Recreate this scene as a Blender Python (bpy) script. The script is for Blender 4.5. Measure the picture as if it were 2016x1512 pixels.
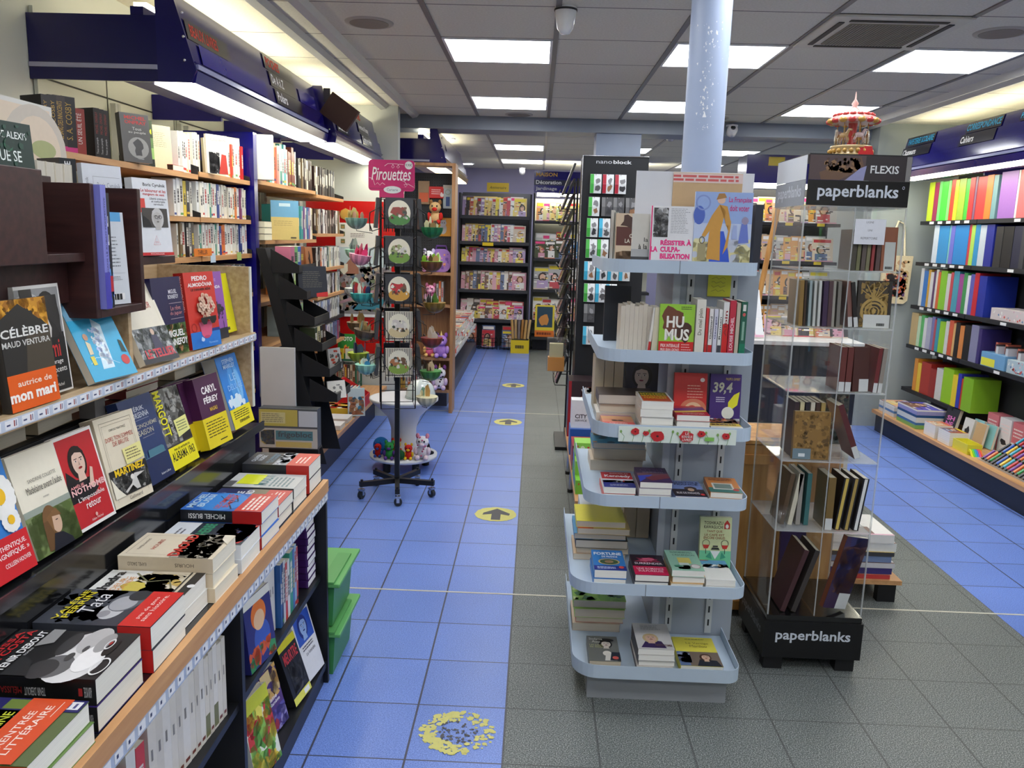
import bpy, bmesh, math, random
from mathutils import Vector, Matrix
for _o in list(bpy.data.objects): bpy.data.objects.remove(_o, do_unlink=True)
SC = bpy.context.scene; COL = SC.collection
PI = math.pi
RND = random.Random(11)
V = Vector

# ------------------------------------------------------------------ camera
_cr = V((0.99925, 0.02517, 0.0)); _p = math.radians(10.3564); _yw = math.radians(-1.4421); _rl = math.radians(1.6807)
_F = V((math.sin(_yw)*math.cos(_p), math.cos(_yw)*math.cos(_p), -math.sin(_p)))
_R = V((math.cos(_yw), -math.sin(_yw), 0)); _U = _R.cross(_F)
_R2 = math.cos(_rl)*_R + math.sin(_rl)*_U; _U2 = math.cos(_rl)*_U - math.sin(_rl)*_R
cam_d = bpy.data.cameras.new('camera'); cam = bpy.data.objects.new('camera', cam_d); COL.objects.link(cam)
cam_d.sensor_fit = 'HORIZONTAL'; cam_d.sensor_width = 36; cam_d.lens = 1609.64*36/2016
cam_d.clip_start = 0.05
_m = Matrix.Identity(4)
for i in range(3):
    _m[i][0] = _R2[i]; _m[i][1] = _U2[i]; _m[i][2] = -_F[i]
_m[0][3], _m[1][3], _m[2][3] = 0.0523, -3.4504, 1.5933
cam.matrix_world = _m
SC.camera = cam

# ------------------------------------------------------------------ world, exposure
w = bpy.data.worlds.new('world'); SC.world = w; w.use_nodes = True
w.node_tree.nodes['Background'].inputs[0].default_value = (0.75, 0.8, 0.9, 1)
w.node_tree.nodes['Background'].inputs[1].default_value = 0.25
SC.view_settings.view_transform = 'Standard'
SC.view_settings.look = 'None'
SC.view_settings.gamma = 1.0
SC.view_settings.use_curve_mapping = False
SC.view_settings.exposure = 0.9
PANEL_STRENGTH = 7.0      # ceiling led panels
TUBE_STRENGTH = 7.0       # light boxes under the blue canopies

# ------------------------------------------------------------------ materials
def lin(c):
    return tuple(((x/255)/12.92 if x/255 <= 0.04045 else ((x/255+0.055)/1.055)**2.4) for x in c[:3]) + (1.0,)
MATS = {}
def mk(name):
    m = bpy.data.materials.new(name); m.use_nodes = True; MATS[name] = m
    nt = m.node_tree; b = nt.nodes['Principled BSDF']
    return m, nt, b
def nd(nt, t, **kw):
    n = nt.nodes.new(t)
    for k, v in kw.items(): setattr(n, k, v)
    return n
def math_node(nt, op, a, b=None, clamp=False):
    n = nt.nodes.new('ShaderNodeMath'); n.operation = op; n.use_clamp = clamp
    for i, x in enumerate((a, b)):
        if x is None: continue
        if isinstance(x, (int, float)): n.inputs[i].default_value = x
        else: nt.links.new(x, n.inputs[i])
    return n.outputs[0]
def mixc(nt, f, a, b, mode='MIX'):
    n = nt.nodes.new('ShaderNodeMix'); n.data_type = 'RGBA'; n.blend_type = mode
    if isinstance(f, (int, float)): n.inputs[0].default_value = f
    else: nt.links.new(f, n.inputs[0])
    for i, x in ((6, a), (7, b)):
        if isinstance(x, tuple): n.inputs[i].default_value = x
        else: nt.links.new(x, n.inputs[i])
    return n.outputs[2]
def attr_mat(name, rough, spec=0.5, noise=0.0, scale=(30, 30, 30), metallic=0.0, coat=0.0, trans=0.0):
    """printed / painted surface: the colour of the thing comes from its mesh, with a little procedural grain"""
    m, nt, b = mk(name)
    a = nd(nt, 'ShaderNodeAttribute', attribute_name='Col')
    out = a.outputs['Color']
    tc = nd(nt, 'ShaderNodeTexCoord'); mp = nd(nt, 'ShaderNodeMapping'); mp.inputs['Scale'].default_value = scale
    nt.links.new(tc.outputs['Object'], mp.inputs['Vector'])
    nz = nd(nt, 'ShaderNodeTexNoise'); nz.inputs['Scale'].default_value = 1.0; nz.inputs['Detail'].default_value = 3
    nt.links.new(mp.outputs[0], nz.inputs['Vector'])
    if noise:
        f = math_node(nt, 'MULTIPLY_ADD', nz.outputs[0], noise*2); f.node.inputs[2].default_value = 1-noise
        out = mixc(nt, 1.0, out, f, 'MULTIPLY')
    nt.links.new(out, b.inputs['Base Color'])
    b.inputs['Roughness'].default_value = rough; b.inputs['Specular IOR Level'].default_value = spec
    b.inputs['Metallic'].default_value = metallic; b.inputs['Coat Weight'].default_value = coat
    b.inputs['Coat Roughness'].default_value = 0.12
    return m
attr_mat('print', 0.38, 0.5, 0.05, (60, 60, 60))
attr_mat('gloss', 0.16, 0.5, 0.05, (25, 25, 25), coat=0.3)
attr_mat('matte', 0.6, 0.4, 0.08, (40, 40, 40))
attr_mat('pages', 0.8, 0.2, 0.14, (3, 420, 3))
attr_mat('pages_flat', 0.8, 0.2, 0.12, (3, 420, 3))
attr_mat('plush', 0.95, 0.1, 0.35, (160, 160, 160))
attr_mat('metal', 0.25, 0.5, 0.05, (40, 40, 40), metallic=1.0)
attr_mat('paint', 0.42, 0.4, 0.06, (9, 9, 9))
attr_mat('wall', 0.75, 0.3, 0.05, (5, 5, 5))
def wood_mat(name, c1, c2, scale, rough=0.45):
    m, nt, b = mk(name)
    tc = nd(nt, 'ShaderNodeTexCoord'); mp = nd(nt, 'ShaderNodeMapping'); mp.inputs['Scale'].default_value = scale
    nt.links.new(tc.outputs['Object'], mp.inputs['Vector'])
    nz = nd(nt, 'ShaderNodeTexNoise'); nz.inputs['Scale'].default_value = 1; nz.inputs['Detail'].default_value = 6
    nt.links.new(mp.outputs[0], nz.inputs['Vector'])
    r = nd(nt, 'ShaderNodeValToRGB'); r.color_ramp.elements[0].position = .35; r.color_ramp.elements[1].position = .7
    r.color_ramp.elements[0].color = lin(c1); r.color_ramp.elements[1].color = lin(c2)
    nt.links.new(nz.outputs[0], r.inputs[0]); nt.links.new(r.outputs[0], b.inputs['Base Color'])
    b.inputs['Roughness'].default_value = rough
    return m
wood_mat('beech', (188, 138, 90), (208, 160, 110), (40, 3, 40))
wood_mat('oak', (176, 148, 112), (204, 180, 144), (60, 4, 60))
wood_mat('pine', (176, 122, 62), (214, 164, 96), (30, 30, 3))
wood_mat('case_wood', (150, 108, 72), (178, 134, 94), (40, 40, 4))
wood_mat('wenge', (48, 24, 24), (66, 36, 34), (6, 60, 60), 0.42)
def emis(name, col, s):
    m, nt, b = mk(name)
    b.inputs['Base Color'].default_value = lin(col)
    b.inputs['Emission Color'].default_value = lin(col); b.inputs['Emission Strength'].default_value = s
emis('led', (250, 252, 255), PANEL_STRENGTH)
emis('tube', (255, 250, 226), TUBE_STRENGTH)
emis('uplight', (255, 246, 214), 9.0)
emis('tube_warm', (255, 226, 170), TUBE_STRENGTH)
emis('spot', (250, 244, 255), 14.0)
def acrylic(name, tint, glossy_ior=1.45, rough=0.02, dens=0.06):
    """clear sheet: fresnel mirror over see-through, with a slight body tint"""
    m, nt, b = mk(name)
    o = nt.nodes['Material Output']
    SC.cycles.transparent_max_bounces = 48
    tr = nd(nt, 'ShaderNodeBsdfTransparent'); tr.inputs[0].default_value = tint
    gl = nd(nt, 'ShaderNodeBsdfGlossy'); gl.inputs['Roughness'].default_value = rough
    df = nd(nt, 'ShaderNodeBsdfDiffuse'); df.inputs[0].default_value = (.8, .82, .83, 1)
    lw = nd(nt, 'ShaderNodeLayerWeight'); fr = math_node(nt, 'MULTIPLY_ADD', math_node(nt, 'POWER', lw.outputs['Facing'], 5.0), .5); fr.node.inputs[2].default_value = .02
    m1 = nd(nt, 'ShaderNodeMixShader'); m1.inputs[0].default_value = dens
    nt.links.new(tr.outputs[0], m1.inputs[1]); nt.links.new(df.outputs[0], m1.inputs[2])
    m2 = nd(nt, 'ShaderNodeMixShader'); nt.links.new(fr, m2.inputs[0])
    nt.links.new(m1.outputs[0], m2.inputs[1]); nt.links.new(gl.outputs[0], m2.inputs[2])
    nt.links.new(m2.outputs[0], o.inputs[0]); nt.nodes.remove(b)
acrylic('acrylic', (.985, .987, .985, 1), dens=0.012)
acrylic('acrylic_edge', (.92, .93, .925, 1), dens=0.3)
acrylic('cellophane', (.96, .96, .97, 1), rough=.12, dens=0.05)

# floor: 30 cm tiles, blue aisles either side of a speckled grey band
m, nt, b = mk('floor_tiles')
g = nd(nt, 'ShaderNodeNewGeometry'); sx = nd(nt, 'ShaderNodeSeparateXYZ'); nt.links.new(g.outputs['Position'], sx.inputs[0])
X, Y = sx.outputs[0], sx.outputs[1]
is_r = math_node(nt, 'GREATER_THAN', X, 2.138)
xs_ = math_node(nt, 'SUBTRACT', X, math_node(nt, 'MULTIPLY', is_r, 0.038))
def grout(v, wd):
    f = math_node(nt, 'FRACT', math_node(nt, 'ADD', math_node(nt, 'DIVIDE', v, 0.3), 200.5))
    return math_node(nt, 'LESS_THAN', math_node(nt, 'ABSOLUTE', math_node(nt, 'SUBTRACT', f, .5)), wd/0.3)
gx = grout(xs_, .0034); gy = grout(Y, .0026)
gr = math_node(nt, 'MAXIMUM', gx, gy)
grey = math_node(nt, 'MULTIPLY', math_node(nt, 'GREATER_THAN', X, 0.0), math_node(nt, 'LESS_THAN', X, 2.138))
sp = nd(nt, 'ShaderNodeTexNoise'); sp.inputs['Scale'].default_value = 260; sp.inputs['Detail'].default_value = 3
nt.links.new(g.outputs['Position'], sp.inputs['Vector'])
big = nd(nt, 'ShaderNodeTexNoise'); big.inputs['Scale'].default_value = 2.3; big.inputs['Detail'].default_value = 4
nt.links.new(g.outputs['Position'], big.inputs['Vector'])
wn = nd(nt, 'ShaderNodeTexWhiteNoise'); cmb = nd(nt, 'ShaderNodeCombineXYZ')
nt.links.new(math_node(nt, 'FLOOR', math_node(nt, 'DIVIDE', xs_, .3)), cmb.inputs[0]); nt.links.new(math_node(nt, 'FLOOR', math_node(nt, 'DIVIDE', Y, .3)), cmb.inputs[1])
nt.links.new(cmb.outputs[0], wn.inputs[0])
def ramp(nt, f, stops):
    r = nd(nt, 'ShaderNodeValToRGB'); e = r.color_ramp.elements
    while len(e) < len(stops): e.new(.5)
    for q, (p_, c) in zip(e, stops): q.position = p_; q.color = lin(c)
    nt.links.new(f, r.inputs[0]); return r.outputs[0]
blue = ramp(nt, sp.outputs[0], [(.3, (80, 106, 180)), (.5, (104, 135, 214)), (.72, (142, 170, 234))])
gcol = ramp(nt, sp.outputs[0], [(.3, (42, 46, 46)), (.5, (90, 97, 96)), (.66, (164, 168, 165))])
tint = math_node(nt, 'MULTIPLY_ADD', wn.outputs[0], .10); tint.node.inputs[2].default_value = .95
wear = math_node(nt, 'MULTIPLY_ADD', big.outputs[0], .3); wear.node.inputs[2].default_value = .85
blue = mixc(nt, 1.0, mixc(nt, 1.0, blue, tint, 'MULTIPLY'), wear, 'MULTIPLY')
col = mixc(nt, grey, blue, gcol)
gcolr = mixc(nt, grey, lin((58, 62, 84)), lin((46, 47, 48)))
gf = math_node(nt, 'MULTIPLY', gr, math_node(nt, 'SUBTRACT', 1.0, math_node(nt, 'MULTIPLY', grey, .35)))
col = mixc(nt, gf, col, gcolr)
nt.links.new(col, b.inputs['Base Color'])
ro = math_node(nt, 'MULTIPLY_ADD', big.outputs[0], .25); ro.node.inputs[2].default_value = .22
ro = math_node(nt, 'ADD', ro, math_node(nt, 'MULTIPLY', grey, .12))
nt.links.new(ro, b.inputs['Roughness'])
bp = nd(nt, 'ShaderNodeBump'); bp.inputs['Strength'].default_value = .25; bp.inputs['Distance'].default_value = .002
nt.links.new(math_node(nt, 'SUBTRACT', math_node(nt, 'MULTIPLY', sp.outputs[0], .25), gr), bp.inputs['Height'])
nt.links.new(bp.outputs[0], b.inputs['Normal'])

# suspended ceiling: pale tiles with thin dark cross joints
CGX, CGY, CP = -0.498, 0.452, 0.612
m, nt, b = mk('ceiling_tiles')
g = nd(nt, 'ShaderNodeNewGeometry'); sx = nd(nt, 'ShaderNodeSeparateXYZ'); nt.links.new(g.outputs['Position'], sx.inputs[0])
f = math_node(nt, 'FRACT', math_node(nt, 'ADD', math_node(nt, 'DIVIDE', math_node(nt, 'SUBTRACT', sx.outputs[1], CGY), CP), 100.5))
j = math_node(nt, 'LESS_THAN', math_node(nt, 'ABSOLUTE', math_node(nt, 'SUBTRACT', f, .5)), .0075)
nz = nd(nt, 'ShaderNodeTexNoise'); nz.inputs['Scale'].default_value = 90; nz.inputs['Detail'].default_value = 4
nt.links.new(g.outputs['Position'], nz.inputs['Vector'])
c = ramp(nt, nz.outputs[0], [(.35, (214, 210, 194)), (.65, (224, 220, 206))])
nt.links.new(mixc(nt, j, c, lin((92, 88, 84))), b.inputs['Base Color']); b.inputs['Roughness'].default_value = .9

# ------------------------------------------------------------------ mesh builder
_tc = {}
def text_mesh(s, bold=0.0, shear=0.0):
    """flat letter outlines scaled to a unit box (cached)"""
    k = (s, bold, shear)
    if k in _tc: return _tc[k]
    cu = bpy.data.curves.new('letters', 'FONT'); cu.body = s; cu.size = 1; cu.offset = bold; cu.shear = shear
    cu.resolution_u = 2; cu.fill_mode = 'FRONT'
    o = bpy.data.objects.new('letters', cu); me = bpy.data.meshes.new_from_object(o)
    vs = [v.co.copy() for v in me.vertices]; fs = [list(p.vertices) for p in me.polygons]
    bpy.data.objects.remove(o); bpy.data.curves.remove(cu); bpy.data.meshes.remove(me)
    if vs:
        x0 = min(v.x for v in vs); x1 = max(v.x for v in vs); y0 = min(v.y for v in vs); y1 = max(v.y for v in vs)
        vs = [((v.x-x0)/max(1e-6, x1-x0), (v.y-y0)/max(1e-6, y1-y0)) for v in vs]
    _tc[k] = (vs, fs); return _tc[k]

class MB:
    def __init__(s): s.v = []; s.f = []; s.c = []; s.M = None; s.sm = set()
    def add(s, vs, fs, col, smooth=False):
        n = len(s.v)
        if s.M is not None: vs = [s.M @ V(v) for v in vs]
        s.v += [tuple(v) for v in vs]
        for q in fs:
            if smooth: s.sm.add(len(s.f))
            s.f.append([n+i for i in q]); s.c.append(col)
        return s
    def box(s, x0, y0, z0, x1, y1, z1, col, cols=None):
        """cols: colours for (-x,+x,-y,+y,-z,+z)"""
        vs = [(x0, y0, z0), (x1, y0, z0), (x1, y1, z0), (x0, y1, z0), (x0, y0, z1), (x1, y0, z1), (x1, y1, z1), (x0, y1, z1)]
        fs = [(0, 4, 7, 3), (1, 2, 6, 5), (0, 1, 5, 4), (2, 3, 7, 6), (0, 3, 2, 1), (4, 5, 6, 7)]
        if cols:
            for q, c in zip(fs, cols): s.add(vs, [q], c)
        else: s.add(vs, fs, col)
        return s
    def quad(s, a, b, c, d, col): return s.add([a, b, c, d], [(0, 1, 2, 3)], col)
    def prism(s, pts, axis, a0, a1, col, capcol=None, smooth=False):
        """pts: 2-D outline in the two other axes (cyclic order y,z / z,x / x,y); extruded along axis"""
        n = len(pts)
        def P(p, a): return {'x': (a, p[0], p[1]), 'y': (p[1], a, p[0]), 'z': (p[0], p[1], a)}[axis]
        vs = [P(p, a0) for p in pts] + [P(p, a1) for p in pts]
        s.add(vs, [(i, (i+1) % n, n+(i+1) % n, n+i) for i in range(n)], col, smooth)
        s.add(vs, [tuple(range(n-1, -1, -1)), tuple(range(n, 2*n))], capcol or col)
        return s
    def tube(s, pts, r, col, n=8, caps=True, closed=False):
        pts = [V(p) for p in pts]; rings = []; m_ = len(pts)
        for i, p in enumerate(pts):
            if closed: t = pts[(i+1) % m_]-pts[i-1]
            else: t = pts[min(i+1, m_-1)]-pts[max(i-1, 0)]
            t.normalize(); u = t.cross(V((0, 0, 1)))
            if u.length < .05: u = t.cross(V((0, 1, 0)))
            u.normalize(); w_ = t.cross(u)
            rr = r[i] if isinstance(r, (list, tuple)) else r
            rings.append([p+rr*(math.cos(2*PI*k/n)*u+math.sin(2*PI*k/n)*w_) for k in range(n)])
        vs = [q for rg in rings for q in rg]; fs = []
        for i in range(m_ if closed else m_-1):
            a = i*n; b_ = ((i+1) % m_)*n
            fs += [(a+k, a+(k+1) % n, b_+(k+1) % n, b_+k) for k in range(n)]
        s.add(vs, fs, col, True)
        if caps and not closed: s.add(vs, [tuple(range(n-1, -1, -1)), tuple(range((m_-1)*n, m_*n))], col)
        return s
    def lathe(s, prof, col, n=24, cx=0, cy=0, cz=0, sx=1, sy=1):
        """prof: (radius, z) pairs bottom to top"""
        vs = []; fs = []; m_ = len(prof)
        for r, z in prof: vs += [(cx+sx*r*math.cos(2*PI*k/n), cy+sy*r*math.sin(2*PI*k/n), cz+z) for k in range(n)]
        for i in range(m_-1): fs += [(i*n+k, i*n+(k+1) % n, (i+1)*n+(k+1) % n, (i+1)*n+k) for k in range(n)]
        s.add(vs, fs, col, True)
        if prof[0][0] > 1e-5: s.add(vs, [tuple(range(n-1, -1, -1))], col)
        if prof[-1][0] > 1e-5: s.add(vs, [tuple(range((m_-1)*n, m_*n))], col)
        return s
    def ball(s, c, r, col, n=14, m_=8):
        if isinstance(r, (int, float)): r = (r, r, r)
        vs = [(c[0], c[1], c[2]-r[2])]; fs = []
        for i in range(1, m_):
            t = PI*i/m_
            vs += [(c[0]+r[0]*math.sin(t)*math.cos(2*PI*k/n), c[1]+r[1]*math.sin(t)*math.sin(2*PI*k/n), c[2]-r[2]*math.cos(t)) for k in range(n)]
        vs.append((c[0], c[1], c[2]+r[2])); L = len(vs)-1
        for k in range(n):
            fs.append((0, 1+(k+1) % n, 1+k)); fs.append((L, L-n+k, L-n+(k+1) % n))
        for i in range(m_-2):
            a = 1+i*n; b_ = a+n
            fs += [(a+k, a+(k+1) % n, b_+(k+1) % n, b_+k) for k in range(n)]
        return s.add(vs, fs, col, True)
    def build(s, name, mat='print', parent=None, bevel=0.0):
        me = bpy.data.meshes.new(name); me.from_pydata(s.v, [], s.f)
        at = me.color_attributes.new('Col', 'FLOAT_COLOR', 'CORNER'); cols = []
        lc = {}
        for q, c in zip(s.f, s.c):
            if c not in lc: lc[c] = lin(c)
            cols += list(lc[c])*len(q)
        at.data.foreach_set('color', cols)
        if s.sm: me.polygons.foreach_set('use_smooth', [i in s.sm for i in range(len(s.f))])
        me.materials.append(MATS[mat]); me.update()
        o = bpy.data.objects.new(name, me); COL.objects.link(o)
        if parent is not None: o.parent = parent
        if bevel:
            bv = o.modifiers.new('bevel', 'BEVEL'); bv.width = bevel; bv.segments = 2; bv.limit_method = 'ANGLE'
        return o
def tag(o, label, cat, group=None, kind=None):
    if label: o['label'] = label
    if cat: o['category'] = cat
    if group: o['group'] = group
    if kind: o['kind'] = kind
    return o
def thing(name, label, cat, loc=(0, 0, 0), rz=0.0, group=None):
    o = bpy.data.objects.new(name, None); COL.objects.link(o); o.empty_display_size = .05
    o.location = loc; o.rotation_euler = (0, 0, rz)
    return tag(o, label, cat, group)
def struct(o): o['kind'] = 'structure'; return o
def copy_tree(o, parent=None):
    c = o.copy(); COL.objects.link(c)
    if parent is not None: c.parent = parent
    for ch in list(o.children): copy_tree(ch, c)
    return c
def mat3(ux, uy, uz, o):
    m_ = Matrix.Identity(4)
    for i in range(3): m_[i][0] = ux[i]; m_[i][1] = uy[i]; m_[i][2] = uz[i]; m_[i][3] = o[i]
    return m_

# ------------------------------------------------------------------ flat artwork on a surface
class Art:
    """shapes laid on a rectangle (O, U, W) with outward normal N; u,v run 0..1"""
    def __init__(s, O, U, W, lift=0.0003, step=0.00012):
        s.O, s.U, s.W = V(O), V(U), V(W); s.N = s.U.cross(s.W).normalized()
        s.k = lift; s.step = step; s.parts = {}; s.cur = 'cover_print'; s.ar = s.U.length/s.W.length; s.ox = None
    def part(s, n): s.cur = n; return s
    def P(s, u, v): return s.O + s.U*u + s.W*v + s.N*s.k
    def _put(s, vs, fs, col):
        s.parts.setdefault(s.cur, MB()).add(vs, fs, col); s.k += s.step; return s
    def rect(s, u0, v0, u1, v1, col): return s._put([s.P(u0, v0), s.P(u1, v0), s.P(u1, v1), s.P(u0, v1)], [(0, 1, 2, 3)], col)
    def poly(s, pts, col): return s._put([s.P(*p) for p in pts], [tuple(range(len(pts)))], col)
    def ell(s, cu, cv, ru, rv, col, n=22, rot=0.0, a0=0, a1=2*PI):
        pts = []
        for i in range(n):
            a = a0+(a1-a0)*i/(n if a1-a0 > 6.2 else n-1); x, y = ru*math.cos(a), rv*math.sin(a)*1.0
            pts.append((cu+x*math.cos(rot)-y*math.sin(rot)/max(.001, 1), cv+x*math.sin(rot)+y*math.cos(rot)))
        return s.poly(pts, col)
    def blob(s, cu, cv, ru, rv, col, seed=0, n=16, rough=.25):
        r = random.Random(seed); pts = []
        for i in range(n):
            a = 2*PI*i/n; q = 1+rough*(r.random()*2-1); pts.append((cu+ru*q*math.cos(a), cv+rv*q*math.sin(a)))
        return s.poly(pts, col)
    def ring(s, cu, cv, ru, rv, t, col, n=28):
        vs = []
        for i in range(n):
            a = 2*PI*i/n; vs += [s.P(cu+ru*math.cos(a), cv+rv*math.sin(a)), s.P(cu+ru*(1-t)*math.cos(a), cv+rv*(1-t)*math.sin(a))]
        return s._put(vs, [(2*i, 2*((i+1) % n), 2*((i+1) % n)+1, 2*i+1) for i in range(n)], col)
    def stroke(s, pts, wd, col):
        """a line of constant width (in v units)"""
        q = [V((p[0]*s.ar, p[1], 0)) for p in pts]; vs = []; n = len(q)
        for i in range(n):
            t = (q[min(i+1, n-1)]-q[max(i-1, 0)]).normalized(); nn = V((-t.y, t.x, 0))*wd/2
            for e in (q[i]+nn, q[i]-nn): vs.append(s.P(e.x/s.ar, e.y))
        return s._put(vs, [(2*i, 2*i+1, 2*i+3, 2*i+2) for i in range(n-1)], col)
    def text(s, t, u0, v0, u1, v1, col, bold=0.02, shear=0.0, part='title'):
        vs, fs = text_mesh(t, bold, shear)
        if not vs: return s
        ls = t.split('\n'); n = len(ls)
        if n > 1:
            h = (v1-v0)/(n-.2); ws = [len(l) for l in ls]; mw = max(ws)
            for i, l in enumerate(ls):
                k = (ws[i]/mw)**.8; cu = (u0+u1)/2; s.text(l, cu-(u1-u0)*k/2, v1-h*i-h*.8, cu+(u1-u0)*k/2, v1-h*i, col, bold, shear, part)
            return s
        c = s.cur; s.cur = (part, len(s.parts))
        s._put([s.P(u0+(u1-u0)*x, v0+(v1-v0)*y) for x, y in vs], fs, col); s.cur = c; return s
    def vtext(s, t, u0, v0, u1, v1, col, bold=0.02, up=True, part='title'):
        """text running up (or down) the surface"""
        vs, fs = text_mesh(t, bold, 0)
        c = s.cur; s.cur = (part, len(s.parts))
        if up: q = [s.P(u1-(u1-u0)*y, v0+(v1-v0)*x) for x, y in vs]
        else: q = [s.P(u0+(u1-u0)*y, v1-(v1-v0)*x) for x, y in vs]
        s._put(q, fs, col); s.cur = c; return s
    def lines(s, u0, v0, u1, v1, n, col, seed=1, fill=.4):
        """rows of small print too fine to read"""
        r = random.Random(seed); h = (v1-v0)/n; vs = []; fs = []
        for i in range(n):
            a, b_ = v0+h*(i+.5-fill/2), v0+h*(i+.5+fill/2); u = u0; e = u1-(u1-u0)*.25*r.random()
            while u < e:
                q = min(e, u+(u1-u0)*(.08+.12*r.random())); k = len(vs)
                vs += [s.P(u, a), s.P(q, a), s.P(q, b_), s.P(u, b_)]; fs.append((k, k+1, k+2, k+3)); u = q+(u1-u0)*.025
        return s._put(vs, fs, col)
    def speck(s, u0, v0, u1, v1, n, cols, seed=1, size=.03):
        """a field of small irregular marks (foliage, crowd, pattern)"""
        r = random.Random(seed)
        by = {}
        for i in range(n):
            c = cols[r.randrange(len(cols))]; cu, cv = u0+(u1-u0)*r.random(), v0+(v1-v0)*r.random(); q = size*(.5+r.random()); a0 = r.random()*6
            vs, fs = by.setdefault(c, ([], [])); k = len(vs)
            for j_ in range(5):
                a = a0+2*PI*j_/5; rr = q*(.6+.6*r.random())
                vs.append(s.P(min(u1, max(u0, cu+rr*math.cos(a)/max(s.ar, .3))), min(v1, max(v0, cv+rr*math.sin(a)))))
            fs.append(tuple(range(k, k+5)))
        for c, (vs, fs) in by.items(): s._put(vs, fs, c)
        return s
    def face(s, cu, cv, r, skin, hair, turn=0.0, lips=(150, 50, 50), long=1.0, dark=(40, 30, 30)):
        """a head and face as printed on a cover"""
        a = s.ar; x = lambda d: d/a
        s.ell(cu-x(.02*turn), cv-.1*r*long, x(1.12*r), 1.35*r*(.75+.25*long), hair)
        s.poly([(cu-x(.35*r), cv-.7*r), (cu+x(.35*r), cv-.7*r), (cu+x(.5*r), cv-1.6*r), (cu-x(.5*r), cv-1.6*r)], skin)
        s.ell(cu+x(turn*.12*r), cv-.12*r, x(.78*r), 1.02*r, skin)
        s.poly([(cu-x(.95*r), cv+.1*r), (cu-x(.9*r), cv+.8*r), (cu-x(.3*r), cv+1.18*r), (cu+x(.5*r), cv+1.12*r), (cu+x(.95*r), cv+.6*r), (cu+x(.92*r), cv+.05*r), (cu+x(.62*r), cv+.55*r), (cu-x(.1*r), cv+.72*r), (cu-x(.65*r), cv+.5*r)], hair)
        for e in (-.33, .33):
            ex = cu+x((e+.16*turn)*r)
            s.ell(ex, cv+.02*r, x(.14*r), .07*r, (235, 230, 225)); s.ell(ex, cv+.02*r, x(.07*r), .07*r, dark)
            s.rect(ex-x(.2*r), cv+.17*r, ex+x(.2*r), cv+.23*r, dark)
        s.poly([(cu+x(.16*turn*r), cv), (cu+x((.16*turn+.1)*r), cv-.34*r), (cu+x((.16*turn-.08)*r), cv-.34*r)], tuple(int(k*.82) for k in skin))
        s.ell(cu+x(.16*turn*r), cv-.56*r, x(.24*r), .09*r, lips)
        return s
    def done(s, parent, mats=None):
        for n, mb in s.parts.items():
            n = n if isinstance(n, str) else n[0]; mb.build(n, (mats or {}).get(n, 'print'), parent)

# ------------------------------------------------------------------ words for labels
ORD = ['first', 'second', 'third', 'fourth', 'fifth', 'sixth', 'seventh', 'eighth', 'ninth', 'tenth', 'eleventh', 'twelfth', 'thirteenth', 'fourteenth', 'fifteenth', 'sixteenth', 'seventeenth', 'eighteenth', 'nineteenth', 'twentieth',
       'twenty-first', 'twenty-second', 'twenty-third', 'twenty-fourth', 'twenty-fifth', 'twenty-sixth', 'twenty-seventh', 'twenty-eighth', 'twenty-ninth', 'thirtieth', 'thirty-first', 'thirty-second', 'thirty-third', 'thirty-fourth', 'thirty-fifth', 'thirty-sixth']
CN = [('white', (235, 235, 232)), ('cream', (225, 214, 186)), ('grey', (140, 140, 142)), ('black', (30, 30, 34)), ('red', (190, 40, 40)), ('orange', (225, 120, 40)), ('yellow', (230, 210, 60)), ('lime', (160, 205, 60)), ('green', (50, 130, 70)),
      ('teal', (40, 140, 140)), ('sky blue', (90, 170, 215)), ('blue', (40, 70, 160)), ('navy', (30, 34, 80)), ('purple', (110, 60, 140)), ('pink', (225, 110, 150)), ('brown', (110, 70, 45)), ('tan', (190, 150, 105)), ('maroon', (110, 35, 45))]
def cname(c): return min(CN, key=lambda k: sum((a-b)**2 for a, b in zip(k[1], c)))[0]
# ================================================================== the room
NAVY = (22, 16, 104); NAVY2 = (30, 24, 140); BLK = (22, 23, 27); BLK2 = (30, 31, 36); LGREY = (196, 203, 214); WGREY = (150, 154, 158)
struct(MB().box(-2.1, -5.2, -.1, 3.75, 9.9, 0, (90, 100, 190)).build('floor', 'floor_tiles'))
struct(MB().box(-2.1, -5.2, 2.6, 3.75, 9.9, 2.7, (180, 178, 172)).build('ceiling', 'ceiling_tiles'))
struct(MB().box(-2.1, -5.2, 0, -1.92, 3.6, 2.6, (205, 208, 200)).build('wall_left', 'wall'))
struct(MB().box(-1.92, 3.5, 0, -1.12, 3.6, 2.6, (190, 194, 190)).build('wall_partition', 'wall'))
struct(MB().box(-2.1, 3.6, 0, -1.92, 9.7, 2.6, (150, 150, 170)).build('wall_back_left', 'wall'))
struct(MB().box(3.56, -5.2, 0, 3.75, 9.7, 2.6, (176, 184, 178)).build('wall_right', 'wall'))
struct(MB().box(2.9, 3.78, 0, 3.56, 3.95, 2.6, (158, 166, 166)).build('wall_corner', 'wall'))
struct(MB().box(-2.1, 9.7, 0, 3.75, 9.9, 2.6, (150, 148, 178)).build('wall_back', 'wall'))
struct(MB().box(-2.1, -5.2, 0, 3.75, -5.0, 2.6, (200, 196, 186)).build('wall_front', 'wall'))
# the beam across the shop and the pier under it
struct(MB().box(-1.92, 3.95, 2.485, 2.9, 4.3, 2.6, (132, 140, 152)).build('trim_1', 'paint'))
struct(MB().box(.54, 3.98, 0, .93, 4.28, 2.485, (138, 150, 170)).build('trim_2', 'paint'))
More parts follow.
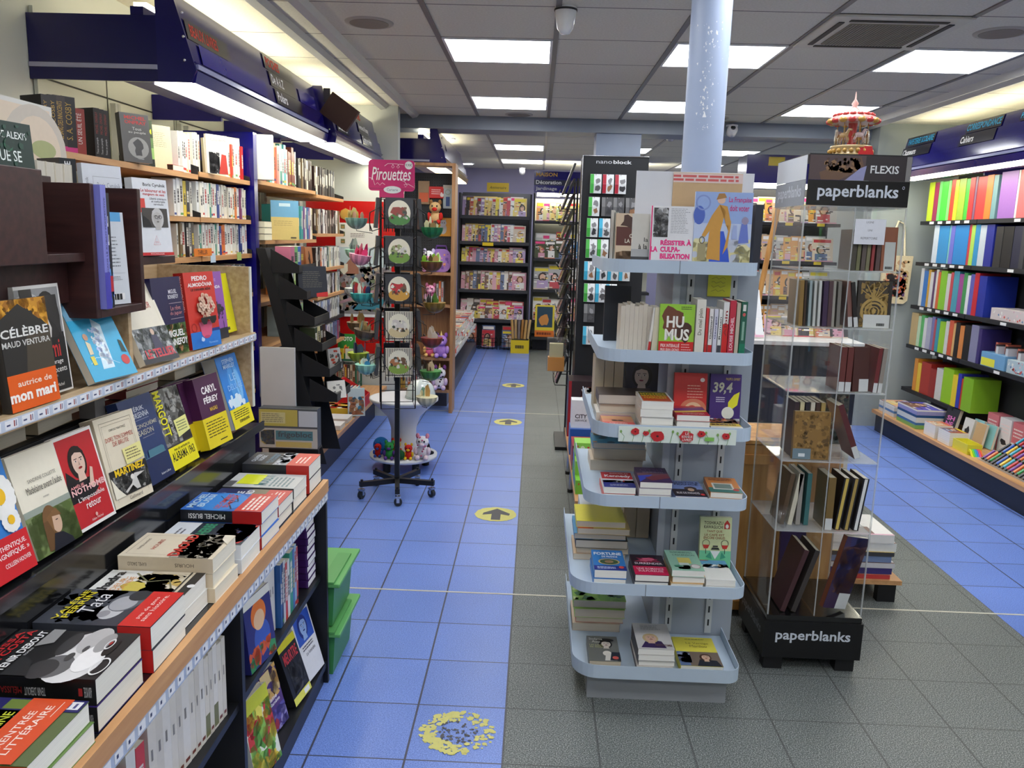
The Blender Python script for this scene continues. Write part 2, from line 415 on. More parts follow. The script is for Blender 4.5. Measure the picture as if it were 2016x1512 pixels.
# raised profiles along both sides of the ceiling
mb = MB()
for x in (-1.29, -1.1): mb.prism([(2.6, x), (2.6, x+.09), (2.575, x+.07), (2.565, x+.03)], 'y', -4.9, 3.95, (214, 212, 204))
for x in (2.735, 2.84): mb.prism([(2.6, x), (2.6, x+.09), (2.575, x+.07), (2.565, x+.03)], 'y', -4.9, 3.94, (214, 212, 204))
struct(mb.build('trim_3', 'paint'))
# T-bars running the length of the ceiling
mb = MB()
for k in range(-1, 7):
    x = CGX+k*CP
    if k in (-1, 6): continue
    mb.box(x-.013, -4.9, 2.594, x+.013, 3.95, 2.6005, (120, 117, 113)); mb.box(x-.013, 4.3, 2.594, x+.013, 9.69, 2.6005, (150, 146, 142))
struct(mb.build('trim_4', 'paint'))
# pale expansion strips across the floor
struct(MB().box(-1.3, -.005, -.001, 3.03, .005, .0015, (206, 202, 186)).build('trim_5', 'paint'))
struct(MB().box(-1.1, 3.795, -.001, 2.9, 3.805, .0015, (206, 202, 186)).build('trim_6', 'paint'))
# skirting of the white wall seen between the racks
struct(MB().box(-.22, 9.66, 0, 3.5, 9.7, .1, (120, 120, 130)).build('baseboard_back', 'paint'))

# round steel column painted grey-blue, paint chipped at eye height
mb = MB().lathe([(.073, 0), (.073, 2.6)], (156, 170, 196), 40, .655, -.28)
col_o = struct(mb.build('trim_7', 'paint'))
chips = MB(); r = random.Random(4)
for i in range(95):
    a = -PI/2 + r.gauss(-.15, .28); z = 1.98+.38*r.random(); q = .0012+.004*r.random()**2
    p = V((.655+.0735*math.cos(a), -.28+.0735*math.sin(a), z)); t = V((-math.sin(a), math.cos(a), 0))
    chips.add([p+t*q*math.cos(j*2.1+i)+V((0, 0, q*1.6*math.sin(j*2.1+i))) for j in range(3)], [(0, 1, 2)], (226, 228, 230))
a = -PI/2-.2; p = V((.655+.0737*math.cos(a), -.28+.0737*math.sin(a), 2.03)); t = V((-math.sin(a), math.cos(a), 0))
chips.add([p-t*.007, p+t*.007, p+V((0, 0, .02))], [(0, 1, 2)], (235, 236, 238))
chips.build('chipped_paint', 'matte', col_o)

# ------------------------------------------------------------------ ceiling lights
def led(x, y, label):
    t = thing('ceiling_light', label, 'ceiling light', (x, y, 2.6), 0, 'square led ceiling panels')
    h = CP/2-.014; f = MB()
    for a, b_, c_, d in ((-h, -h, h, -h+.014), (-h, h-.014, h, h), (-h, -h+.014, -h+.014, h-.014), (h-.014, -h+.014, h, h-.014)):
        f.box(a, b_, -.008, c_, d, -.0005, (235, 235, 235))
    f.build('frame', 'paint', t)
    MB().box(-h+.014, -h+.014, -.006, h-.014, h-.014, -.0008, (255, 255, 255)).build('diffuser', 'led', t)
cols_ = [(0, 'left'), (2, 'middle'), (4, 'right')]
for ry, rn in ((1.064+CP/2-.005, 'nearest row'), (2.9+CP/2-.02, 'row just before the beam')):
    for k, cn in cols_: led(CGX+(k+.5)*CP, ry, 'bright square ceiling led panel, %s one in the %s' % (cn, rn))
for ry, rn in ((6.45, 'first row beyond the beam'), (8.29, 'farthest row')):
    for k, cn in cols_: led(CGX+(k+.5)*CP, ry, 'bright square ceiling led panel, %s one in the %s' % (cn, rn))
for ry in (-.77, -2.61, -4.3):
    for k, cn in cols_: led(CGX+(k+.5)*CP, ry+CP/2-.02, 'square led panel in the ceiling above the shop front')
t = thing('downlight', 'round white recessed spot in the ceiling behind the grey beam', 'spotlight', (-.99, 5.77, 2.6))
MB().lathe([(.115, -.008), (.115, 0)], (240, 240, 240), 28).build('rim', 'paint', t); MB().lathe([(.095, -.011), (.095, -.004)], (255, 255, 255), 28).build('lens', 'spot', t)
t = thing('downlight', 'small round recessed spot far back near the end wall', 'spotlight', (-1.02, 8.9, 2.6))
MB().lathe([(.115, -.008), (.115, 0)], (240, 240, 240), 28).build('rim', 'paint', t); MB().lathe([(.095, -.011), (.095, -.004)], (255, 255, 255), 28).build('lens', 'spot', t)
def speaker(x, y, label):
    t = thing('ceiling_speaker', label, 'speaker', (x, y, 2.6), 0, 'round ceiling speakers')
    MB().lathe([(.1, -.007), (.118, -.005), (.12, 0)], (176, 170, 160), 32).build('rim', 'paint', t)
    g_ = MB().lathe([(.096, -.0085), (.096, -.003)], (140, 132, 120), 32)
    g_.build('grille', 'matte', t)
speaker(-.81, .805, 'round flush speaker in the ceiling above the long blue sign')
speaker(-.138, 3.8, 'round flush speaker in the ceiling just before the grey beam')
speaker(2.211, .72, 'round flush speaker in the ceiling right of the air vent')
speaker(1.5, 3.72, 'round flush speaker in the ceiling right of the grey column')
# air-conditioning cassette
t = thing('air_vent', 'square air-conditioning cassette with a mesh grille set in the ceiling', 'air vent', (1.34+.31, .763, 2.6))
h = .31; mb = MB()
mb.box(-h, -h, -.014, h, h, -.001, (206, 200, 186)); mb.build('panel', 'paint', t, .004)
mb = MB().box(-.2, -.2, -.02, .2, .2, -.014, (150, 144, 126)); mb.build('grille', 'matte', t)
gm = MB()
for k in range(27): gm.box(-.195+k*.015, -.198, -.0225, -.1925+k*.015, .198, -.02, (120, 114, 98))
gm.build('mesh', 'matte', t)
for q in ((-.26, -.22, -.235, .22), (.235, -.22, .26, .22), (-.22, -.26, .22, -.235), (-.22, .235, .22, .26)):
    MB().box(q[0], q[1], -.018, q[2], q[3], -.013, (62, 56, 50)).build('air_slot', 'matte', t)
# alarm sensor and cameras
t = thing('motion_sensor', 'white domed alarm sensor on the ceiling above the aisle', 'sensor', (.146, .46, 2.6))
MB().lathe([(0, -.115), (.02, -.112), (.036, -.09), (.045, -.05), (.05, -.012), (.05, 0)], (232, 232, 230), 24).build('dome', 'gloss', t)
MB().lathe([(.052, -.016), (.052, -.008)], (50, 50, 50), 24).build('seam', 'matte', t)
def camera_dome(x, y, z, label, ln=True):
    t = thing('security_camera', label, 'camera', (x, y, z))
    MB().lathe([(.05, -.012), (.05, 0)], (225, 225, 228), 20).build('mount', 'paint', t)
    b_ = MB(); b_.M = Matrix.Translation((0, -.01, -.05)) @ Matrix.Rotation(math.radians(60), 4, 'X') @ Matrix.Translation((0, 0, -.04))
    b_.lathe([(.03, 0), (.043, .01), (.045, .07), (.038, .085)], (228, 228, 230), 20); b_.build('body', 'gloss', t)
    if ln:
        b_ = MB(); b_.M = Matrix.Translation((0, -.01, -.05)) @ Matrix.Rotation(math.radians(60), 4, 'X') @ Matrix.Translation((0, 0, .0))
        b_.lathe([(.02, .0), (.02, .05), (0, .051)], (20, 22, 30), 16)
        b_.build('lens', 'gloss', t)
camera_dome(1.69, 3.9, 2.57, 'white bullet camera hanging at the beam, right of the column')
camera_dome(1.28, 4.6, 2.6, 'white dome camera on the ceiling behind the beam', False)
camera_dome(-.2, 8.8, 2.55, 'white camera on the ceiling by the magazine wall', False)
t = thing('wall_speaker', 'white boxy loudspeaker bracketed high on the corner of the end wall', 'speaker', (2.78, 3.83, 2.22))
MB().box(-.07, -.06, 0, .07, .06, .2, (222, 224, 222)).build('cabinet', 'paint', t, .015)
MB().tube([(.03, .06, .1), (.08, .1, .12), (.13, .1, .2)], .008, (30, 30, 32)).build('bracket', 'matte', t)
# worn arrow stickers along the blue aisle
def arrow(x, y, label, worn):
    t = thing('floor_sticker', label, 'floor sticker', (x, y, 0), 0, 'yellow arrow stickers along the aisle')
    r = random.Random(int(y*100)+5); ye = (206, 202, 120); dk = (84, 84, 88)
    if not worn:
        A = Art((-.12, -.12, .0008), (.24, 0, 0), (0, .24, 0), .0004, .0003)
        A.part('disc').blob(.5, .5, .5, .5, ye, 3+int(y), 64, .03)
        A.part('arrow').poly([(.4, .1), (.62, .1), (.62, .5), (.82, .42), (.84, .56), (.52, .9), (.2, .58), (.18, .43), (.4, .5)], dk)
        A.done(t, {'disc': 'matte', 'arrow': 'matte'})
    else:
        f1 = MB(); f2 = MB()
        for i in range(520):
            a = r.random()*6.28; q = .115*math.sqrt(r.random()); px, py = q*math.cos(a)*1.05, q*math.sin(a)
            edge = q > .062
            if edge and r.random() < (.55 if px > .01 else .08): continue
            if (not edge) and r.random() < .45: continue
            s_ = (.009 if edge else .005)*(.4+r.random()); a0 = r.random()*6
            (f1 if edge and r.random() < .85 else f2).add([(px+s_*math.cos(a0+k*1.26)*(.6+.6*r.random()), py+s_*math.sin(a0+k*1.26)*(.6+.6*r.random()), .0006+i*.000003) for k in range(5)], [(0, 1, 2, 3, 4)], ye if edge else dk)
        f1.build('disc', 'matte', t); f2.build('arrow', 'matte', t)
arrow(-.153, -1.05, 'flaking yellow floor sticker, almost worn off, nearest the viewer', True)
arrow(-.133, 1.06, 'yellow disc floor sticker with grey arrow by the card carousel', False)
arrow(-.146, 3.43, 'yellow disc floor sticker with grey arrow, second from the back', False)
arrow(-.15, 5.18, 'yellow disc floor sticker with grey arrow, farthest away', False)

# ================================================================== blue sign canopies
def canopy(name, label, x0, sgn, y0, y1, signs, loc_z=2.13, end='near', brackets=(), strip=True, depth=.62, tube='tube'):
    """long navy sign box above a wall of shelves; sgn=+1 faces +X (left wall), -1 faces -X"""
    t = thing(name, label, 'sign canopy', (x0, y0, loc_z)); L = y1-y0; S = sgn
    def pr(pts): return [(p[1], S*p[0]) for p in (pts if S > 0 else pts[::-1])]
    # stepped fascia: lip, three sloping rails, back
    f = [(0, 0), (.01, .045), (-.012, .06), (.004, .078), (-.008, .082), (-.026, .162), (-.038, .166), (-.056, .246), (-.068, .25), (-.086, .33), (-.12, .33), (-.1, .05), (-.1, 0)]
    q = pr([(p[0], p[1]) for p in f[::-1]])
    MB().prism(q, 'y', 0, L, NAVY).build('fascia', 'gloss', t)
    if strip:
        MB().box(min(S*.002, S*.012), .005, .052, max(S*.002, S*.012), L-.005, .07, (150, 152, 190)).build('trim_strip', 'gloss', t)
    a, b_ = sorted((S*-.012, S*-.165)); n = max(1, round(L/.95))
    for k in range(n):
        MB().box(a, k*L/n+.012, -.006, b_, (k+1)*L/n-.012, -.0005, (255, 250, 225)).build('light_diffuser', tube, t)
    a, b_ = sorted((S*-.101, S*-.28)); MB().box(a, 0, .0, b_, L, .05, NAVY).build('light_tray', 'paint', t)
    a, b_ = sorted((S*-.2, S*-.25)); MB().box(a, .05, .28, b_, L-.05, .30, (255, 250, 225)).build('top_tube', 'uplight', t); MB().box(a, .02, .051, b_, L-.02, .279, NAVY).build('tube_holder', 'paint', t)
    for i, yb in enumerate(brackets):
        a, b_ = sorted((S*-.27, S*-(depth-.003))); MB().box(a, yb-y0, -.02, b_, yb-y0+.02, .1, NAVY).build('bracket', 'paint', t)
    if end == 'near':
        a, b_ = sorted((S*-.14, S*-(depth+(.018 if depth == .62 else -.004))))
        MB().box(a, -.012, 0, b_, 0, .24, (20, 13, 84)).build('end_panel', 'gloss', t)
        MB().prism(pr([(-.01, 0), (.01, .045), (-.08, .34), (-.14, .34), (-.14, 0)][::-1]), 'y', -.012, 0, (26, 20, 96)).build('end_cheek', 'gloss', t)
        MB().box(a, -.017, .045, b_, -.0125, .062, (176, 176, 200)).build('end_strip', 'gloss', t)
        for z in (.08, .165, .25): MB().ball((S*(-.03-.02*z), -.016, z), .006, (220, 220, 226), 8, 5).build('screw', 'metal', t)
    # sign plates on the rails
    tiers = {0: (-.0085, .084, -.0255, .16), 1: (-.0385, .168, -.0555, .244), 2: (-.0685, .252, -.0855, .328), -1: (.004, .012, .009, .048)}
    for tier, ya, yb, text, colr, ta, tb in signs:
        c0, z0, c1, z1 = tiers[tier]
        off = .004
        if S > 0: A = Art(V((c0+off, ya-y0, z0)), V((0, yb-ya, 0)), V((c1-c0, 0, z1-z0)), .0012, .0006)
        else: A = Art(V((-(c0+off), yb-y0, z0)), V((0, -(yb-ya), 0)), V((-(c1-c0), 0, z1-z0)), .0012, .0006)
        A.part('sign_plate').rect(0, 0, 1, 1, (44, 42, 48) if colr != 'blank' else (40, 34, 150))
        if text: A.text(text, ta, .2, tb, .82, colr, .025, part='sign_lettering')
        A.done(t, {'sign_plate': 'gloss', 'sign_lettering': 'matte'})
    return t
RED = (208, 66, 48); WHT = (236, 236, 236); CY = (52, 168, 214)
canopy('sign_canopy', 'navy sign canopy over the first left shelves, lettered BEAUX LIVRES and POCHES', -1.28, 1, -.19, 1.8,
       [(1, -.16, .28, 'BEAUX LIVRES', RED, .08, .72), (0, -.1, .7, None, 'blank', 0, 0), (2, .84, 1.34, 'POCHES', RED, .06, .5), (1, .84, 1.3, 'De A à Z', WHT, .06, .5), (0, .84, 1.3, 'Polars', WHT, .06, .42), (1, 1.36, 1.7, None, 'blank', 0, 0)],
       brackets=(.77, 1.73))
canopy('sign_canopy', 'navy sign canopy over the farther left shelves, beyond the BEAUX LIVRES one', -1.24, 1, 1.86, 3.46,
       [(2, 1.9, 2.25, 'POCHES', RED, .08, .6), (0, 1.95, 2.3, 'Bd & séries', WHT, .1, .8), (2, 2.72, 3.0, 'POCHES', RED, .1, .7), (1, 2.72, 3.1, 'Aventures & Fantasy', WHT, .05, .95), (0, 2.72, 3.1, 'Contes et récits', WHT, .05, .9)],
       end='near', brackets=(2.9,), strip=False, depth=.66)
t = thing('hanging_sign', 'dark brown box sign sticking out between the two left canopies', 'sign', (-1.2, 1.818, 2.31))
mb = MB(); mb.M = Matrix.Rotation(math.radians(35), 4, 'Y'); mb.box(-.1, -.02, -.075, .1, .015, .075, (58, 36, 34)); mb.build('sign_box', 'matte', t)
mb = MB(); mb.box(-.1, -.006, .06, -.06, .006, .14, (40, 40, 60)); mb.build('bracket', 'matte', t)
canopy('sign_canopy', 'navy sign canopy over the stationery shelves on the right wall', 2.98, -1, .2, 3.6,
       [(2, 3.1, 3.56, 'PAPETERIE SCOLAIRE', CY, .02, .95), (1, 3.1, 3.58, 'Classeurs', WHT, .02, .5), (2, 2.18, 2.64, 'CORRESPONDANCE', CY, .03, .97), (1, 2.2, 2.66, 'Cahiers', WHT, .04, .42), (2, 1.45, 1.98, 'PAPETERIE GÉNÉRALE', CY, .02, .96)],
       end='none', brackets=(2.7,), depth=.55)
canopy('sign_canopy', 'navy sign canopy over the shelves behind the wooden toy bookcase', -.78, 1, 3.99, 6.3,
       [(0, 4.0, 4.3, None, 'blank', 0, 0), (1, 4.4, 4.7, None, 'blank', 0, 0)], loc_z=2.16, end='near', strip=False, depth=.5, tube='tube_warm')

# ================================================================== left wall shelving
def shelf_board(yA, yB, xF, xB, z, wood=True, label='', parent=None, th=.03):
    return MB().box(xB, yA, z-th, xF, yB, z, (40, 40, 44)).build('shelf_board', 'beech' if wood else 'matte', parent)
def bay(name, label, yA, yB, zs, xF=-1.5, xB=-1.9, blacks=()):
    t = thing(name, label, 'bookcase', (0, 0, 0))
    MB().box(xB-.015, max(yA, -.185), .2805, xB, yB, 2.4, (206, 210, 202)).build('back_panel', 'wall', t); MB().box(xB+.0002, max(yA, -.185), 2.14, xB+.001, yB, 2.147, (50, 52, 50)).box(xB+.0002, yB-.006, 1.8, xB+.001, yB, 2.4, (50, 52, 50)).build('panel_joint', 'matte', t)
    for y in (yA, yB-.02): 
        u = MB().box(xB+.02, y, .2805, xB+.045, y+.02, 2.12, (180, 184, 180))
        for k in range(35): u.box(xB+.0451, y+.006, .32+k*.05, xB+.0456, y+.012, .345+k*.05, (30, 30, 30))
        u.build('slotted_upright', 'paint', t)
    for i, z in enumerate(zs):
        MB().box(xB+.045, yA+.004, z-.022, xF, yB-.004, z, (40, 40, 44)).build('shelf_board', 'matte' if i in blacks else 'beech', t)
        for y in (yA+.002, yB-.006):
            MB().prism([(z, xB+.045), (z, xF+.0), (z+.02, xF), (z+.13, xB+.045)][::-1], 'y', y, y+.004, BLK2).build('shelf_bracket', 'matte', t)
    return t
bay('bookcase', 'pale wall bookcase nearest on the left, beneath the BEAUX LIVRES sign', -.78, .34, (1.82, 1.63, 1.45, 1.24, 1.0, .75, .5))
bay('bookcase', 'pale wall bookcase of white paperbacks left of the tall blue divider', .345, 1.025, (1.835, 1.63, 1.45, 1.24, .94, .7, .5))
bay('bookcase', 'dark wall bookcase just right of the tall blue divider', 1.09, 2.35, (1.85, 1.52, 1.17, .9, .6))
bay('bookcase', 'wall bookcase of pocket books next to the red paper panel', 2.36, 3.18, (1.83, 1.56, 1.31, 1.11, .92, .73, .5), blacks=(4,))
tag(MB().box(-1.899, 1.03, .2805, -1.48, 1.085, 2.09, (14, 12, 112)).build('divider_panel', 'gloss'), 'tall glossy blue divider panel standing between the left bookcases', 'panel')
# base deck and plinth running along the left wall
t = thing('display_deck', 'long low base deck with wooden edge along the left wall', 'shelf base', (0, 0, 0))
MB().box(-1.9, -.5, 0, -1.305, 3.45, .245, (20, 22, 52)).build('plinth', 'paint', t)
MB().box(-1.9, -.5, .25, -1.2, 3.45, .28, (190, 140, 92)).build('deck', 'beech', t)
# near end upright and brown wall at the far left edge
tag(MB().box(-1.9, -.84, 0, -1.82, -.79, 2.13, (66, 52, 44)).build('end_post', 'matte'), 'brown end post of the left shelving at the edge of the view', 'post')

# ================================================================== right wall shelving
t = thing('wall_shelving', 'black wall shelving for stationery along the right wall', 'shelving', (0, 0, 0))
MB().box(3.52, .3, 0, 3.56, 3.62, 2.2, (52, 54, 58)).build('back_panel', 'matte', t)
for yA, yB, zs in ((2.73, 3.62, (1.8, 1.465, 1.105, .77, .4)), (.3, 2.72, (1.8, 1.465, 1.105, .77, .5))):
    for z in zs:
        if z == .5: continue
        MB().box(3.25, yA, z-.03, 3.52, yB, z, BLK2).build('shelf_board', 'matte', t)
    for z in zs[:4]:
        for k in range(5):
            y = yA+.1+k*(yB-yA-.2)/5
            MB().box(3.2475, y, z-.026, 3.2497, y+.07, z-.006, (226, 226, 226)).build('price_label', 'print', t)
MB().box(3.06, .3, 0, 3.52, 3.62, .16, (18, 22, 36)).build('plinth', 'paint', t)
MB().box(3.02, .3, .16, 3.52, 3.62, .19, (170, 112, 76)).build('deck', 'beech', t)
# ================================================================== books
def stand(x, y, z, phi=0.0, lean=0.0, roll=0.0):
    """frame of an upright book: cover looks towards phi (deg), leaning back by lean (deg)"""
    p, l = math.radians(phi), math.radians(lean); c, s = math.cos(p), math.sin(p)
    Z = V((-c*math.sin(l), -s*math.sin(l), math.cos(l))); N = V((c*math.cos(l), s*math.cos(l), math.sin(l)))
    Yl = -N; Xl = Yl.cross(Z)
    m_ = mat3(Xl, Yl, Z, (x, y, z))
    if roll: m_ = m_ @ Matrix.Rotation(math.radians(roll), 4, 'Y')
    return m_
def flat(x, y, ztop, psi=180.0):
    """frame of a book lying face up, its head pointing towards psi (deg)"""
    p = math.radians(psi); Z = V((math.cos(p), math.sin(p), 0)); Yl = V((0, 0, -1)); return mat3(Yl.cross(Z), Yl, Z, (x, y, ztop))
def spine_out(x, y, z, phi=0.0, lean=0.0):
    p = math.radians(phi); Xl = V((-math.cos(p), -math.sin(p), 0)); Z = V((0, 0, 1)); Yl = Z.cross(Xl)
    m_ = mat3(Xl, Yl, Z, (x, y, z))
    if lean: m_ = m_ @ Matrix.Rotation(math.radians(lean), 4, 'X')
    return m_
PG = (226, 220, 204); PGW = (236, 234, 226)
def lift(M, w_, h, t):
    """raise a leaning book so that its lowest corner rests on the shelf"""
    if M[2][1] < -.9: return M
    lo = min(M[2][0]*x+M[2][1]*y+M[2][2]*z for x in (0, w_) for y in (0, t) for z in (0, h))
    return Matrix.Translation((0, 0, .0004-lo)) @ M
def book(M, w_, h, t, cover, label, spine=None, back=None, pages=PG, art=None, sart=None, group=None, cat='book', name='book', mat='print'):
    r = thing(name, label, cat, group=group); r.matrix_world = lift(M, w_, h, t)
    sp_ = spine or cover; bk = back or cover; e = .0011
    m_ = MB(); m_.box(0, 0, 0, w_, e, h, cover); m_.box(0, t-e, 0, w_, t, h, bk); m_.box(0, e, 0, e, t-e, h, sp_)
    m_.build('cover', mat, r)
    MB().box(e, e, .0008, w_-.0016, t-e, h-.0008, pages).build('page_block', 'pages', r)
    if art:
        A = Art((0, 0, 0), (w_, 0, 0), (0, 0, h)); art(A); A.done(r, {k: mat for k in ('cover_print', 'paper_band')})
    if sart:
        A = Art((0, t, 0), (0, -t, 0), (0, 0, h)); A.cur = 'spine_print'; sart(A); A.done(r)
    return r
def stack(n, mk_top, x, y, z0, t, psi, w_, h, cover, lab_under, group, spine=None, pages=PG, jit=.003, sart=None, seed=0):
    """n lying copies one on another; the top one carries the printed cover"""
    q = random.Random(seed+int(abs(y)*1000)); out = []
    for k in range(n):
        top = k == n-1
        ox, oy = (0, 0) if top else (q.uniform(-jit, jit), q.uniform(-jit, jit))
        M = flat(x+ox, y+oy, z0+(k+1)*t+k*.0006, psi+(0 if top else q.uniform(-1, 1)))
        if top: mk_top(M)
        else:
            pos = 'bottom copy' if k == 0 else ('middle copy' if n == 3 else ORD[k]+' copy from the bottom')
            book(M, w_, h, t, cover, lab_under.replace('*', pos), spine=spine, pages=pages, sart=sart, group=group)
    return z0+n*t
def mini(M, w_, h, t, spine, label, group, cover=None, pages=PG, seed=0, deco=1, cat='book', name='book'):
    """a small shelf book seen mostly by its spine"""
    q = random.Random(seed); cover = cover or spine; m_ = MB()
    m_.box(0, 0, 0, w_, t, h, spine, cols=(spine, pages, cover, cover, pages, pages))
    if deco:
        dark = sum(spine) > 380; ink = (70, 66, 70) if dark else (222, 218, 208)
        if q.random() < .25: ink = (170, 50, 44) if dark else (214, 190, 80)
        e = -.0003; k = t*.28
        z0 = h*q.uniform(.3, .42); z1 = h*q.uniform(.62, .9)
        z = z0
        while z < z1:
            q1 = min(z1, z+h*q.uniform(.04, .1)); m_.quad((e, t/2+k, z), (e, t/2-k, z), (e, t/2-k, q1), (e, t/2+k, q1), ink); z = q1+h*.012
        if q.random() < .55:
            a = h*q.uniform(.02, .07); c = [(190, 44, 44), (40, 60, 130), (30, 30, 30), (200, 170, 60), (90, 150, 90)][q.randrange(5)]
            m_.quad((e, t*.95, a), (e, t*.05, a), (e, t*.05, a+h*.06), (e, t*.95, a+h*.06), c)
    o = m_.build(name, 'print'); o.matrix_world = lift(M, w_, h, t)
    return tag(o, label, cat, group)
WHITES = [(228, 226, 218), (222, 218, 206), (232, 231, 226), (214, 212, 204), (220, 222, 224)]
MIXED = WHITES + [(196, 60, 52), (40, 44, 60), (60, 90, 150), (210, 170, 80), (90, 130, 110), (120, 90, 130), (226, 220, 190), (180, 180, 184), (60, 50, 48), (210, 110, 60)]
DARK = [(34, 30, 32), (52, 36, 34), (66, 62, 58), (96, 90, 82), (210, 204, 190), (48, 50, 60), (120, 100, 70)]
STUFF = MB()
def spine_row(where, group, y0, y1, z, xF, pal, h=.178, w_=.11, tmin=.012, tmax=.026, phi=0, seed=1, cat='book', fixed=None, axis='y', hj=.012, noun='paperback', stuff=False, rec=.012):
    """a row of books, spines out, from y0 to y1; seen left to right"""
    q = random.Random(seed); y = y0; i = 0
    while True:
        t = q.uniform(tmin, tmax)
        if y+t > y1: break
        c = fixed[i][0] if fixed and i < len(fixed) else pal[q.randrange(len(pal))]
        if fixed and i < len(fixed) and len(fixed[i]) > 1: t = fixed[i][1]
        hh = h-hj*q.random(); rc = rec*q.random()
        if phi == 0: M = spine_out(xF-.004-rc, y+t, z+.0006, 0)
        else: M = spine_out(xF+.004+rc, y1-(y-y0)-t, z+.0006, 180)
        if stuff:
            STUFF.M = M; STUFF.box(0, 0, 0, w_, t, hh, c, cols=(c, PG, c, c, PG, PG)); k = random.Random(seed*100+i)
            ink = (80, 74, 78) if sum(c) > 380 else (214, 208, 196); a, b_ = hh*k.uniform(.3, .45), hh*k.uniform(.6, .9); STUFF.quad((-.0004, t*.75, a), (-.0004, t*.25, a), (-.0004, t*.25, b_), (-.0004, t*.75, b_), ink)
        else: mini(M, w_, hh, t, c, '%s %s, %s from left %s' % (cname(c), noun, ORD[min(i, 35)], where), group, seed=seed*100+i, cat=cat)
        y += t+.0012; i += 1
    return i

# ================================================================== front left display island
t = thing('display_table', 'long black display table with beech edge in the left foreground', 'display table', (-.85, -2, 0))
def lb(n, a, b_, c, d, e, f_, col, mat='paint', bev=0): return MB().box(a+.85, b_+2, c, d+.85, e+2, f_, col).build(n, mat, t, bev)
lb('tabletop', -1.06, -3.3, .73, -.648, -.79, .755, BLK, 'gloss')
lb('front_edge', -.6478, -3.3, .715, -.63, -.79, .7555, (190, 140, 92), 'beech')
lb('label_rail', -.64, -3.3, .685, -.632, -.79, .714, (176, 186, 206), 'gloss')
tk = MB(); r = random.Random(2)
for k in range(60):
    y = -3.25+k*.041; tk.box(-.6318+.85, y+2, .69, -.6312+.85, y+2+.028, .71, (226, 228, 234)); tk.box(-.6311+.85, y+2+.006, .697, -.6308+.85, y+2+.012, .704, (40, 50, 90))
tk.build('price_labels', 'print', t)
lb('end_panel', -1.06, -.79, 0, -.64, -.772, .75, BLK, 'paint')
lb('divider', -1.04, -1.585, .1, -.65, -1.565, .73, BLK, 'paint')
lb('back_panel', -1.06, -3.3, .08, -1.04, -.79, .73, BLK, 'paint')
lb('lower_shelf', -1.04, -3.3, .39, -.66, -.79, .41, BLK, 'paint')
lb('bottom_deck', -1.04, -3.3, .06, -.645, -.79, .085, BLK, 'paint')
lb('plinth', -1.03, -3.3, 0, -.655, -.80, .06, (26, 27, 34), 'paint')
lb('riser', -1.2, -3.3, .755, -.878, -.79, .93, BLK, 'gloss')
lb('ledge', -1.2, -3.3, .93, -.852, -.785, .944, BLK, 'gloss')
lb('ledge_lip', -.852, -3.3, .925, -.847, -.785, .952, (34, 35, 40), 'gloss')
mb = MB(); mb.M = Matrix.Translation((.85-.946, 2, .9465)) @ Matrix.Rotation(math.radians(-15), 4, 'Y')
mb.box(-.012, -3.3, 0, -.004, -.793, .19, BLK2); mb.build('sloping_board', 'paint', t)
lb('rear_rail', -1.05, -3.3, 1.125, -1.005, -.793, 1.14, (150, 150, 152), 'metal')
t = thing('display_shelf', 'light oak display shelf with price strip above the sloping book rack', 'shelf', (-1, -2, 1.2))
def lb(n, a, b_, c, d, e, f_, col, mat='oak', bev=0): return MB().box(a+1, b_+2, c-1.2, d+1, e+2, f_-1.2, col).build(n, mat, t, bev)
lb('shelf_board', -1.2, -3.3, 1.215, -.892, -.775, 1.242, (200, 170, 130))
lb('shelf_lip', -.892, -3.3, 1.222, -.872, -.775, 1.25, (200, 170, 130))
lb('price_strip', -.872, -3.3, 1.226, -.8695, -.775, 1.246, (198, 208, 226), 'gloss')
tk = MB()
for k in range(52):
    y = -3.28+k*.048; tk.box(.1306, y+2, .0285, .1309, y+2.036, .0440, (232, 234, 240)); tk.box(.131, y+2.004, .034, .1312, y+2.014, .037, (60, 70, 110)); tk.box(.131, y+2.024, .031, .1312, y+2.027, .042, (150, 60, 60)); tk.box(.131, y+2.03, .031, .1312, y+2.032, .042, (90, 90, 130))
tk.build('price_labels', 'print', t)
lb('back_board', -1.2, -3.3, 1.242, -1.185, -.79, 1.47, (200, 170, 130))
lb('divider', -1.18, -1.565, 1.242, -.9, -1.55, 1.386, (200, 170, 130))
lb('end_board', -1.2, -.79, 1.0, -.884, -.775, 1.465, (200, 170, 130))
lb('end_edging', -.884, -.79, 1.0, -.88, -.775, 1.465, (222, 222, 216), 'paint')
for y in (-2.02, -1.62, -1.22): lb('support_post', -1.1, y, 1.146, -1.06, y+.045, 1.214, (120, 118, 120), 'paint')
for y in (-2.02, -1.62): lb('support_strut', -1.0, y, 1.142, -.962, y+.045, 1.214, (124, 122, 124), 'paint')

CREAM = (222, 212, 190); IV = (232, 226, 208)
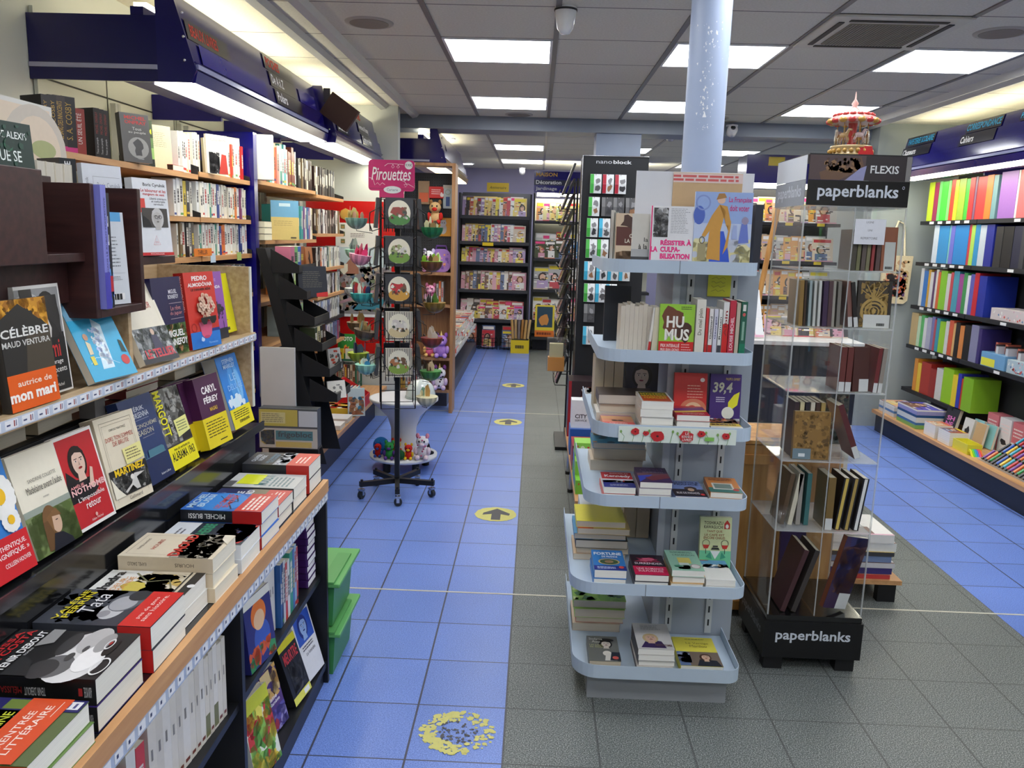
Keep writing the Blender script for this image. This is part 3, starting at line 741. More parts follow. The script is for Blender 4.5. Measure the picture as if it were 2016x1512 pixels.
# ---- leaning row on the sloping rack (right to left)
LX, LZ = -.872, .953
def lean_book(y, w_, h, t_, cover, label, art, lean=15, **k):
    return book(stand(k.pop('x', LX), y, k.pop('z', LZ), k.pop('phi', -3), lean), w_, h, t_, cover, label, art=art, **k)
def a_deluge(A):
    A.rect(0, .0, 1, .27, (232, 218, 30)); A.rect(0, .27, 1, 1, (40, 128, 214)); A.ell(.62, .6, .3, .28, (74, 156, 230)); A.ell(.75, .56, .14, .22, (116, 184, 240))
    for i, (u, v, s_) in enumerate(((.15, .36, .12), (.3, .34, .14), (.48, .33, .16), (.62, .37, .13), (.52, .42, .1), (.25, .42, .07), (.75, .31, .1))): A.blob(u, v, s_*.8, s_*.5, (214-6*(i % 3), 230, 244), i, 14, .3)
    A.rect(0, 0, 1, .27, (232, 218, 30))
    A.stroke([(.6, .98), (.66, .7), (.72, .45)], .006, (30, 60, 110))
    A.text('STEPHEN\nMARKLEY', .25, .82, .8, .95, (196, 224, 246), .01); A.text('LE\nDÉLUGE', .2, .52, .9, .74, (150, 200, 244), .005)
    A.lines(.12, .12, .9, .24, 4, (60, 60, 20), 3); A.text('STEPHEN KING', .3, .06, .8, .1, (50, 50, 20)); A.part('title')
lean_book(-.985, .15, .232, .045, (40, 128, 214), 'sky-blue novel with clouds and a yellow paper band, end of the sloping rack', a_deluge, spine=(205, 205, 200), pages=PGW)
PUR = (74, 30, 70)
for k, l in ((2, 'leftmost of the three purple and yellow novels, only its spine showing'), (1, 'middle of the three purple and yellow novels, only its spine showing')):
    lean_book(-1.205-.024*k, .14, .205-.004*k, .02, PUR, l, lambda A: A.rect(0, 0, 1, .4, (222, 200, 30)), x=LX+.006-.0315*k, sart=lambda A: (A.rect(0, 0, 1, .4, (222, 200, 30)), A.vtext('CARYL FÉREY  MAGALI', .3, .45, .7, .95, (200, 170, 200))), lean=13, phi=-6)
def a_ferey(A):
    A.part('paper_band').rect(0, 0, 1, .43, (226, 206, 34)); A.lines(.1, .14, .93, .38, 6, (70, 60, 20), 5, .35); A.rect(.5, .06, .8, .075, (40, 40, 30)); A.part('cover_print')
    A.text('CARYL\nFÉREY', .22, .62, .82, .86, (240, 236, 236), .03); A.text('MAGALI', .38, .5, .68, .555, (214, 176, 60), .02)
lean_book(-1.205, .14, .208, .03, PUR, 'purple novel with yellow paper band, front of the three alike', a_ferey, sart=lambda A: A.rect(0, 0, 1, .43, (222, 200, 30)), lean=13, x=LX+.008, phi=-6)
def a_bama(A):
    A.rect(0, .3, 1, 1, (92, 92, 90)); A.speck(0, .3, 1, 1, 90, [(60, 60, 60), (130, 130, 128), (40, 40, 40), (160, 160, 156)], 3, .05); A.poly([(.62, .3), (.98, .3), (.95, .62), (.84, .7), (.72, .62)], (24, 24, 26)); A.ell(.83, .73, .07, .05, (50, 46, 44))
    A.part('paper_band').rect(0, 0, 1, .28, (232, 220, 20)); A.part('cover_print')
    A.vtext('MARGOTT', .05, .42, .3, 1.0, (226, 220, 20), .02, up=False); A.vtext('MARGUERITE ... ROMAN', .34, .34, .43, .66, (235, 235, 235), .0)
    A.text('ALABAMA 1963', .06, .1, .92, .21, (24, 24, 20), .015); A.text('PAR LES AUTEURS DE', .2, .225, .8, .25, (60, 60, 20))
    A.part('sticky_note').poly([(.5, .36), (.98, .4), (.97, .6), (.48, .58)], (226, 224, 140)); A.lines(.55, .42, .92, .56, 4, (120, 130, 90), 8)
lean_book(-1.42, .14, .212, .025, (60, 60, 60), 'black-and-white photo novel with yellow band and pale sticky note', a_bama, lean=16)
NB = (36, 56, 104)
def a_orsenna(A):
    A.rect(0, 0, 1, .3, (24, 40, 84)); A.text('ÉRIK\nORSENNA', .3, .76, .78, .9, (214, 220, 232), .005); A.rect(.35, .735, .75, .74, (150, 160, 190)); A.text('LA CINQUIÈME\nSAISON', .14, .56, .94, .7, (190, 184, 170), .003)
    A.rect(.4, .53, .76, .535, (150, 150, 160))
    for k in range(5): A.rect(.12+.05*k, .3, .15+.05*k, .36+.03*(k % 2), (56, 98, 130))
    A.poly([(.4, .3), (.9, .3), (.9, .36), (.84, .38), (.42, .38)], (70, 120, 140)); A.poly([(.08, .3), (.14, .3), (.11, .4)], (56, 98, 130)); A.rect(.05, .295, .92, .302, (90, 130, 150))
    A.text('Robert Laffont', .58, .06, .88, .085, (210, 214, 224), .0)
lean_book(-1.585, .152, .22, .028, NB, 'dark blue novel with a small green station drawing on the sloping rack', a_orsenna, lean=16)
def a_martinez(A):
    A.ring(.5, .52, .0, .0, .1, IV)
    for a in ((.1, .06, .1+.006, .94), (.1, .934, .9, .94), (.894, .06, .9, .94), (.14, .1, .144, .9), (.14, .9, .86, .904), (.856, .1, .86, .9)): A.rect(*a, (150, 140, 124))
    A.text('CAROLE MARTINEZ', .3, .83, .72, .855, (70, 66, 62), .0); A.text('DORS TON SOMMEIL\nDE BRUTE', .16, .66, .86, .77, (170, 60, 50), .0)
    A.part('paper_band').poly([(0, .06), (.98, .0), (1, .38), (.0, .4)][:0] or [(.04, .1), (1, .1), (1, .41), (.04, .41)], (40, 40, 42)); A.speck(.05, .11, .99, .34, 110, [(90, 90, 88), (30, 30, 30), (150, 150, 148), (60, 60, 60)], 4, .04)
    A.poly([(.3, .14), (.5, .2), (.62, .3), (.9, .28), (.66, .25), (.7, .12), (.6, .12), (.52, .18), (.34, .12)], (206, 204, 200)); A.ell(.56, .27, .05, .03, (220, 216, 210)); A.poly([(.04, .1), (.3, .1), (.16, .2), (.04, .34)], IV)
    A.part('cover_print'); A.text('MARTINEZ', .16, .33, .92, .41, (240, 200, 40), .035); A.text('Gallimard', .36, .04, .7, .08, (90, 86, 80), .0)
    A.part('sticky_note').poly([(.5, .42), (.98, .44), (.96, .62), (.48, .6)], (232, 224, 150)); A.lines(.54, .46, .92, .59, 4, (120, 110, 80), 7)
lean_book(-1.728, .14, .207, .034, CREAM, 'thick cream novel with dark photo band and pale sticky note', a_martinez, spine=(206, 194, 172), lean=13, phi=-8, x=LX+.004, sart=lambda A: (A.lines(.2, .7, .8, .76, 3, (110, 70, 60), 2), A.lines(.2, .55, .8, .62, 3, (110, 70, 60), 3)))
RD = (190, 36, 44)
def a_noth(A):
    A.rect(.04, .035, .96, .965, RD); A.poly([(.04, .5), (.1, .64), (.3, .52), (.62, .5), (.78, .36), (.6, .3), (.04, .3)], (28, 24, 28)); A.face(.45, .7, .13, (222, 190, 172), (34, 26, 24), .4, (150, 40, 44))
    A.poly([(.56, .42), (.68, .6), (.74, .58), (.66, .38)], (220, 188, 170))
    A.text('AMÉLIE', .08, .445, .42, .48, (240, 160, 160), .02); A.text('NOTHOMB', .08, .375, .94, .44, (244, 190, 190), .03); A.text("L'impossible\nretour", .18, .2, .86, .34, (246, 240, 238), .006); A.text('Albin Michel', .35, .06, .65, .085, (236, 220, 216), .0); A.ell(.5, .11, .03, .02, (230, 180, 170))
lean_book(-1.87, .135, .205, .014, (236, 232, 228), 'red portrait novel with white border on the sloping rack', a_noth, lean=14)
def a_coll(A):
    A.rect(0, 0, 1, .46, (98, 118, 62)); A.speck(0, .0, 1, .44, 60, [(110, 128, 74), (84, 104, 52), (124, 140, 92)], 5, .1); A.rect(0, .4, 1, .46, (150, 160, 150))
    A.ell(.47, .27, .17, .17, (120, 86, 52)); A.poly([(.3, .3), (.26, .02), (.5, .02), (.48, .3)], (104, 74, 44)); A.ell(.56, .26, .11, .11, (206, 172, 146)); A.poly([(.38, .33), (.62, .385), (.7, .3), (.5, .32), (.46, .16)], (128, 92, 56)); A.rect(.55, .27, .6, .28, (50, 36, 30)); A.poly([(.45, .16), (.62, .14), (.78, .05), (.8, 0), (.34, 0)], (26, 28, 40))
    A.text('SANDRINE COLLETTE', .26, .7, .86, .735, (110, 106, 100), .0); A.text("Madelaine avant l'aube", .18, .6, .93, .67, (64, 62, 60), .0); A.text('roman', .46, .52, .58, .535, (90, 90, 90), .0)
lean_book(-2.012, .14, .205, .016, IV, 'cream novel with a photo of a fair-haired girl in a green field', a_coll, lean=15)
def daisy(A, u, v, r_):
    for k in range(14):
        a = k*2*PI/14; A.ell(u+r_*.62*math.cos(a)/A.ar, v+r_*.62*math.sin(a), r_*.3/A.ar, r_*.3, (238, 238, 236), 8)
    A.ell(u, v, r_*.34/A.ar, r_*.34, (240, 190, 40))
def a_daisy(A):
    A.rect(0, .3, 1, 1, (56, 128, 206)); A.ell(.3, .8, .5, .25, (110, 170, 226)); daisy(A, .75, .62, .2); daisy(A, .82, .42, .11); daisy(A, .3, .5, .13); A.part('paper_band').rect(0, 0, 1, .32, (206, 36, 44)); A.part('cover_print')
    A.text('AUTHENTIQUE.\nMAGNIFIQUE. »', .3, .16, .96, .26, (240, 230, 230), .01); A.text('COLLEEN HOOVER', .46, .09, .94, .125, (240, 226, 226), .01)
lean_book(-2.175, .14, .235, .03, (56, 128, 206), 'blue daisy novel with red paper band at the left edge of the rack', a_daisy, lean=14)
lean_book(-2.33, .14, .2, .02, (226, 226, 224), 'white book peeking in at the lower left edge of the rack', lambda A: A.lines(.1, .5, .9, .8, 3, (120, 120, 120)), lean=14)

# ---- books lying behind the rack, under the oak shelf
def plain(M, w_, h, t_, c, label, **k): return book(M, w_, h, t_, c, label, **k)
plain(flat(-1.0, -1.11, 1.1797, 178), .14, .15, .038, (206, 192, 164), 'cream hardback lying under the oak shelf, right of the second grey post', group='books lying under the oak shelf')
plain(flat(-1.0, -.96, 1.1757, 182), .14, .15, .034, (60, 44, 30), 'brown novel lying under the oak shelf, next to a cream one', group='books lying under the oak shelf')
for k in range(2): plain(flat(-1.0, -1.4+.004*k, 1.1638+.0226*k, 176), .16, .16, .022, (140, 40, 40), 'red-edged hardback %s of the pair lying under the oak shelf' % ('bottom', 'top')[k], group='books lying under the oak shelf')
plain(flat(-1.0, -1.98, 1.1867, 180), .16, .15, .045, (200, 184, 158), 'thick tan book lying under the oak shelf, leftmost', group='books lying under the oak shelf')
plain(flat(-1.0, -1.78, 1.1747, 183), .145, .15, .033, (214, 200, 172), 'thin cream book lying under the oak shelf between two grey posts', group='books lying under the oak shelf')
for i, c in enumerate(((196, 206, 60), (150, 160, 90), (40, 40, 44), (222, 222, 220), (60, 50, 50))):
    mini(spine_out(-1.06, -1.70+.024*i, 1.126, 0), .1, .086, .02, c, '%s small book standing in the shade under the oak shelf' % cname(c), 'small books standing under the oak shelf', seed=i)

# ---- upper row on the oak shelf (right to left)
UX, UZ = -.897, 1.2505
def up_book(y, w_, h, t_, cover, label, art, lean=6, **k):
    return book(stand(k.pop('x', UX), y, k.pop('z', UZ), k.pop('phi', -2), lean, k.pop('roll', 0)), w_, h, t_, cover, label, art=art, **k)
def a_yel(A):
    A.lines(.2, .2, .6, .8, 14, (150, 140, 20), 4, .3); A.ring(.3, .88, .1, .06, .3, (150, 140, 20)); A.rect(.3, .05, .6, .1, (60, 60, 50))
up_book(-.925, .13, .19, .03, (222, 214, 20), 'yellow book with its back cover out, right end of the oak shelf', a_yel, lean=10, x=-.93, spine=(210, 200, 30))
def a_jac(A):
    A.rect(0, 0, 1, .16, (38, 36, 46)); A.rect(.38, .12, .44, .36, (38, 30, 44)); A.blob(.42, .42, .4, .13, (44, 34, 50), 2, 22, .3); A.blob(.3, .48, .22, .08, (44, 34, 50), 3); A.blob(.58, .46, .24, .08, (44, 34, 50), 6); A.speck(.05, .3, .85, .5, 60, [(44, 34, 50), (150, 90, 170)], 4, .02); A.rect(.8, .14, .82, .26, (38, 30, 44)); A.rect(.18, .52, .2, .6, (44, 34, 50))
    A.text('GAËL FAYE', .04, .86, .66, .91, (214, 180, 222), .0); A.text('JACARANDA', -.0, .74, .84, .8, (244, 236, 244), .03)
up_book(-1.075, .14, .205, .018, (148, 88, 168), 'purple novel with a black tree silhouette on the oak shelf', a_jac, x=-.905)
def a_almo(A):
    A.rect(0, 0, 1, .22, (40, 120, 206)); A.rect(.45, .2, 1, .24, (24, 54, 130)); A.text('PEDRO\nALMODÓVAR', .1, .81, .92, .95, (244, 234, 230), .035); A.text('LE DERNIER RÊVE', .18, .755, .85, .795, (40, 24, 24), .025); A.ring(.14, .28, .09, .06, .2, (170, 40, 36))
    A.poly([(.3, .34), (.76, .34), (.7, .17), (.62, .13), (.44, .13), (.37, .17)], (222, 92, 130)); A.ell(.53, .14, .1, .02, (190, 70, 110))
    r_ = random.Random(8)
    for k in range(46):
        a = r_.random()*6.28; q = math.sqrt(r_.random()); u, v = .53+.27*q*math.cos(a), .53+.16*q*math.sin(a); c_ = r_.randrange(3)
        A.ell(u, v, .055, .036, [(226, 190, 166), (212, 172, 146), (236, 206, 184)][c_], 9); A.ell(u, v, .025, .016, [(196, 150, 124), (222, 186, 160), (186, 140, 116)][c_], 7)
    A.poly([(.27, .4), (.8, .41), (.79, .35), (.72, .31), (.62, .31), (.56, .37), (.5, .37), (.45, .31), (.34, .31), (.28, .35)], (24, 20, 22)); A.text('Flammarion', .45, .05, .75, .08, (150, 190, 236), .0); A.blob(.25, .12, .05, .03, (190, 210, 240), 2)
up_book(-1.245, .145, .212, .03, (208, 54, 44), 'red novel with sunglasses on a pink flower vase cover', a_almo, spine=(170, 34, 30), phi=-10, x=-.885, sart=lambda A: (A.vtext('PEDRO ALMODÓVAR', .25, .5, .75, .96, (236, 190, 186), .02), A.rect(0, .0, 1, .2, (150, 26, 26))))
def a_bonn(A):
    A.part('paper_band').rect(0, 0, 1, .4, (64, 96, 48)); A.speck(0, 0, 1, .4, 150, [(84, 122, 58), (46, 74, 38), (120, 140, 84), (170, 120, 80), (36, 56, 30)], 5, .05); A.part('cover_print')
    A.text('MIGUEL\nBONNEFOY', .5, .72, .86, .84, (226, 226, 234), .01); A.rect(.5, .66, .95, .665, (200, 180, 190)); A.text('Le rêve\ndu jaguar', .5, .5, .92, .63, (214, 140, 140), .0); A.rect(.5, .46, .95, .465, (200, 180, 190)); A.text('MIGUEL\nBONNEFOY', .2, .12, .98, .32, (240, 240, 236), .03)
up_book(-1.395, .14, .205, .02, (36, 32, 74), 'navy novel with a green jungle paper band on the oak shelf', a_bonn, x=-.905, phi=-6)
def a_nom(A):
    A.part('paper_band').rect(0, 0, 1, .44, (116, 120, 124)); A.speck(0, .05, 1, .44, 80, [(150, 154, 156), (80, 84, 88), (60, 66, 56), (188, 190, 190)], 6, .06); A.poly([(.35, .08), (.72, .08), (.66, .24), (.62, .34), (.46, .34), (.44, .2)], (40, 36, 70)); A.ell(.54, .38, .05, .04, (200, 170, 150)); A.rect(0, 0, 1, .06, (30, 30, 40)); A.part('cover_print')
    A.text('LE NOM\nSUR LE MUR', .2, .68, .8, .86, (176, 60, 50), .0); A.text('LE TELLIER', .12, .06, .95, .17, (206, 60, 70), .03); A.rect(.9, .44, .905, 1, (200, 188, 160))
up_book(-1.535, .14, .205, .018, (224, 216, 196), 'cream novel with a garden photo band, leaning left of the navy novel', a_nom, lean=24, x=-.878, phi=-9)
def a_pluie(A):
    A.rect(0, 0, 1, .8, (64, 172, 214)); A.rect(0, .7, 1, 1, (120, 170, 200)); A.poly([(.3, .12), (.56, .12), (.66, .62), (.5, .7)], (210, 234, 246)); A.speck(.34, .16, .58, .6, 60, [(236, 246, 252), (180, 196, 230)], 3, .03)
    A.stroke([(.1, .2), (.25, .26), (.45, .24), (.7, .15)], .008, (170, 220, 240)); A.ell(.86, .18, .09, .06, (200, 60, 60)); A.poly([(.16, .3), (.24, .3), (.26, .42), (.18, .46)], (222, 206, 170)); A.ell(.22, .5, .05, .04, (200, 150, 120)); A.poly([(.14, .18), (.22, .18), (.22, .28), (.14, .28)], (226, 210, 80)); A.poly([(.86, .28), (.96, .26), (.94, .4), (.88, .42)], (40, 60, 50))
    A.text('gnol', .35, .83, .92, .95, (96, 56, 70), .0); A.text('les beaux jours', .28, .74, .92, .785, (70, 90, 120), .0)
up_book(-1.775, .14, .2, .02, (70, 160, 200), 'light blue water cover novel leaning beside the oak divider', a_pluie, lean=26, x=-.872, phi=-10, spine=(214, 206, 190))
def a_olmi(A):
    A.rect(.0, .02, .965, .97, (30, 30, 32)); A.rect(.0, .55, .965, .97, (150, 150, 150)); A.ell(.66, .7, .27, .24, (44, 42, 42)); A.poly([(.45, .72), (.5, .5), (.66, .5), (.7, .6), (.62, .72)], (214, 210, 206)); A.poly([(.4, .9), (.9, .9), (.92, .5), (.8, .62), (.66, .7), (.44, .76)], (52, 50, 50)); A.rect(.54, .645, .62, .66, (30, 26, 26)); A.poly([(.3, .6), (.46, .9), (.3, .95), (.0, .9), (0, .55)], (190, 188, 184)); A.poly([(.1, .97), (.36, .97), (.38, .78), (.1, .84)], (60, 58, 56)); A.poly([(0, .02), (.96, .02), (.96, .5), (.6, .52), (.3, .6), (0, .56)], (28, 28, 30))
    A.text('Olmi', .36, .33, .82, .5, (196, 44, 44), .012); A.text('Le courage\ndes innocents', .3, .19, .9, .31, (236, 234, 230), .0); A.text('roman', .52, .15, .66, .17, (200, 200, 200), .0); A.text('Albin Michel', .46, .06, .78, .09, (220, 216, 210), .0)
up_book(-1.95, .145, .218, .02, (226, 224, 220), 'black-and-white portrait novel of a child with red title', a_olmi, lean=5, x=-.902, phi=0)
def a_cel(A):
    A.poly([(0, 1), (1, 1), (1, .72), (.5, .97), (0, .85)], (200, 140, 40)); A.speck(0, .74, 1, 1, 60, [(222, 160, 50), (170, 110, 30), (120, 80, 30)], 4, .05); A.poly([(0, .82), (.42, .96), (1, .72), (1, .3), (0, .3)], (44, 42, 40)); A.poly([(.4, .3), (1, .3), (1, .7), (.5, .66)], (74, 66, 54)); A.part('paper_band').rect(0, -.0, 1, .33, (230, 96, 26)); A.part('cover_print')
    A.text('CÉLÈBRE', .0, .66, .96, .76, (226, 226, 222), .02); A.text('MAUD VENTURA', .0, .575, .97, .63, (210, 210, 206), .015); A.text('autrice de', .18, .215, .88, .27, (246, 224, 206), .015); A.text('mon mari', .0, .08, .94, .18, (248, 240, 232), .04)
up_book(-2.05, .14, .2, .018, (50, 46, 42), 'dark novel with orange paper band in front of the child portrait', a_cel, lean=5, x=-.874, phi=-2)
up_book(-2.21, .14, .2, .02, (210, 206, 198), 'pale novel at the far left of the oak shelf', lambda A: A.lines(.1, .5, .9, .8, 4, (150, 60, 60)), lean=6)

# ---- dark wooden bookends rack standing on the oak shelf
t = thing('book_rack', 'dark wenge rack of stepped open boxes above the oak shelf', 'book rack', (-1, -2, 1.47))
def rb(n, a, b_, c, d, e, f_): return MB().box(a+1, b_+2, c-1.47, d+1, e+2, f_-1.47, (50, 26, 26)).build(n, 'wenge', t, .0015)
rb('box_front', -.875, -2.6, 1.515, -.858, -1.935, 1.685); rb('box_side', -1.02, -1.952, 1.515, -.875, -1.935, 1.685); rb('box_floor', -1.02, -2.6, 1.515, -.875, -1.953, 1.53)
rb('lower_panel', -.95, -2.6, 1.425, -.93, -1.75, 1.511)
rb('cell_floor', -1.06, -1.934, 1.512, -.89, -1.75, 1.53); rb('cell_back', -1.07, -1.934, 1.53, -1.055, -1.75, 1.68)
rb('cell_floor', -1.08, -1.734, 1.392, -.872, -1.547, 1.41); rb('cell_side', -1.08, -1.749, 1.392, -.872, -1.734, 1.672); rb('cell_side', -1.08, -1.547, 1.392, -.872, -1.531, 1.672); rb('cell_back', -1.095, -1.749, 1.392, -1.08, -1.531, 1.695)
rb('cell_floor', -1.08, -1.53, 1.492, -.925, -1.24, 1.512); rb('cell_back', -1.095, -1.53, 1.492, -1.08, -1.24, 1.64); rb('cell_side', -1.08, -1.256, 1.512, -.94, -1.24, 1.635)
rb('foot', -1.18, -2.6, 1.475, -1.02, -1.25, 1.49)
GRN = (20, 46, 38)
def a_alexis(A):
    A.text('CLAUDE ALEXIS', .06, .87, .9, .925, (230, 236, 232), .012); A.text('QUE SE\nPASSERA-T-IL', .05, .55, .96, .78, (226, 234, 230), .008); A.text('TRILOGIE', .3, .42, .92, .46, (200, 214, 206), .0); A.text('de mon préféré\nagis', .1, .2, .95, .33, (220, 230, 224), .0, .2); A.text('ÉDITIONS', .6, .06, .9, .1, (190, 200, 196), .0); A.ring(.55, .82, .08, .05, .3, (40, 100, 70)); A.ell(.57, .835, .07, .045, GRN)
    A.speck(.02, .3, .98, .98, 40, [(30, 70, 54), (24, 60, 44)], 6, .02)
book(stand(-.985, -1.905, 1.531, -8, 4), .145, .25, .03, GRN, 'dark green hardback standing tall in the wenge rack', art=a_alexis)
book(spine_out(-.862, -1.706, 1.4105, 0), .15, .26, .022, (126, 128, 206), 'lilac-blue thin book upright in the open wenge box', art=None, sart=lambda A: (A.rect(0, 0, 1, .3, (70, 66, 170)), A.vtext('DANS LE RUBAN PERSPECTIVE', .5, .3, .75, .9, (60, 60, 110), .0)), group='books in the open wenge box')
book(spine_out(-.872, -1.675, 1.4105, 0), .14, .245, .029, (24, 28, 44), 'black book with blue dots upright in the open wenge box', sart=lambda A: (A.vtext('E E', .3, .55, .7, .8, WHT, .02), A.speck(0, .0, 1, .45, 16, [(50, 110, 200), (70, 160, 220)], 4, .06), A.rect(.1, .14, .95, .28, (190, 40, 50))), group='books in the open wenge box')
def a_back(A):
    A.rect(0, .9, .9, 1, (90, 160, 210)); A.lines(.08, .4, .8, .75, 9, (120, 124, 130), 3, .3); A.rect(0, .34, .9, .342, (150, 150, 150)); A.lines(.4, .26, .8, .31, 3, (120, 120, 124), 4, .3); A.rect(.1, .05, .8, .12, (230, 230, 230)); A.lines(.12, .05, .78, .115, 1, (30, 30, 30), 9, 1.0)
book(stand(-.905, -1.665, 1.4105, -16, 3), .085, .205, .02, (206, 210, 216), 'grey-white book back cover out with barcode in the open wenge box', art=a_back, spine=(170, 36, 44), back=(170, 36, 44), group='books in the open wenge box')
def a_cyr(A):
    A.text('Boris Cyrulnik', .3, .89, .95, .945, (36, 36, 40), .012); A.text('Le laboureur et les\nmangeurs de vent', .22, .775, .95, .87, (206, 60, 56), .012); A.text('Liberté intérieure\net confortable\nservitude', .45, .66, .95, .76, (80, 80, 84), .0); A.rect(.1, .56, .3, .74, (220, 70, 60))
    A.rect(.18, .37, .93, .62, (70, 66, 62)); A.face(.62, .5, .1, (190, 186, 182), (200, 198, 196), -.2, (120, 116, 112)); A.poly([(.18, .37), (.42, .37), (.36, .46), (.2, .52)], (26, 26, 28)); A.ring(.57, .505, .05, .025, .2, (40, 40, 40)); A.ring(.69, .505, .05, .025, .2, (40, 40, 40))
    A.stroke([(.42, .14), (.52, .26), (.62, .14), (.42, .14)], .004, (200, 60, 60)); A.text('ODILE\nJACOB', .47, .155, .57, .185, (200, 60, 60), .0); A.rect(.06, 0, 1, .04, (200, 44, 44)); A.text('PSYCHOLOGIE', .3, .01, .7, .03, (240, 220, 220), .0)
book(stand(-.93, -1.43, 1.513, -16, 4, 0), .12, .19, .022, (226, 228, 232), 'white psychology book with an old man photo on the wenge rack', art=a_cyr)
book(stand(-1.12, -1.31, 1.513, -18, 3), .13, .23, .016, (218, 222, 230), 'plain white book behind the psychology book on the wenge rack', art=lambda A: (A.rect(.25, .86, .95, .864, (150, 152, 160)), A.text('Boris Cyrulnik', .35, .72, .95, .8, (150, 156, 166), .0), A.rect(.25, .3, .256, .86, (150, 150, 160)), A.vtext('Boris Cyrulnik', .06, .5, .16, .85, (140, 140, 150), .0)))
book(spine_out(-1.115, -1.36, 1.513, -30), .1, .235, .042, (34, 36, 42), 'thick charcoal book with white spine lettering behind the wenge rack', sart=lambda A: A.vtext('FRANÇOIS HOLLANDE', .3, .15, .75, .97, (236, 236, 236), .02), art=lambda A: A.text('FR\nHO\nLE', .05, .4, .6, .95, WHT, .02))
for k in range(4): book(spine_out(-1.2, -1.44-.036*k, 1.53, 180), .1, .2, .034, (222, 214, 198), 'white fore-edge of a paperback behind the green hardback, %s from the right' % ORD[k], group='paperbacks turned fore-edge out behind the wenge rack', pages=(206, 200, 188))
# ---- books lying on the island table (far to near); heads towards the wall, spines towards the viewer
TZ = .7562
def table_stack(y0, wd, n, t_, cover, top_label, under_label, art, x0=-.65, h=.215, spine=None, pages=PGW, sart=None, under_cover=None, group='copies stacked on the black table', psi=180, seed=0):
    def mk_top(M): book(M, wd, h, t_, cover, top_label, spine=spine, pages=pages, art=art, sart=sart)
    stack(n, mk_top, x0, y0, TZ, t_, psi, wd, h, under_cover or cover, under_label, group, spine=spine, pages=pages, sart=sart, seed=seed)
def a_norek(A):
    A.part('paper_band').rect(0, 0, 1, .34, (206, 54, 44)); A.lines(.2, .08, .8, .26, 3, (240, 220, 214), 4); A.part('cover_print'); A.rect(0, .34, 1, .55, (150, 156, 166)); A.speck(0, .34, 1, .55, 40, [(190, 196, 206), (90, 96, 110)], 3, .05)
    A.text('OLIVIER\nNOREK', .2, .76, .8, .92, (196, 204, 214), .02); A.text("LES GUERRIERS\nDE L'HIVER", .1, .58, .9, .68, (90, 140, 170), .01)
table_stack(-.955, .145, 2, .046, (38, 40, 48), 'charcoal novel with red paper band on the far-end stack of the black table', 'charcoal novel with red band, * of the far-end stack on the black table', a_norek, sart=lambda A: A.rect(0, 0, 1, .34, (196, 48, 40)))
def a_moul(A):
    A.rect(0, 0, 1, .5, (186, 190, 192)); A.lines(.1, .1, .9, .4, 5, (90, 120, 130), 6, .5); A.text('MOULTI', .15, .42, .85, .6, (60, 120, 130), .03); A.rect(.0, .88, .4, 1, (90, 90, 92)); A.part('sticky_note').rect(.2, .55, .9, .86, (226, 232, 40))
table_stack(-1.115, .14, 2, .034, (206, 208, 206), 'pale grey novel with bright yellow sticky note on the black table', 'pale grey novel under the one with a yellow sticky note', a_moul, spine=(60, 62, 64), sart=lambda A: A.vtext('MOULIN', .3, .3, .7, .6, (220, 220, 220), .01), x0=-.652)
def a_icare(A):
    A.rect(0, .3, 1, .55, (120, 110, 90)); A.part('paper_band').rect(0, 0, 1, .32, (196, 44, 46)); A.lines(.1, .06, .9, .26, 4, (240, 220, 216), 3); A.part('cover_print'); A.text('ICARE\nRICHARD', .1, .5, .92, .72, (230, 232, 240), .03); A.text('ROMAN', .3, .86, .7, .92, (150, 160, 200), .01)
table_stack(-1.268, .14, 2, .033, (36, 42, 92), 'navy novel with white lettering and red band on the black table', 'navy novel with red band, * of its stack on the black table', a_icare, sart=lambda A: A.rect(0, 0, 1, .3, (180, 40, 42)))
def a_bussi(A):
    A.ell(.5, .6, .5, .3, (60, 140, 220)); A.stroke([(.1, .4), (.4, .5), (.55, .42), (.9, .52)], .02, (30, 50, 90)); A.stroke([(.5, .4), (.6, .6), (.8, .7)], .012, (30, 50, 90)); A.part('paper_band').rect(0, 0, 1, .34, (204, 44, 42)); A.lines(.08, .06, .92, .28, 4, (244, 226, 220), 3, .55); A.part('cover_print')
    A.text('MICHEL\nBUSSI', .1, .76, .92, .96, (190, 220, 244), .03); A.text('LES OMBRES\nDU MONDE', .1, .46, .92, .62, (226, 80, 80), .01)
table_stack(-1.425, .145, 3, .034, (44, 104, 190), 'bright blue novel with red paper band topping the stack of three', 'blue novel with red band, * of the stack of three', a_bussi, spine=(26, 28, 36), sart=lambda A: (A.rect(0, 0, 1, .36, (180, 36, 36)), A.vtext('MICHEL BUSSI', .3, .45, .7, .9, WHT, .01)), x0=-.645)
def a_dark(A):
    A.rect(0, .7, 1, 1, (222, 226, 232)); A.rect(0, 0, 1, .7, (40, 50, 62)); A.text('MALHERBE', .06, .5, .96, .64, (60, 150, 110), .03); A.rect(.0, .14, .4, .46, (226, 228, 230)); A.speck(.05, .0, 1, .42, 50, [(190, 50, 60), (60, 80, 130), (200, 90, 80), (30, 36, 60)], 3, .1); A.lines(.1, .78, .8, .9, 2, (120, 120, 130), 2)
table_stack(-1.58, .142, 2, .036, (220, 224, 230), 'white and dark teal novel with red shapes beside the cream one on the table', 'white novel under the dark teal and red cover', a_dark, x0=-.645)
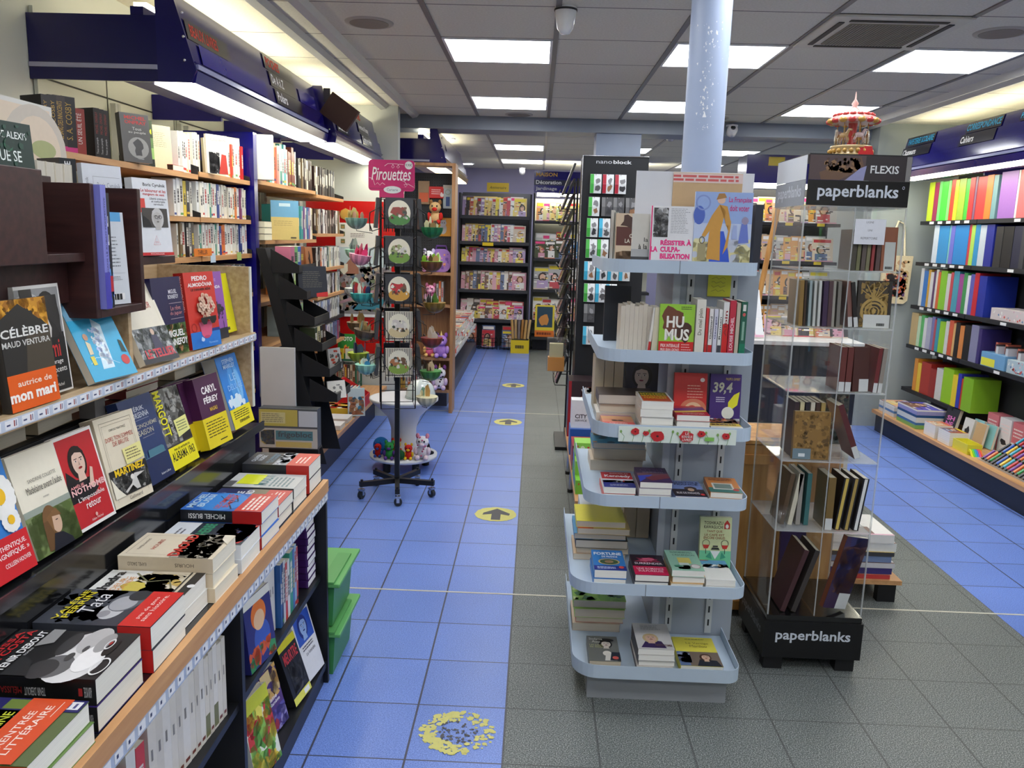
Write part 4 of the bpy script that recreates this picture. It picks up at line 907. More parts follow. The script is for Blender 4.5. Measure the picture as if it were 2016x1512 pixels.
def a_daoud(A):
    for a in ((.1, .08, .106, .95), (.1, .944, .9, .95), (.894, .08, .9, .95)): A.rect(*a, (170, 150, 130))
    A.text('KAMEL DAOUD', .28, .86, .74, .89, (120, 110, 100), .0); A.text('HOURIS', .3, .7, .72, .75, (184, 70, 56), .0); A.part('paper_band').rect(0, .05, 1, .46, (104, 98, 88)); A.speck(0, .05, 1, .46, 170, [(60, 56, 52), (150, 144, 132), (34, 32, 32), (190, 184, 170)], 6, .045); A.poly([(.6, .0), (1, .0), (1, .12), (.8, .1)], (232, 224, 204)); A.part('cover_print'); A.text('DAOUD', .05, .38, .96, .5, (204, 56, 48), .035)
table_stack(-1.745, .143, 3, .0345, (226, 214, 190), 'cream novel with grey photo band topping a stack of three', 'cream novel, * of the stack of three with a grey photo band', a_daoud, spine=(214, 198, 170), pages=(230, 224, 208), sart=lambda A: (A.vtext('KAMEL DAOUD', .35, .7, .6, .9, (90, 80, 70), .0), A.vtext('HOURIS', .35, .2, .6, .4, (90, 80, 70), .0)), x0=-.648)
def a_khadra(A):
    A.rect(0, 0, 1, .56, (214, 204, 180)); A.speck(.1, .15, .9, .65, 40, [(226, 218, 196), (200, 170, 90), (186, 176, 150)], 7, .1); A.stroke([(.9, .7), (.6, .5), (.7, .3), (.4, .2)], .02, (120, 120, 90)); A.rect(0, 0, 1, .1, (40, 40, 40)); A.rect(0, .13, 1, .15, (60, 60, 56)); A.blob(.4, .6, .2, .12, (214, 196, 90), 3); A.ell(.5, .02, .06, .04, (235, 235, 235)); A.text('Khadra', .1, .82, .92, .93, (34, 34, 36), .03); A.text('COEUR-\nAMANDE', .1, .66, .75, .79, (226, 160, 90), .0)
table_stack(-1.89, .14, 2, .036, (232, 232, 228), 'white novel with tan flowers lying between the cream and the dark stacks', 'white novel beneath the tan flowered cover', a_khadra, x0=-.662, h=.21)
def a_perrin(A):
    A.rect(0, .3, 1, 1, (58, 62, 72)); A.speck(0, .4, 1, 1, 30, [(66, 70, 80), (50, 54, 62)], 3, .1); A.ell(.42, .46, .26, .1, (196, 198, 202)); A.ell(.68, .42, .3, .14, (90, 94, 102)); A.ell(.62, .43, .22, .11, (170, 172, 178)); A.ell(.86, .36, .16, .09, (40, 42, 50)); A.ell(.3, .5, .1, .05, (150, 150, 156))
    A.part('paper_band').rect(0, .0, 1, .28, (212, 40, 36)); A.part('cover_print'); A.text('pas de gens\nsans histoire.', .14, .1, .9, .2, (246, 222, 216), .0); A.text('VALÉRIE\nPERRIN', .1, .76, .95, .9, (222, 208, 50), .015); A.text('Tata', .3, .6, .85, .74, (226, 228, 232), .0, .2)
table_stack(-2.045, .15, 2, .046, (50, 54, 64), 'dark grey novel with yellow lettering and red band, behind the black-and-white one', 'dark grey novel with red band, * of its thick stack', a_perrin, x0=-.648, h=.225, sart=lambda A: A.rect(0, 0, 1, .28, (200, 36, 34)))
PURP = (52, 34, 104)
def a_costa(A):
    A.rect(0, .0, 1, .72, (34, 34, 36)); A.ell(.62, .36, .36, .14, (208, 208, 208)); A.ell(.3, .28, .4, .2, (222, 222, 222)); A.ell(.8, .3, .3, .11, (186, 186, 186)); A.ell(.22, .4, .24, .13, (104, 104, 106)); A.ell(.16, .47, .2, .11, (58, 58, 60)); A.ell(.7, .47, .26, .06, (56, 56, 58)); A.ell(.42, .2, .3, .1, (240, 240, 240)); A.ell(.75, .2, .22, .06, (160, 160, 160)); A.ell(.66, .12, .2, .04, (26, 26, 28)); A.ell(.42, .36, .09, .03, (70, 70, 70)); A.ell(.6, .3, .07, .02, (80, 80, 82)); A.ring(.25, .06, .18, .06, .15, (240, 240, 240)); A.ring(.72, .15, .12, .03, .25, (226, 226, 226)); A.ell(.74, .15, .04, .012, (170, 40, 40)); A.poly([(0, .72), (.4, .72), (.3, .6), (0, .52)], (46, 46, 48)); A.poly([(1, .72), (.6, .72), (.7, .6), (1, .62)], (150, 150, 150))
    A.text('MÉLISSA\nDA COSTA', .06, .84, .96, .985, (196, 40, 44), .02); A.text('TENIR DEBOUT', .06, .735, .94, .8, (240, 240, 240), .02); A.text('ROMAN', .4, .7, .56, .72, (210, 210, 210), .0)
table_stack(-2.232, .158, 2, .047, (26, 26, 28), 'thick black-and-white novel with red author lettering, spine towards the viewer', 'purple book with purple edges under the black-and-white novel', a_costa, x0=-.652, h=.223, under_cover=PURP, spine=(20, 20, 22), pages=(226, 224, 214), sart=lambda A: (A.vtext('MÉLISSA DA COSTA', .3, .56, .62, .96, (150, 40, 40), .01), A.vtext('TENIR DEBOUT', .3, .38, .62, .54, (210, 210, 210), .01), A.vtext('ALBIN MICHEL', .3, .03, .7, .09, (220, 220, 220), .0), A.rect(.35, .1, .65, .13, (190, 50, 50))))
def a_rent(A):
    A.rect(0, .0, 1, .16, (96, 110, 70)); A.rect(0, .16, 1, 1, (120, 150, 80)); A.speck(0, .4, 1, 1, 70, [(80, 170, 170), (130, 200, 190), (60, 110, 60), (150, 170, 60), (90, 130, 60)], 5, .13); A.rect(.8, .0, 1, 1, (40, 40, 100)); A.rect(.82, .3, .98, .55, (110, 130, 60)); A.stroke([(.3, .62), (.4, .72), (.36, .86)], .03, (190, 50, 50)); A.rect(.84, .02, .97, .2, (230, 232, 236)); A.lines(.86, .03, .95, .18, 3, (60, 60, 130), 3)
    A.text('LA\nLIBERTÉ\nEST', .06, .6, .76, .98, (206, 214, 40), .015); A.text('UNE ÎLE\nLOINTAINE', .06, .42, .76, .58, (196, 206, 60), .015); A.part('paper_band').rect(0, .1, 1, .4, (222, 84, 44)); A.part('cover_print'); A.text('RENTRÉE\nLITTÉRAIRE', .12, .19, .88, .34, (248, 226, 214), .008); A.rect(.05, .365, .4, .37, (248, 226, 214)); A.rect(.7, .15, .95, .155, (248, 226, 214))
table_stack(-2.425, .165, 2, .036, (100, 130, 70), 'colourful green novel with orange paper band, nearest on the black table', 'green novel with orange band, * of the nearest stack', a_rent, x0=-.648, h=.227, spine=(206, 66, 36), sart=lambda A: (A.vtext('RENTRÉE', .3, .5, .7, .75, (236, 150, 120), .01), A.ring(.5, .2, .25, .05, .3, (240, 200, 180))))
# ---- shelves below the island table
G = 'paperbacks on the shelf under the black table'
xx = -1.99
for i in range(14):
    tt = (.028, .026, .03, .024, .022, .03, .024, .02, .022, .02, .018, .02, .022, .018)[i]
    c = [(222, 216, 204), (214, 208, 196), (226, 222, 214)][i % 3]
    book(spine_out(-.69+.0015*i, xx+tt, .4108, -6), .13, .205+.004*(i % 3), tt, c, 'white-spined paperback under the black table, %s from the left in its row' % ORD[i], pages=(206, 202, 190), group=G,
         sart=(lambda A, i=i: (A.lines(.3, .3, .6, .9, 1, (140, 136, 130), i, .2), A.rect(0, .03, 1, .3, [(190, 44, 44), (120, 120, 80)][i % 2]) if i in (9, 11) else A.rect(.2, .05, .8, .09, (120, 60, 50)))))
    xx += tt+.0022
for i, c in enumerate(((60, 66, 92), (210, 210, 208), (190, 70, 60), (200, 90, 70), (110, 160, 170), (214, 60, 56), (220, 220, 214), (200, 60, 60))):
    mini(spine_out(-.69, -2.3+.037*i+.03, .4108, -5), .13, .19-.01*(i % 3), .03, c, '%s book under the table at the lower left edge, %s from the left' % (cname(c), ORD[i]), 'mixed books at the left end under the table', seed=40+i)
book(flat(-.68, -1.86, .1356, 180), .14, .2, .05, (226, 228, 230), 'white book lying on the bottom deck left of the table divider')
# far bay, upper shelf
for k in range(11):
    z = .412+.0245*k
    book(flat(-.672-.002*(k % 3), -.905+.003*((k*7) % 4-1), z+.0225, 180), .095, .15, .0225, (58, 28, 92), 'purple-spined booklet of the pile at the far end under the table, %s from the bottom' % ORD[k], pages=(240, 240, 242), group='purple booklets piled under the far end of the table', sart=lambda A: A.rect(0, .0, 1, .05, (80, 50, 120)))
fx = [((40, 90, 150), .014, .2), ((44, 60, 110), .012, .2), ((200, 204, 210), .018, .2), ((196, 50, 46), .02, .185), ((222, 222, 222), .022, .185), ((54, 150, 130), .03, .2), ((70, 110, 180), .016, .2), ((150, 180, 210), .02, .205), ((190, 60, 60), .016, .19)]
yy = -1.19
for i, (c, tt, hh) in enumerate(fx):
    mini(spine_out(-.675, yy+tt, .4108, 0), .12, hh, tt, c, '%s-spined book on the far shelf under the table, %s from the left' % (cname(c), ORD[i]), 'spines on the far shelf under the table', seed=60+i); yy += tt+.0015
for i in range(4):
    book(spine_out(-.69, -1.285+.022*i+.02, .4108, -4), .13, .21, .02, (218, 216, 212), 'white book on the far shelf under the table, %s from the left of the four' % ORD[i], group='white books on the far shelf under the table', sart=lambda A: A.lines(.2, .35, .5, .9, 1, (90, 90, 100), 3, .2))
def a_toon(A):
    A.rect(0, 0, 1, 1, (46, 50, 120)); A.ell(.55, .35, .3, .24, (60, 90, 180)); A.ell(.5, .7, .28, .2, (226, 120, 50)); A.ell(.5, .62, .2, .14, (230, 190, 150)); A.speck(0, 0, 1, .3, 20, [(60, 140, 90), (210, 90, 50)], 5, .08); A.rect(0, .88, 1, 1, (226, 226, 220))
book(stand(-.672, -1.46, .4108, -8, 6), .15, .2, .02, (46, 50, 120), 'comic with an orange-haired cartoon figure on the shelf under the table', art=a_toon)
# far bay, bottom deck: leaning covers
def a_blue(A):
    A.rect(.1, .52, .95, .94, (50, 90, 190)); A.face(.5, .76, .13, (150, 180, 230), (30, 50, 130), .3, (40, 60, 140), dark=(20, 36, 100)); A.lines(.2, .42, .8, .5, 2, (60, 60, 70), 3); A.text('Les Vulnérables', .3, .34, .8, .39, (60, 60, 66), .0)
book(stand(-.662, -.965, .087, -8, 16), .14, .235, .03, (228, 228, 230), 'white novel with a blue portrait photo leaning at the bottom of the table', art=a_blue)
def a_blk(A):
    A.rect(0, .88, 1, 1, (222, 214, 40)); A.rect(0, 0, 1, .12, (222, 220, 90)); A.text('MEURTRE', .12, .64, .9, .82, (206, 60, 70), .02); A.speck(.2, .15, .9, .6, 30, [(70, 70, 74), (44, 44, 48)], 4, .1); A.rect(.6, .02, .9, .1, (240, 240, 236))
book(stand(-.662, -1.1, .087, -8, 18), .12, .205, .03, (26, 26, 30), 'black novel with yellow bands leaning at the bottom of the table', art=a_blk)
def a_purp(A):
    A.speck(0, .5, 1, 1, 40, [(214, 170, 90), (60, 36, 84), (226, 196, 130)], 3, .1); A.rect(.3, .78, .7, .98, (226, 200, 140)); A.speck(0, 0, 1, .35, 30, [(150, 140, 200), (90, 80, 160)], 5, .1); A.text('Cuisine\nma planète', .15, .4, .85, .56, (232, 226, 236), .02); A.blob(.5, .12, .1, .08, (150, 40, 60), 3)
for k in range(3): book(stand(-.69-.028*k, -1.29-.02*k, .087, -8, 14), .14, .19, .024, (84, 56, 120), ('purple night-scene comic leaning at the bottom of the table', 'copy right behind the purple night-scene comic', 'rearmost copy of the purple night-scene comic')[k], art=a_purp if k == 0 else None, spine=(36, 28, 50), group=None if k == 0 else 'purple comic copies at the bottom of the table')
def a_grn(A):
    A.speck(0, 0, 1, .9, 60, [(90, 150, 60), (200, 60, 60), (230, 220, 90), (140, 190, 80), (226, 200, 60)], 3, .1); A.rect(0, .82, 1, 1, (200, 206, 60))
book(stand(-.66, -1.47, .087, -10, 12), .14, .23, .02, (226, 228, 210), 'pale children book with green plants at the bottom of the table, by the divider', art=a_grn)
# green storage crates behind the island end
for k, z in ((0, 0.001), (1, .19)):
    t = thing('storage_crate', ('lower green plastic crate on the floor behind the black table', 'upper green plastic crate stacked behind the black table')[k], 'crate', (-.79, -.6, z), 0, 'green plastic crates')
    mb = MB(); q = lambda d, zz: [(-.165-d, -.145-d, zz), (.165+d, -.145-d, zz), (.165+d, .145+d, zz), (-.165-d, .145+d, zz)]
    a, b_, c_, d_ = q(-.012, 0), q(0, .16), q(-.006, .16), q(-.018, .006)
    vs = a+b_+c_+d_; mb.add(vs, [(3, 2, 1, 0)]+[(i, (i+1) % 4, 4+(i+1) % 4, 4+i) for i in range(4)]+[(4+i, 4+(i+1) % 4, 8+(i+1) % 4, 8+i) for i in range(4)]+[(8+i, 8+(i+1) % 4, 12+(i+1) % 4, 12+i) for i in range(4)]+[(12, 13, 14, 15)], (66, 140, 78)); mb.build('tub', 'paint', t)
    MB().box(-.19, -.17, .161, .19, .17, .176, (96, 168, 96)).build('lid', 'paint', t, .004)
    MB().box(.12, -.172, .1765, .17, .1, .184, (84, 156, 86)).build('clip', 'paint', t)

# ================================================================== books on the left wall
W1 = 'on the first left shelf'; GT = 'books on the nearest left bookcase'
x0 = -.74
for i, (c, tt, hh) in enumerate((((40, 34, 34), .03, .175), ((36, 28, 28), .028, .18), ((58, 46, 44), .04, .185), ((30, 26, 26), .05, .19), ((150, 52, 42), .045, .16))):
    book(spine_out(-1.55, x0+tt, 1.8208, -26), .11, hh, tt, c, '%s thriller %s, %s from the left' % (cname(c), W1, ORD[i]), group=GT, sart=(lambda A, i=i: (A.vtext(('R. J. ELLORY', 'S. A. COSBY', 'LE SANG DES INNOCENTS', 'S. A. COSBY', 'UN SEUIL ÉTÉ')[i], .25, .25, .7, .9, ((196, 150, 60), (200, 160, 70), (204, 164, 70), (190, 150, 60), (230, 220, 210))[i], .0), A.rect(0, 0, 1, .12, (206, 50, 130)) if i in (2, 3) else None)), art=(lambda A: A.text('UN\nSEUIL\nÉTÉ', .1, .4, .9, .9, WHT, .02)) if i == 4 else None); x0 += tt*1.12+.006
x0 = -.43
for i in range(3): book(spine_out(-1.55, x0+.026+.031*i, 1.8208, -22), .12, .178, .026, (30, 27, 27), 'black thriller with red spine lettering %s, %s of the three' % (W1, ORD[i]), group=GT, sart=lambda A: (A.vtext('MICHEL ONFRAY', .25, .5, .65, .92, (150, 50, 44), .0), A.vtext('Tous au peuple', .25, .1, .65, .42, (190, 190, 190), .0)))
def a_onf(A):
    A.ell(.55, .3, .36, .22, (170, 168, 164)); A.blob(.55, .3, .16, .14, (70, 68, 68), 5, 12, .4); A.text('MICHEL\nONFRAY', .15, .78, .9, .95, (206, 54, 50), .03); A.text('Tous\nau peuple', .25, .58, .85, .72, (226, 224, 220), .0); A.text('roman', .5, .06, .7, .09, (200, 200, 200), .0)
book(stand(-1.52, -.30, 1.8208, -35, 6), .115, .182, .03, (92, 90, 88), 'grey thriller with red lettering and a pale animal, first shelf on the left', art=a_onf, spine=(30, 27, 27))
def a_gri(A):
    A.rect(0, .0, 1, .4, (150, 190, 110)); A.rect(0, .62, 1, 1, (60, 74, 50)); A.rect(0, 0, 1, .16, (36, 44, 34)); A.rect(.1, .06, .5, .13, (222, 220, 50)); A.rect(.56, .16, .6, .3, (30, 40, 30)); A.text('JOHN\nGRISHAM', .1, .7, .95, .95, (214, 222, 60), .02); A.text('RÉSEAU', .3, .54, .85, .62, (140, 180, 110), .0)
book(stand(-1.58, -.15, 1.8208, -35, 4), .115, .182, .025, (104, 134, 84), 'green thriller with yellow lettering on the first left shelf', art=a_gri, spine=(40, 60, 40))
book(stand(-1.58, .02, 1.8208, -30, 3), .12, .18, .03, (206, 200, 172), 'plain beige back cover on the first left shelf, right of the green thriller', art=lambda A: A.lines(.1, .5, .85, .85, 8, (150, 144, 124), 3, .25))
book(flat(-1.51, .1, 1.846, 180), .11, .16, .024, (190, 40, 38), 'red-fronted paperback lying at the front of the first left shelf', spine=(50, 30, 30))
spine_row('on the first left shelf, after the beige back cover', 'white paperbacks on the nearest left bookcase', .215, .335, 1.8205, -1.52, WHITES, seed=3)
def a_vog(A):
    A.speck(.1, .0, .6, .55, 40, [(30, 30, 34), (60, 60, 64)], 4, .09); A.poly([(.55, 0), (.98, 0), (.92, .5), (.7, .52)], (190, 60, 50)); A.text('Chanson', .2, .84, .9, .92, (200, 80, 80), .0)
spine_row('on the top shelf by the blue divider', 'paperbacks on the top shelf by the blue divider', .36, .44, 1.8355, -1.52, WHITES, seed=4)
book(stand(-1.50, .45, 1.8355, -30, 2), .12, .178, .014, (230, 228, 224), 'white novel with red and black figures on the top shelf by the blue divider', art=a_vog)
book(stand(-1.57, .60, 1.8355, -30, 3), .12, .175, .02, (214, 210, 190), 'beige back cover on the top shelf by the blue divider', art=lambda A: (A.lines(.1, .5, .9, .8, 6, (150, 146, 130), 3, .25), A.rect(.3, .2, .7, .35, (190, 200, 150))))
spine_row('right of the beige cover, top shelf by the blue divider', 'paperbacks on the top shelf by the blue divider', .745, .95, 1.8355, -1.515, WHITES, seed=5, fixed=[((232, 230, 224), .03), ((230, 228, 222), .02), ((222, 218, 210), .02), ((206, 70, 50), .018), ((226, 222, 214), .03), ((228, 224, 216), .03)])
book(stand(-1.6, .86, 1.8355, -25, 2), .15, .215, .012, (222, 220, 196), 'tall cream folder standing behind the paperbacks on the top shelf by the blue divider')
spine_row('ending the top shelf by the blue divider', 'paperbacks on the top shelf by the blue divider', .965, 1.015, 1.8355, -1.515, [(190, 44, 44), (214, 160, 90)], seed=6)
for sh, z, nm in ((0, 1.63, 'second'), (1, 1.45, 'third'), (2, 1.24, 'fourth')):
    spine_row('on the %s shelf by the blue divider' % nm, 'paperbacks on the %s shelf by the blue divider' % nm, .36, 1.0, z+.0005, -1.51, WHITES*3+[(40, 140, 120), (120, 60, 100), (214, 120, 50), (40, 60, 130), (200, 80, 110), (80, 50, 60)] if sh < 2 else [(90, 92, 96), (150, 150, 152), (190, 190, 186), (120, 116, 112), (140, 40, 40)], seed=20+sh, tmin=.013, tmax=.03, h=(.164, .154, .16)[sh])
    spine_row('on the %s shelf of the nearest left bookcase' % nm, 'books on the %s shelf of the nearest left bookcase' % nm, .12, .32, z+.0005, -1.51, WHITES+DARK+[(222, 180, 160), (214, 190, 60)], seed=30+sh, tmin=.014, tmax=.032, h=(.162, .154)[sh]) if sh < 2 else None
t = thing('shelf_label', 'orange card lettered THRILLER fixed under a left shelf', 'label card', (-1.475, .2, 1.455)); A = Art((0, 0, 0), (0, .2, 0), (0, 0, .035)); A.part('card').rect(0, 0, 1, 1, (232, 130, 40)); A.text('THRILLER', .2, .22, .75, .78, (90, 40, 20), .02, part='card_lettering'); A.done(t); MB().box(-.002, 0, 0, -.0004, .2, .035, (220, 120, 40)).build('card_back', 'print', t)
for y, c, l in ((.44, (196, 214, 230), 'pale blue'), (.79, (166, 190, 110), 'green')):
    tag(MB().box(-1.4985, y, 1.42, -1.4965, y+.06, 1.462, c).build('price_tag', 'print'), '%s paper price tag hanging from the third shelf by the blue divider' % l, 'price tag')
# bay right of the divider: page blocks, piles and tall books
GB = 'books on the dark bookcase right of the blue divider'
for i in range(3):
    for (z0, nm, c) in ((1.521, 'second shelf pile', (70, 52, 48)),):
        book(flat(-1.46, 1.12, z0+.035*(i+1), 180), .13, .19, .034, c, 'dark-spined book, %s of three piled on the second shelf by the divider' % ('bottom', 'middle', 'top')[i], pages=(232, 226, 200), group='piled books right of the blue divider', spine=(226, 220, 196), back=c)
book(stand(-1.56, 1.12, 1.8505, -75, 2), .15, .24, .05, (226, 226, 222), 'big white catalogue turned towards the aisle on the top shelf by the divider')
spine_row('on the top shelf right of the blue divider', 'tall books on the top shelf right of the blue divider', 1.3, 2.0, 1.8505, -1.51, [(200, 204, 204), (60, 130, 120), (226, 222, 210), (190, 130, 120), (214, 110, 70), (90, 170, 180), (226, 226, 226), (60, 90, 60), (120, 60, 50)], h=.25, w_=.17, tmin=.02, tmax=.045, seed=51, hj=.05)
spine_row('at the end of the top shelf right of the divider', 'dark books at the end of the top shelf', 2.0, 2.33, 1.8505, -1.51, DARK, h=.2, tmin=.02, tmax=.04, seed=52, stuff=True)
spine_row('on the top shelf by the red paper panel', 'dark pocket books on the top shelf by the red panel', 2.4, 3.0, 1.8305, -1.51, DARK, h=.2, tmin=.02, tmax=.04, seed=53, stuff=True)
def a_cata(A): A.rect(0, .58, 1, 1, (110, 170, 210)); A.rect(.3, .85, .7, .93, (200, 226, 240)); A.lines(.1, .35, .8, .5, 3, (150, 130, 90), 3, .2); A.rect(.7, .04, .9, .08, (90, 80, 60))
book(stand(-1.52, 1.42, 1.5205, -70, 3), .16, .23, .03, (214, 192, 120), 'yellow and sky-blue textbook facing the aisle, second shelf right of the divider', art=a_cata)
spine_row('on the second shelf right of the blue divider', 'books on the second shelf right of the divider', 1.7, 2.33, 1.5205, -1.51, [(226, 214, 170), (60, 150, 150), (60, 110, 160), (226, 226, 220), (120, 80, 140)], h=.22, w_=.15, seed=54, tmin=.02, tmax=.04, stuff=True)
for z, nm, pal in ((1.56, 'second', WHITES+DARK), (1.31, 'third', MIXED+DARK), (1.11, 'fourth', MIXED), (.92, 'fifth', WHITES+[(150, 160, 190), (120, 130, 170)]), (.73, 'sixth', [(150, 190, 190), (180, 90, 120), (120, 140, 180), (226, 226, 226), (60, 60, 70)])):
    spine_row('on the %s shelf beside the red paper panel' % nm, 'pocket books on the %s shelf beside the red panel' % nm, 2.38, 3.13, z+.0005, -1.51, pal, seed=60+int(z*10), h=.178 if z > 1.5 else .155, tmin=.016, tmax=.034, stuff=True)
for z, nm in ((1.17, 'third'), (.9, 'fourth')):
    spine_row('on the %s shelf right of the blue divider' % nm, 'books on the %s shelf right of the divider' % nm, 1.75, 2.33, z+.0005, -1.51, [(210, 200, 120), (130, 170, 80), (170, 200, 210), (214, 130, 60), (90, 100, 150), (200, 200, 196)], h=.2, w_=.15, seed=70+int(z*10), tmin=.018, tmax=.04, stuff=True)
# slanted black cardboard display with six trays
t = thing('tray_display', 'black slanted cardboard tray display in front of the left bookcases', 'display stand', (-1.2, 1.0, .281))
L0, LW = 0, .34
mb = MB(); mb.prism([(.0, -.05), (.0, .1), (.34, .02), (1.2, -.22), (1.2, -.27), (.34, -.06)][::-1], 'y', 0, .006, BLK); mb.build('side_panel', 'matte', t)
mb = MB(); mb.prism([(.0, -.05), (.0, .1), (.34, .02), (1.2, -.22), (1.2, -.27), (.34, -.06)][::-1], 'y', LW-.006, LW, BLK); mb.build('side_panel', 'matte', t)
mb = MB(); mb.prism([(.0, -.05), (.34, -.06), (1.2, -.27), (1.2, -.262), (.34, -.052), (0, -.042)], 'y', .006, LW-.006, BLK2); mb.build('back_panel', 'matte', t)
TR = []
for k in range(6):
    z = .36+.142*k; x = .035-.285*(z-.34)/1.0
    tr = MB(); d = .135
    tr.box(x-.02, .007, z, x+d, LW-.007, z+.006, BLK2); tr.prism([(z, x-.02), (z, x+d), (z+.045, x+d), (z+.13, x-.02)][::-1], 'y', .0065, .0095, BLK); tr.prism([(z, x-.02), (z, x+d), (z+.045, x+d), (z+.13, x-.02)][::-1], 'y', LW-.0095, LW-.0065, BLK)
    tr.box(x+d-.004, .01, z+.006, x+d, LW-.01, z+.045, (66, 64, 62)); tr.build('tray', 'matte', t)
    TR.append((-1.2+x, .281+z+.0065))
GD = 'books in the black tray display'
x, z = TR[5]
for i, c in enumerate(((206, 120, 150), (130, 190, 120), (70, 110, 190), (170, 104, 64))): mini(spine_out(x+.09, 1.03+.062*i+.05, z, -10), .09, .135, .05, c, '%s book in the top tray of the black display, %s from the left' % (cname(c), ORD[i]), GD, seed=i+300)
def a_cac(A): A.blob(.5, .5, .16, .3, (74, 50, 44), 3, 14, .4); A.rect(0, 0, 1, .14, (150, 70, 50))
book(stand(x+.105, 1.272, z, -20, 6), .065, .13, .015, (190, 126, 84), 'brown book with a dark plant in the top tray of the black display', art=a_cac)
x, z = TR[4]
book(stand(x+.085, 1.04, z, -50, 8), .17, .17, .02, (34, 38, 50), 'dark slate book with a red foot in the second tray of the black display', art=lambda A: (A.lines(.15, .3, .85, .85, 9, (120, 116, 100), 3, .2), A.poly([(.6, 0), (1, 0), (1, .16), (.6, .12)], (200, 40, 40))))
x, z = TR[2]
for i, c in enumerate(((60, 70, 50), (210, 200, 150), (44, 40, 42), (80, 50, 44))): mini(spine_out(x+.095, 1.03+.06*i+.04, z, -10, -4), .09, .12, .035, c, '%s book in the fourth tray of the black display, %s from the left' % (cname(c), ORD[i]), GD, seed=i+320)
x, z = TR[1]
book(stand(x+.09, 1.2, z, -30, 10), .1, .12, .012, (206, 204, 200), 'pale booklet in the fifth tray of the black display', art=lambda A: A.speck(.1, .1, .9, .9, 20, [(90, 90, 90), (200, 80, 60)], 3, .08))
x, z = TR[0]
book(stand(x+.08, 1.04, z, -50, 14), .11, .1, .01, (214, 212, 206), 'pale card in the lowest tray of the black display', art=lambda A: A.speck(.2, .2, .8, .8, 10, [(120, 120, 120)], 3, .08))
tag(MB().box(-1.44, .93, .281, -1.25, .95, .95, (206, 206, 208)).build('board', 'paint'), 'plain pale board propped left of the black tray display', 'board')
# calendar packs
t = thing('calendar_stand', 'clear rack of fridge calendars lettered frigobloc at the foot of the black display', 'calendar rack', (-1.325, .55, .2811))
mb = MB(); mb.box(.0, .03, .0, .2, .2, .01, BLK); mb.box(.02, .08, .01, .28, .1, .40, BLK); mb.build('stand', 'matte', t)
MB().box(-.002, .0, .205, .3, .075, .215, (60, 60, 60)).build('tray', 'matte', t)
MB().box(0, -.006, .215, .3, -.004, .42, (220, 220, 220)).build('front_sheet', 'cellophane', t)
MB().box(0.002, .0, .216, .298, .07, .415, (60, 64, 70)).build('packs', 'print', t)
A = Art((0.002, 0, .2115), (.296, 0, 0), (0, 0, .204), .0005, .0003); A.part('pack_print').rect(0, .55, .66, .97, (222, 200, 60)); A.rect(.03, .62, .45, .9, (240, 228, 150)); A.lines(.05, .64, .43, .88, 5, (150, 140, 90), 3); A.rect(.68, .55, 1, .95, (226, 228, 230)); A.rect(0, 0, 1, .5, (214, 206, 190)); A.rect(.28, .2, .92, .44, (40, 130, 140)); A.speck(.02, .08, .26, .45, 22, [(170, 60, 50), (60, 60, 70), (90, 140, 150), (230, 200, 90)], 3, .1); A.rect(.28, .02, .9, .16, (226, 196, 90)); A.text('frigobloc', .32, .24, .9, .42, (20, 60, 70), .02); A.done(t)
for i, c in enumerate(((40, 90, 110), (60, 110, 130), (34, 50, 60))): mini(spine_out(-1.21, 1.37+.032*i+.03, .2815, 0), .2, .3, .028, c, '%s tall album standing right of the black display foot, %s from the left' % (cname(c), ORD[i]), 'albums by the black display foot', seed=i+340)
# ================================================================== card carousel
CX_, CY_ = -.757, 1.36
t = thing('card_carousel', 'black wire card carousel on casters with a pink Pirouettes sign', 'card rack', (CX_, CY_, 0))
KK = (24, 24, 26)
for k in range(5):
    a = math.radians(214+72*k-6); c, s = math.cos(a), math.sin(a)
    mb = MB(); mb.M = Matrix.Rotation(a, 4, 'Z'); mb.box(.0, -.014, .075, .235, .014, .105, KK); mb.tube([(.222, 0, .105), (.222, 0, .118)], .008, KK); arm = mb.build('base_arm', 'paint', t)
    mb = MB(); mb.M = Matrix.Rotation(a, 4, 'Z') @ Matrix.Translation((.222, 0, 0)) @ Matrix.Rotation(.6+k, 4, 'Z')
    mb.box(-.012, -.016, .05, .018, .016, .062, (190, 192, 196)); mb.box(-.006, -.016, .022, .012, -.013, .055, (190, 192, 196)); mb.box(-.006, .013, .022, .012, .016, .055, (190, 192, 196)); mb.tube([(0, 0, .062), (0, 0, .075)], .006, (190, 192, 196)); cs = mb.build('caster', 'metal', t)
    mb = MB(); mb.M = Matrix.Rotation(a, 4, 'Z') @ Matrix.Translation((.222, 0, 0)) @ Matrix.Rotation(.6+k, 4, 'Z')
    mb.tube([(.004, -.011, .0245), (.004, .011, .0245)], .024, (40, 44, 50), 18); mb.build('wheel', 'matte', cs)
MB().box(-.014, -.014, .075, .014, .014, 1.77, KK).build('pole', 'paint', t)
CH = .1; cage = MB(); cage.M = Matrix.Rotation(.22, 4, 'Z'); R_ = .0022
for sx in (-1, 1):
    for sy in (-1, 1): cage.tube([(sx*CH, sy*CH, .56), (sx*CH, sy*CH, 1.78)], .0035, KK, 6)
for i in range(12):
    z = .56+i*.1105; cage.tube([(-CH, -CH, z), (CH, -CH, z), (CH, CH, z), (-CH, CH, z)], R_, KK, 6, closed=True)
cage.build('wire_cage', 'paint', t)
ROWS = [1.60-.213*k for k in range(5)]
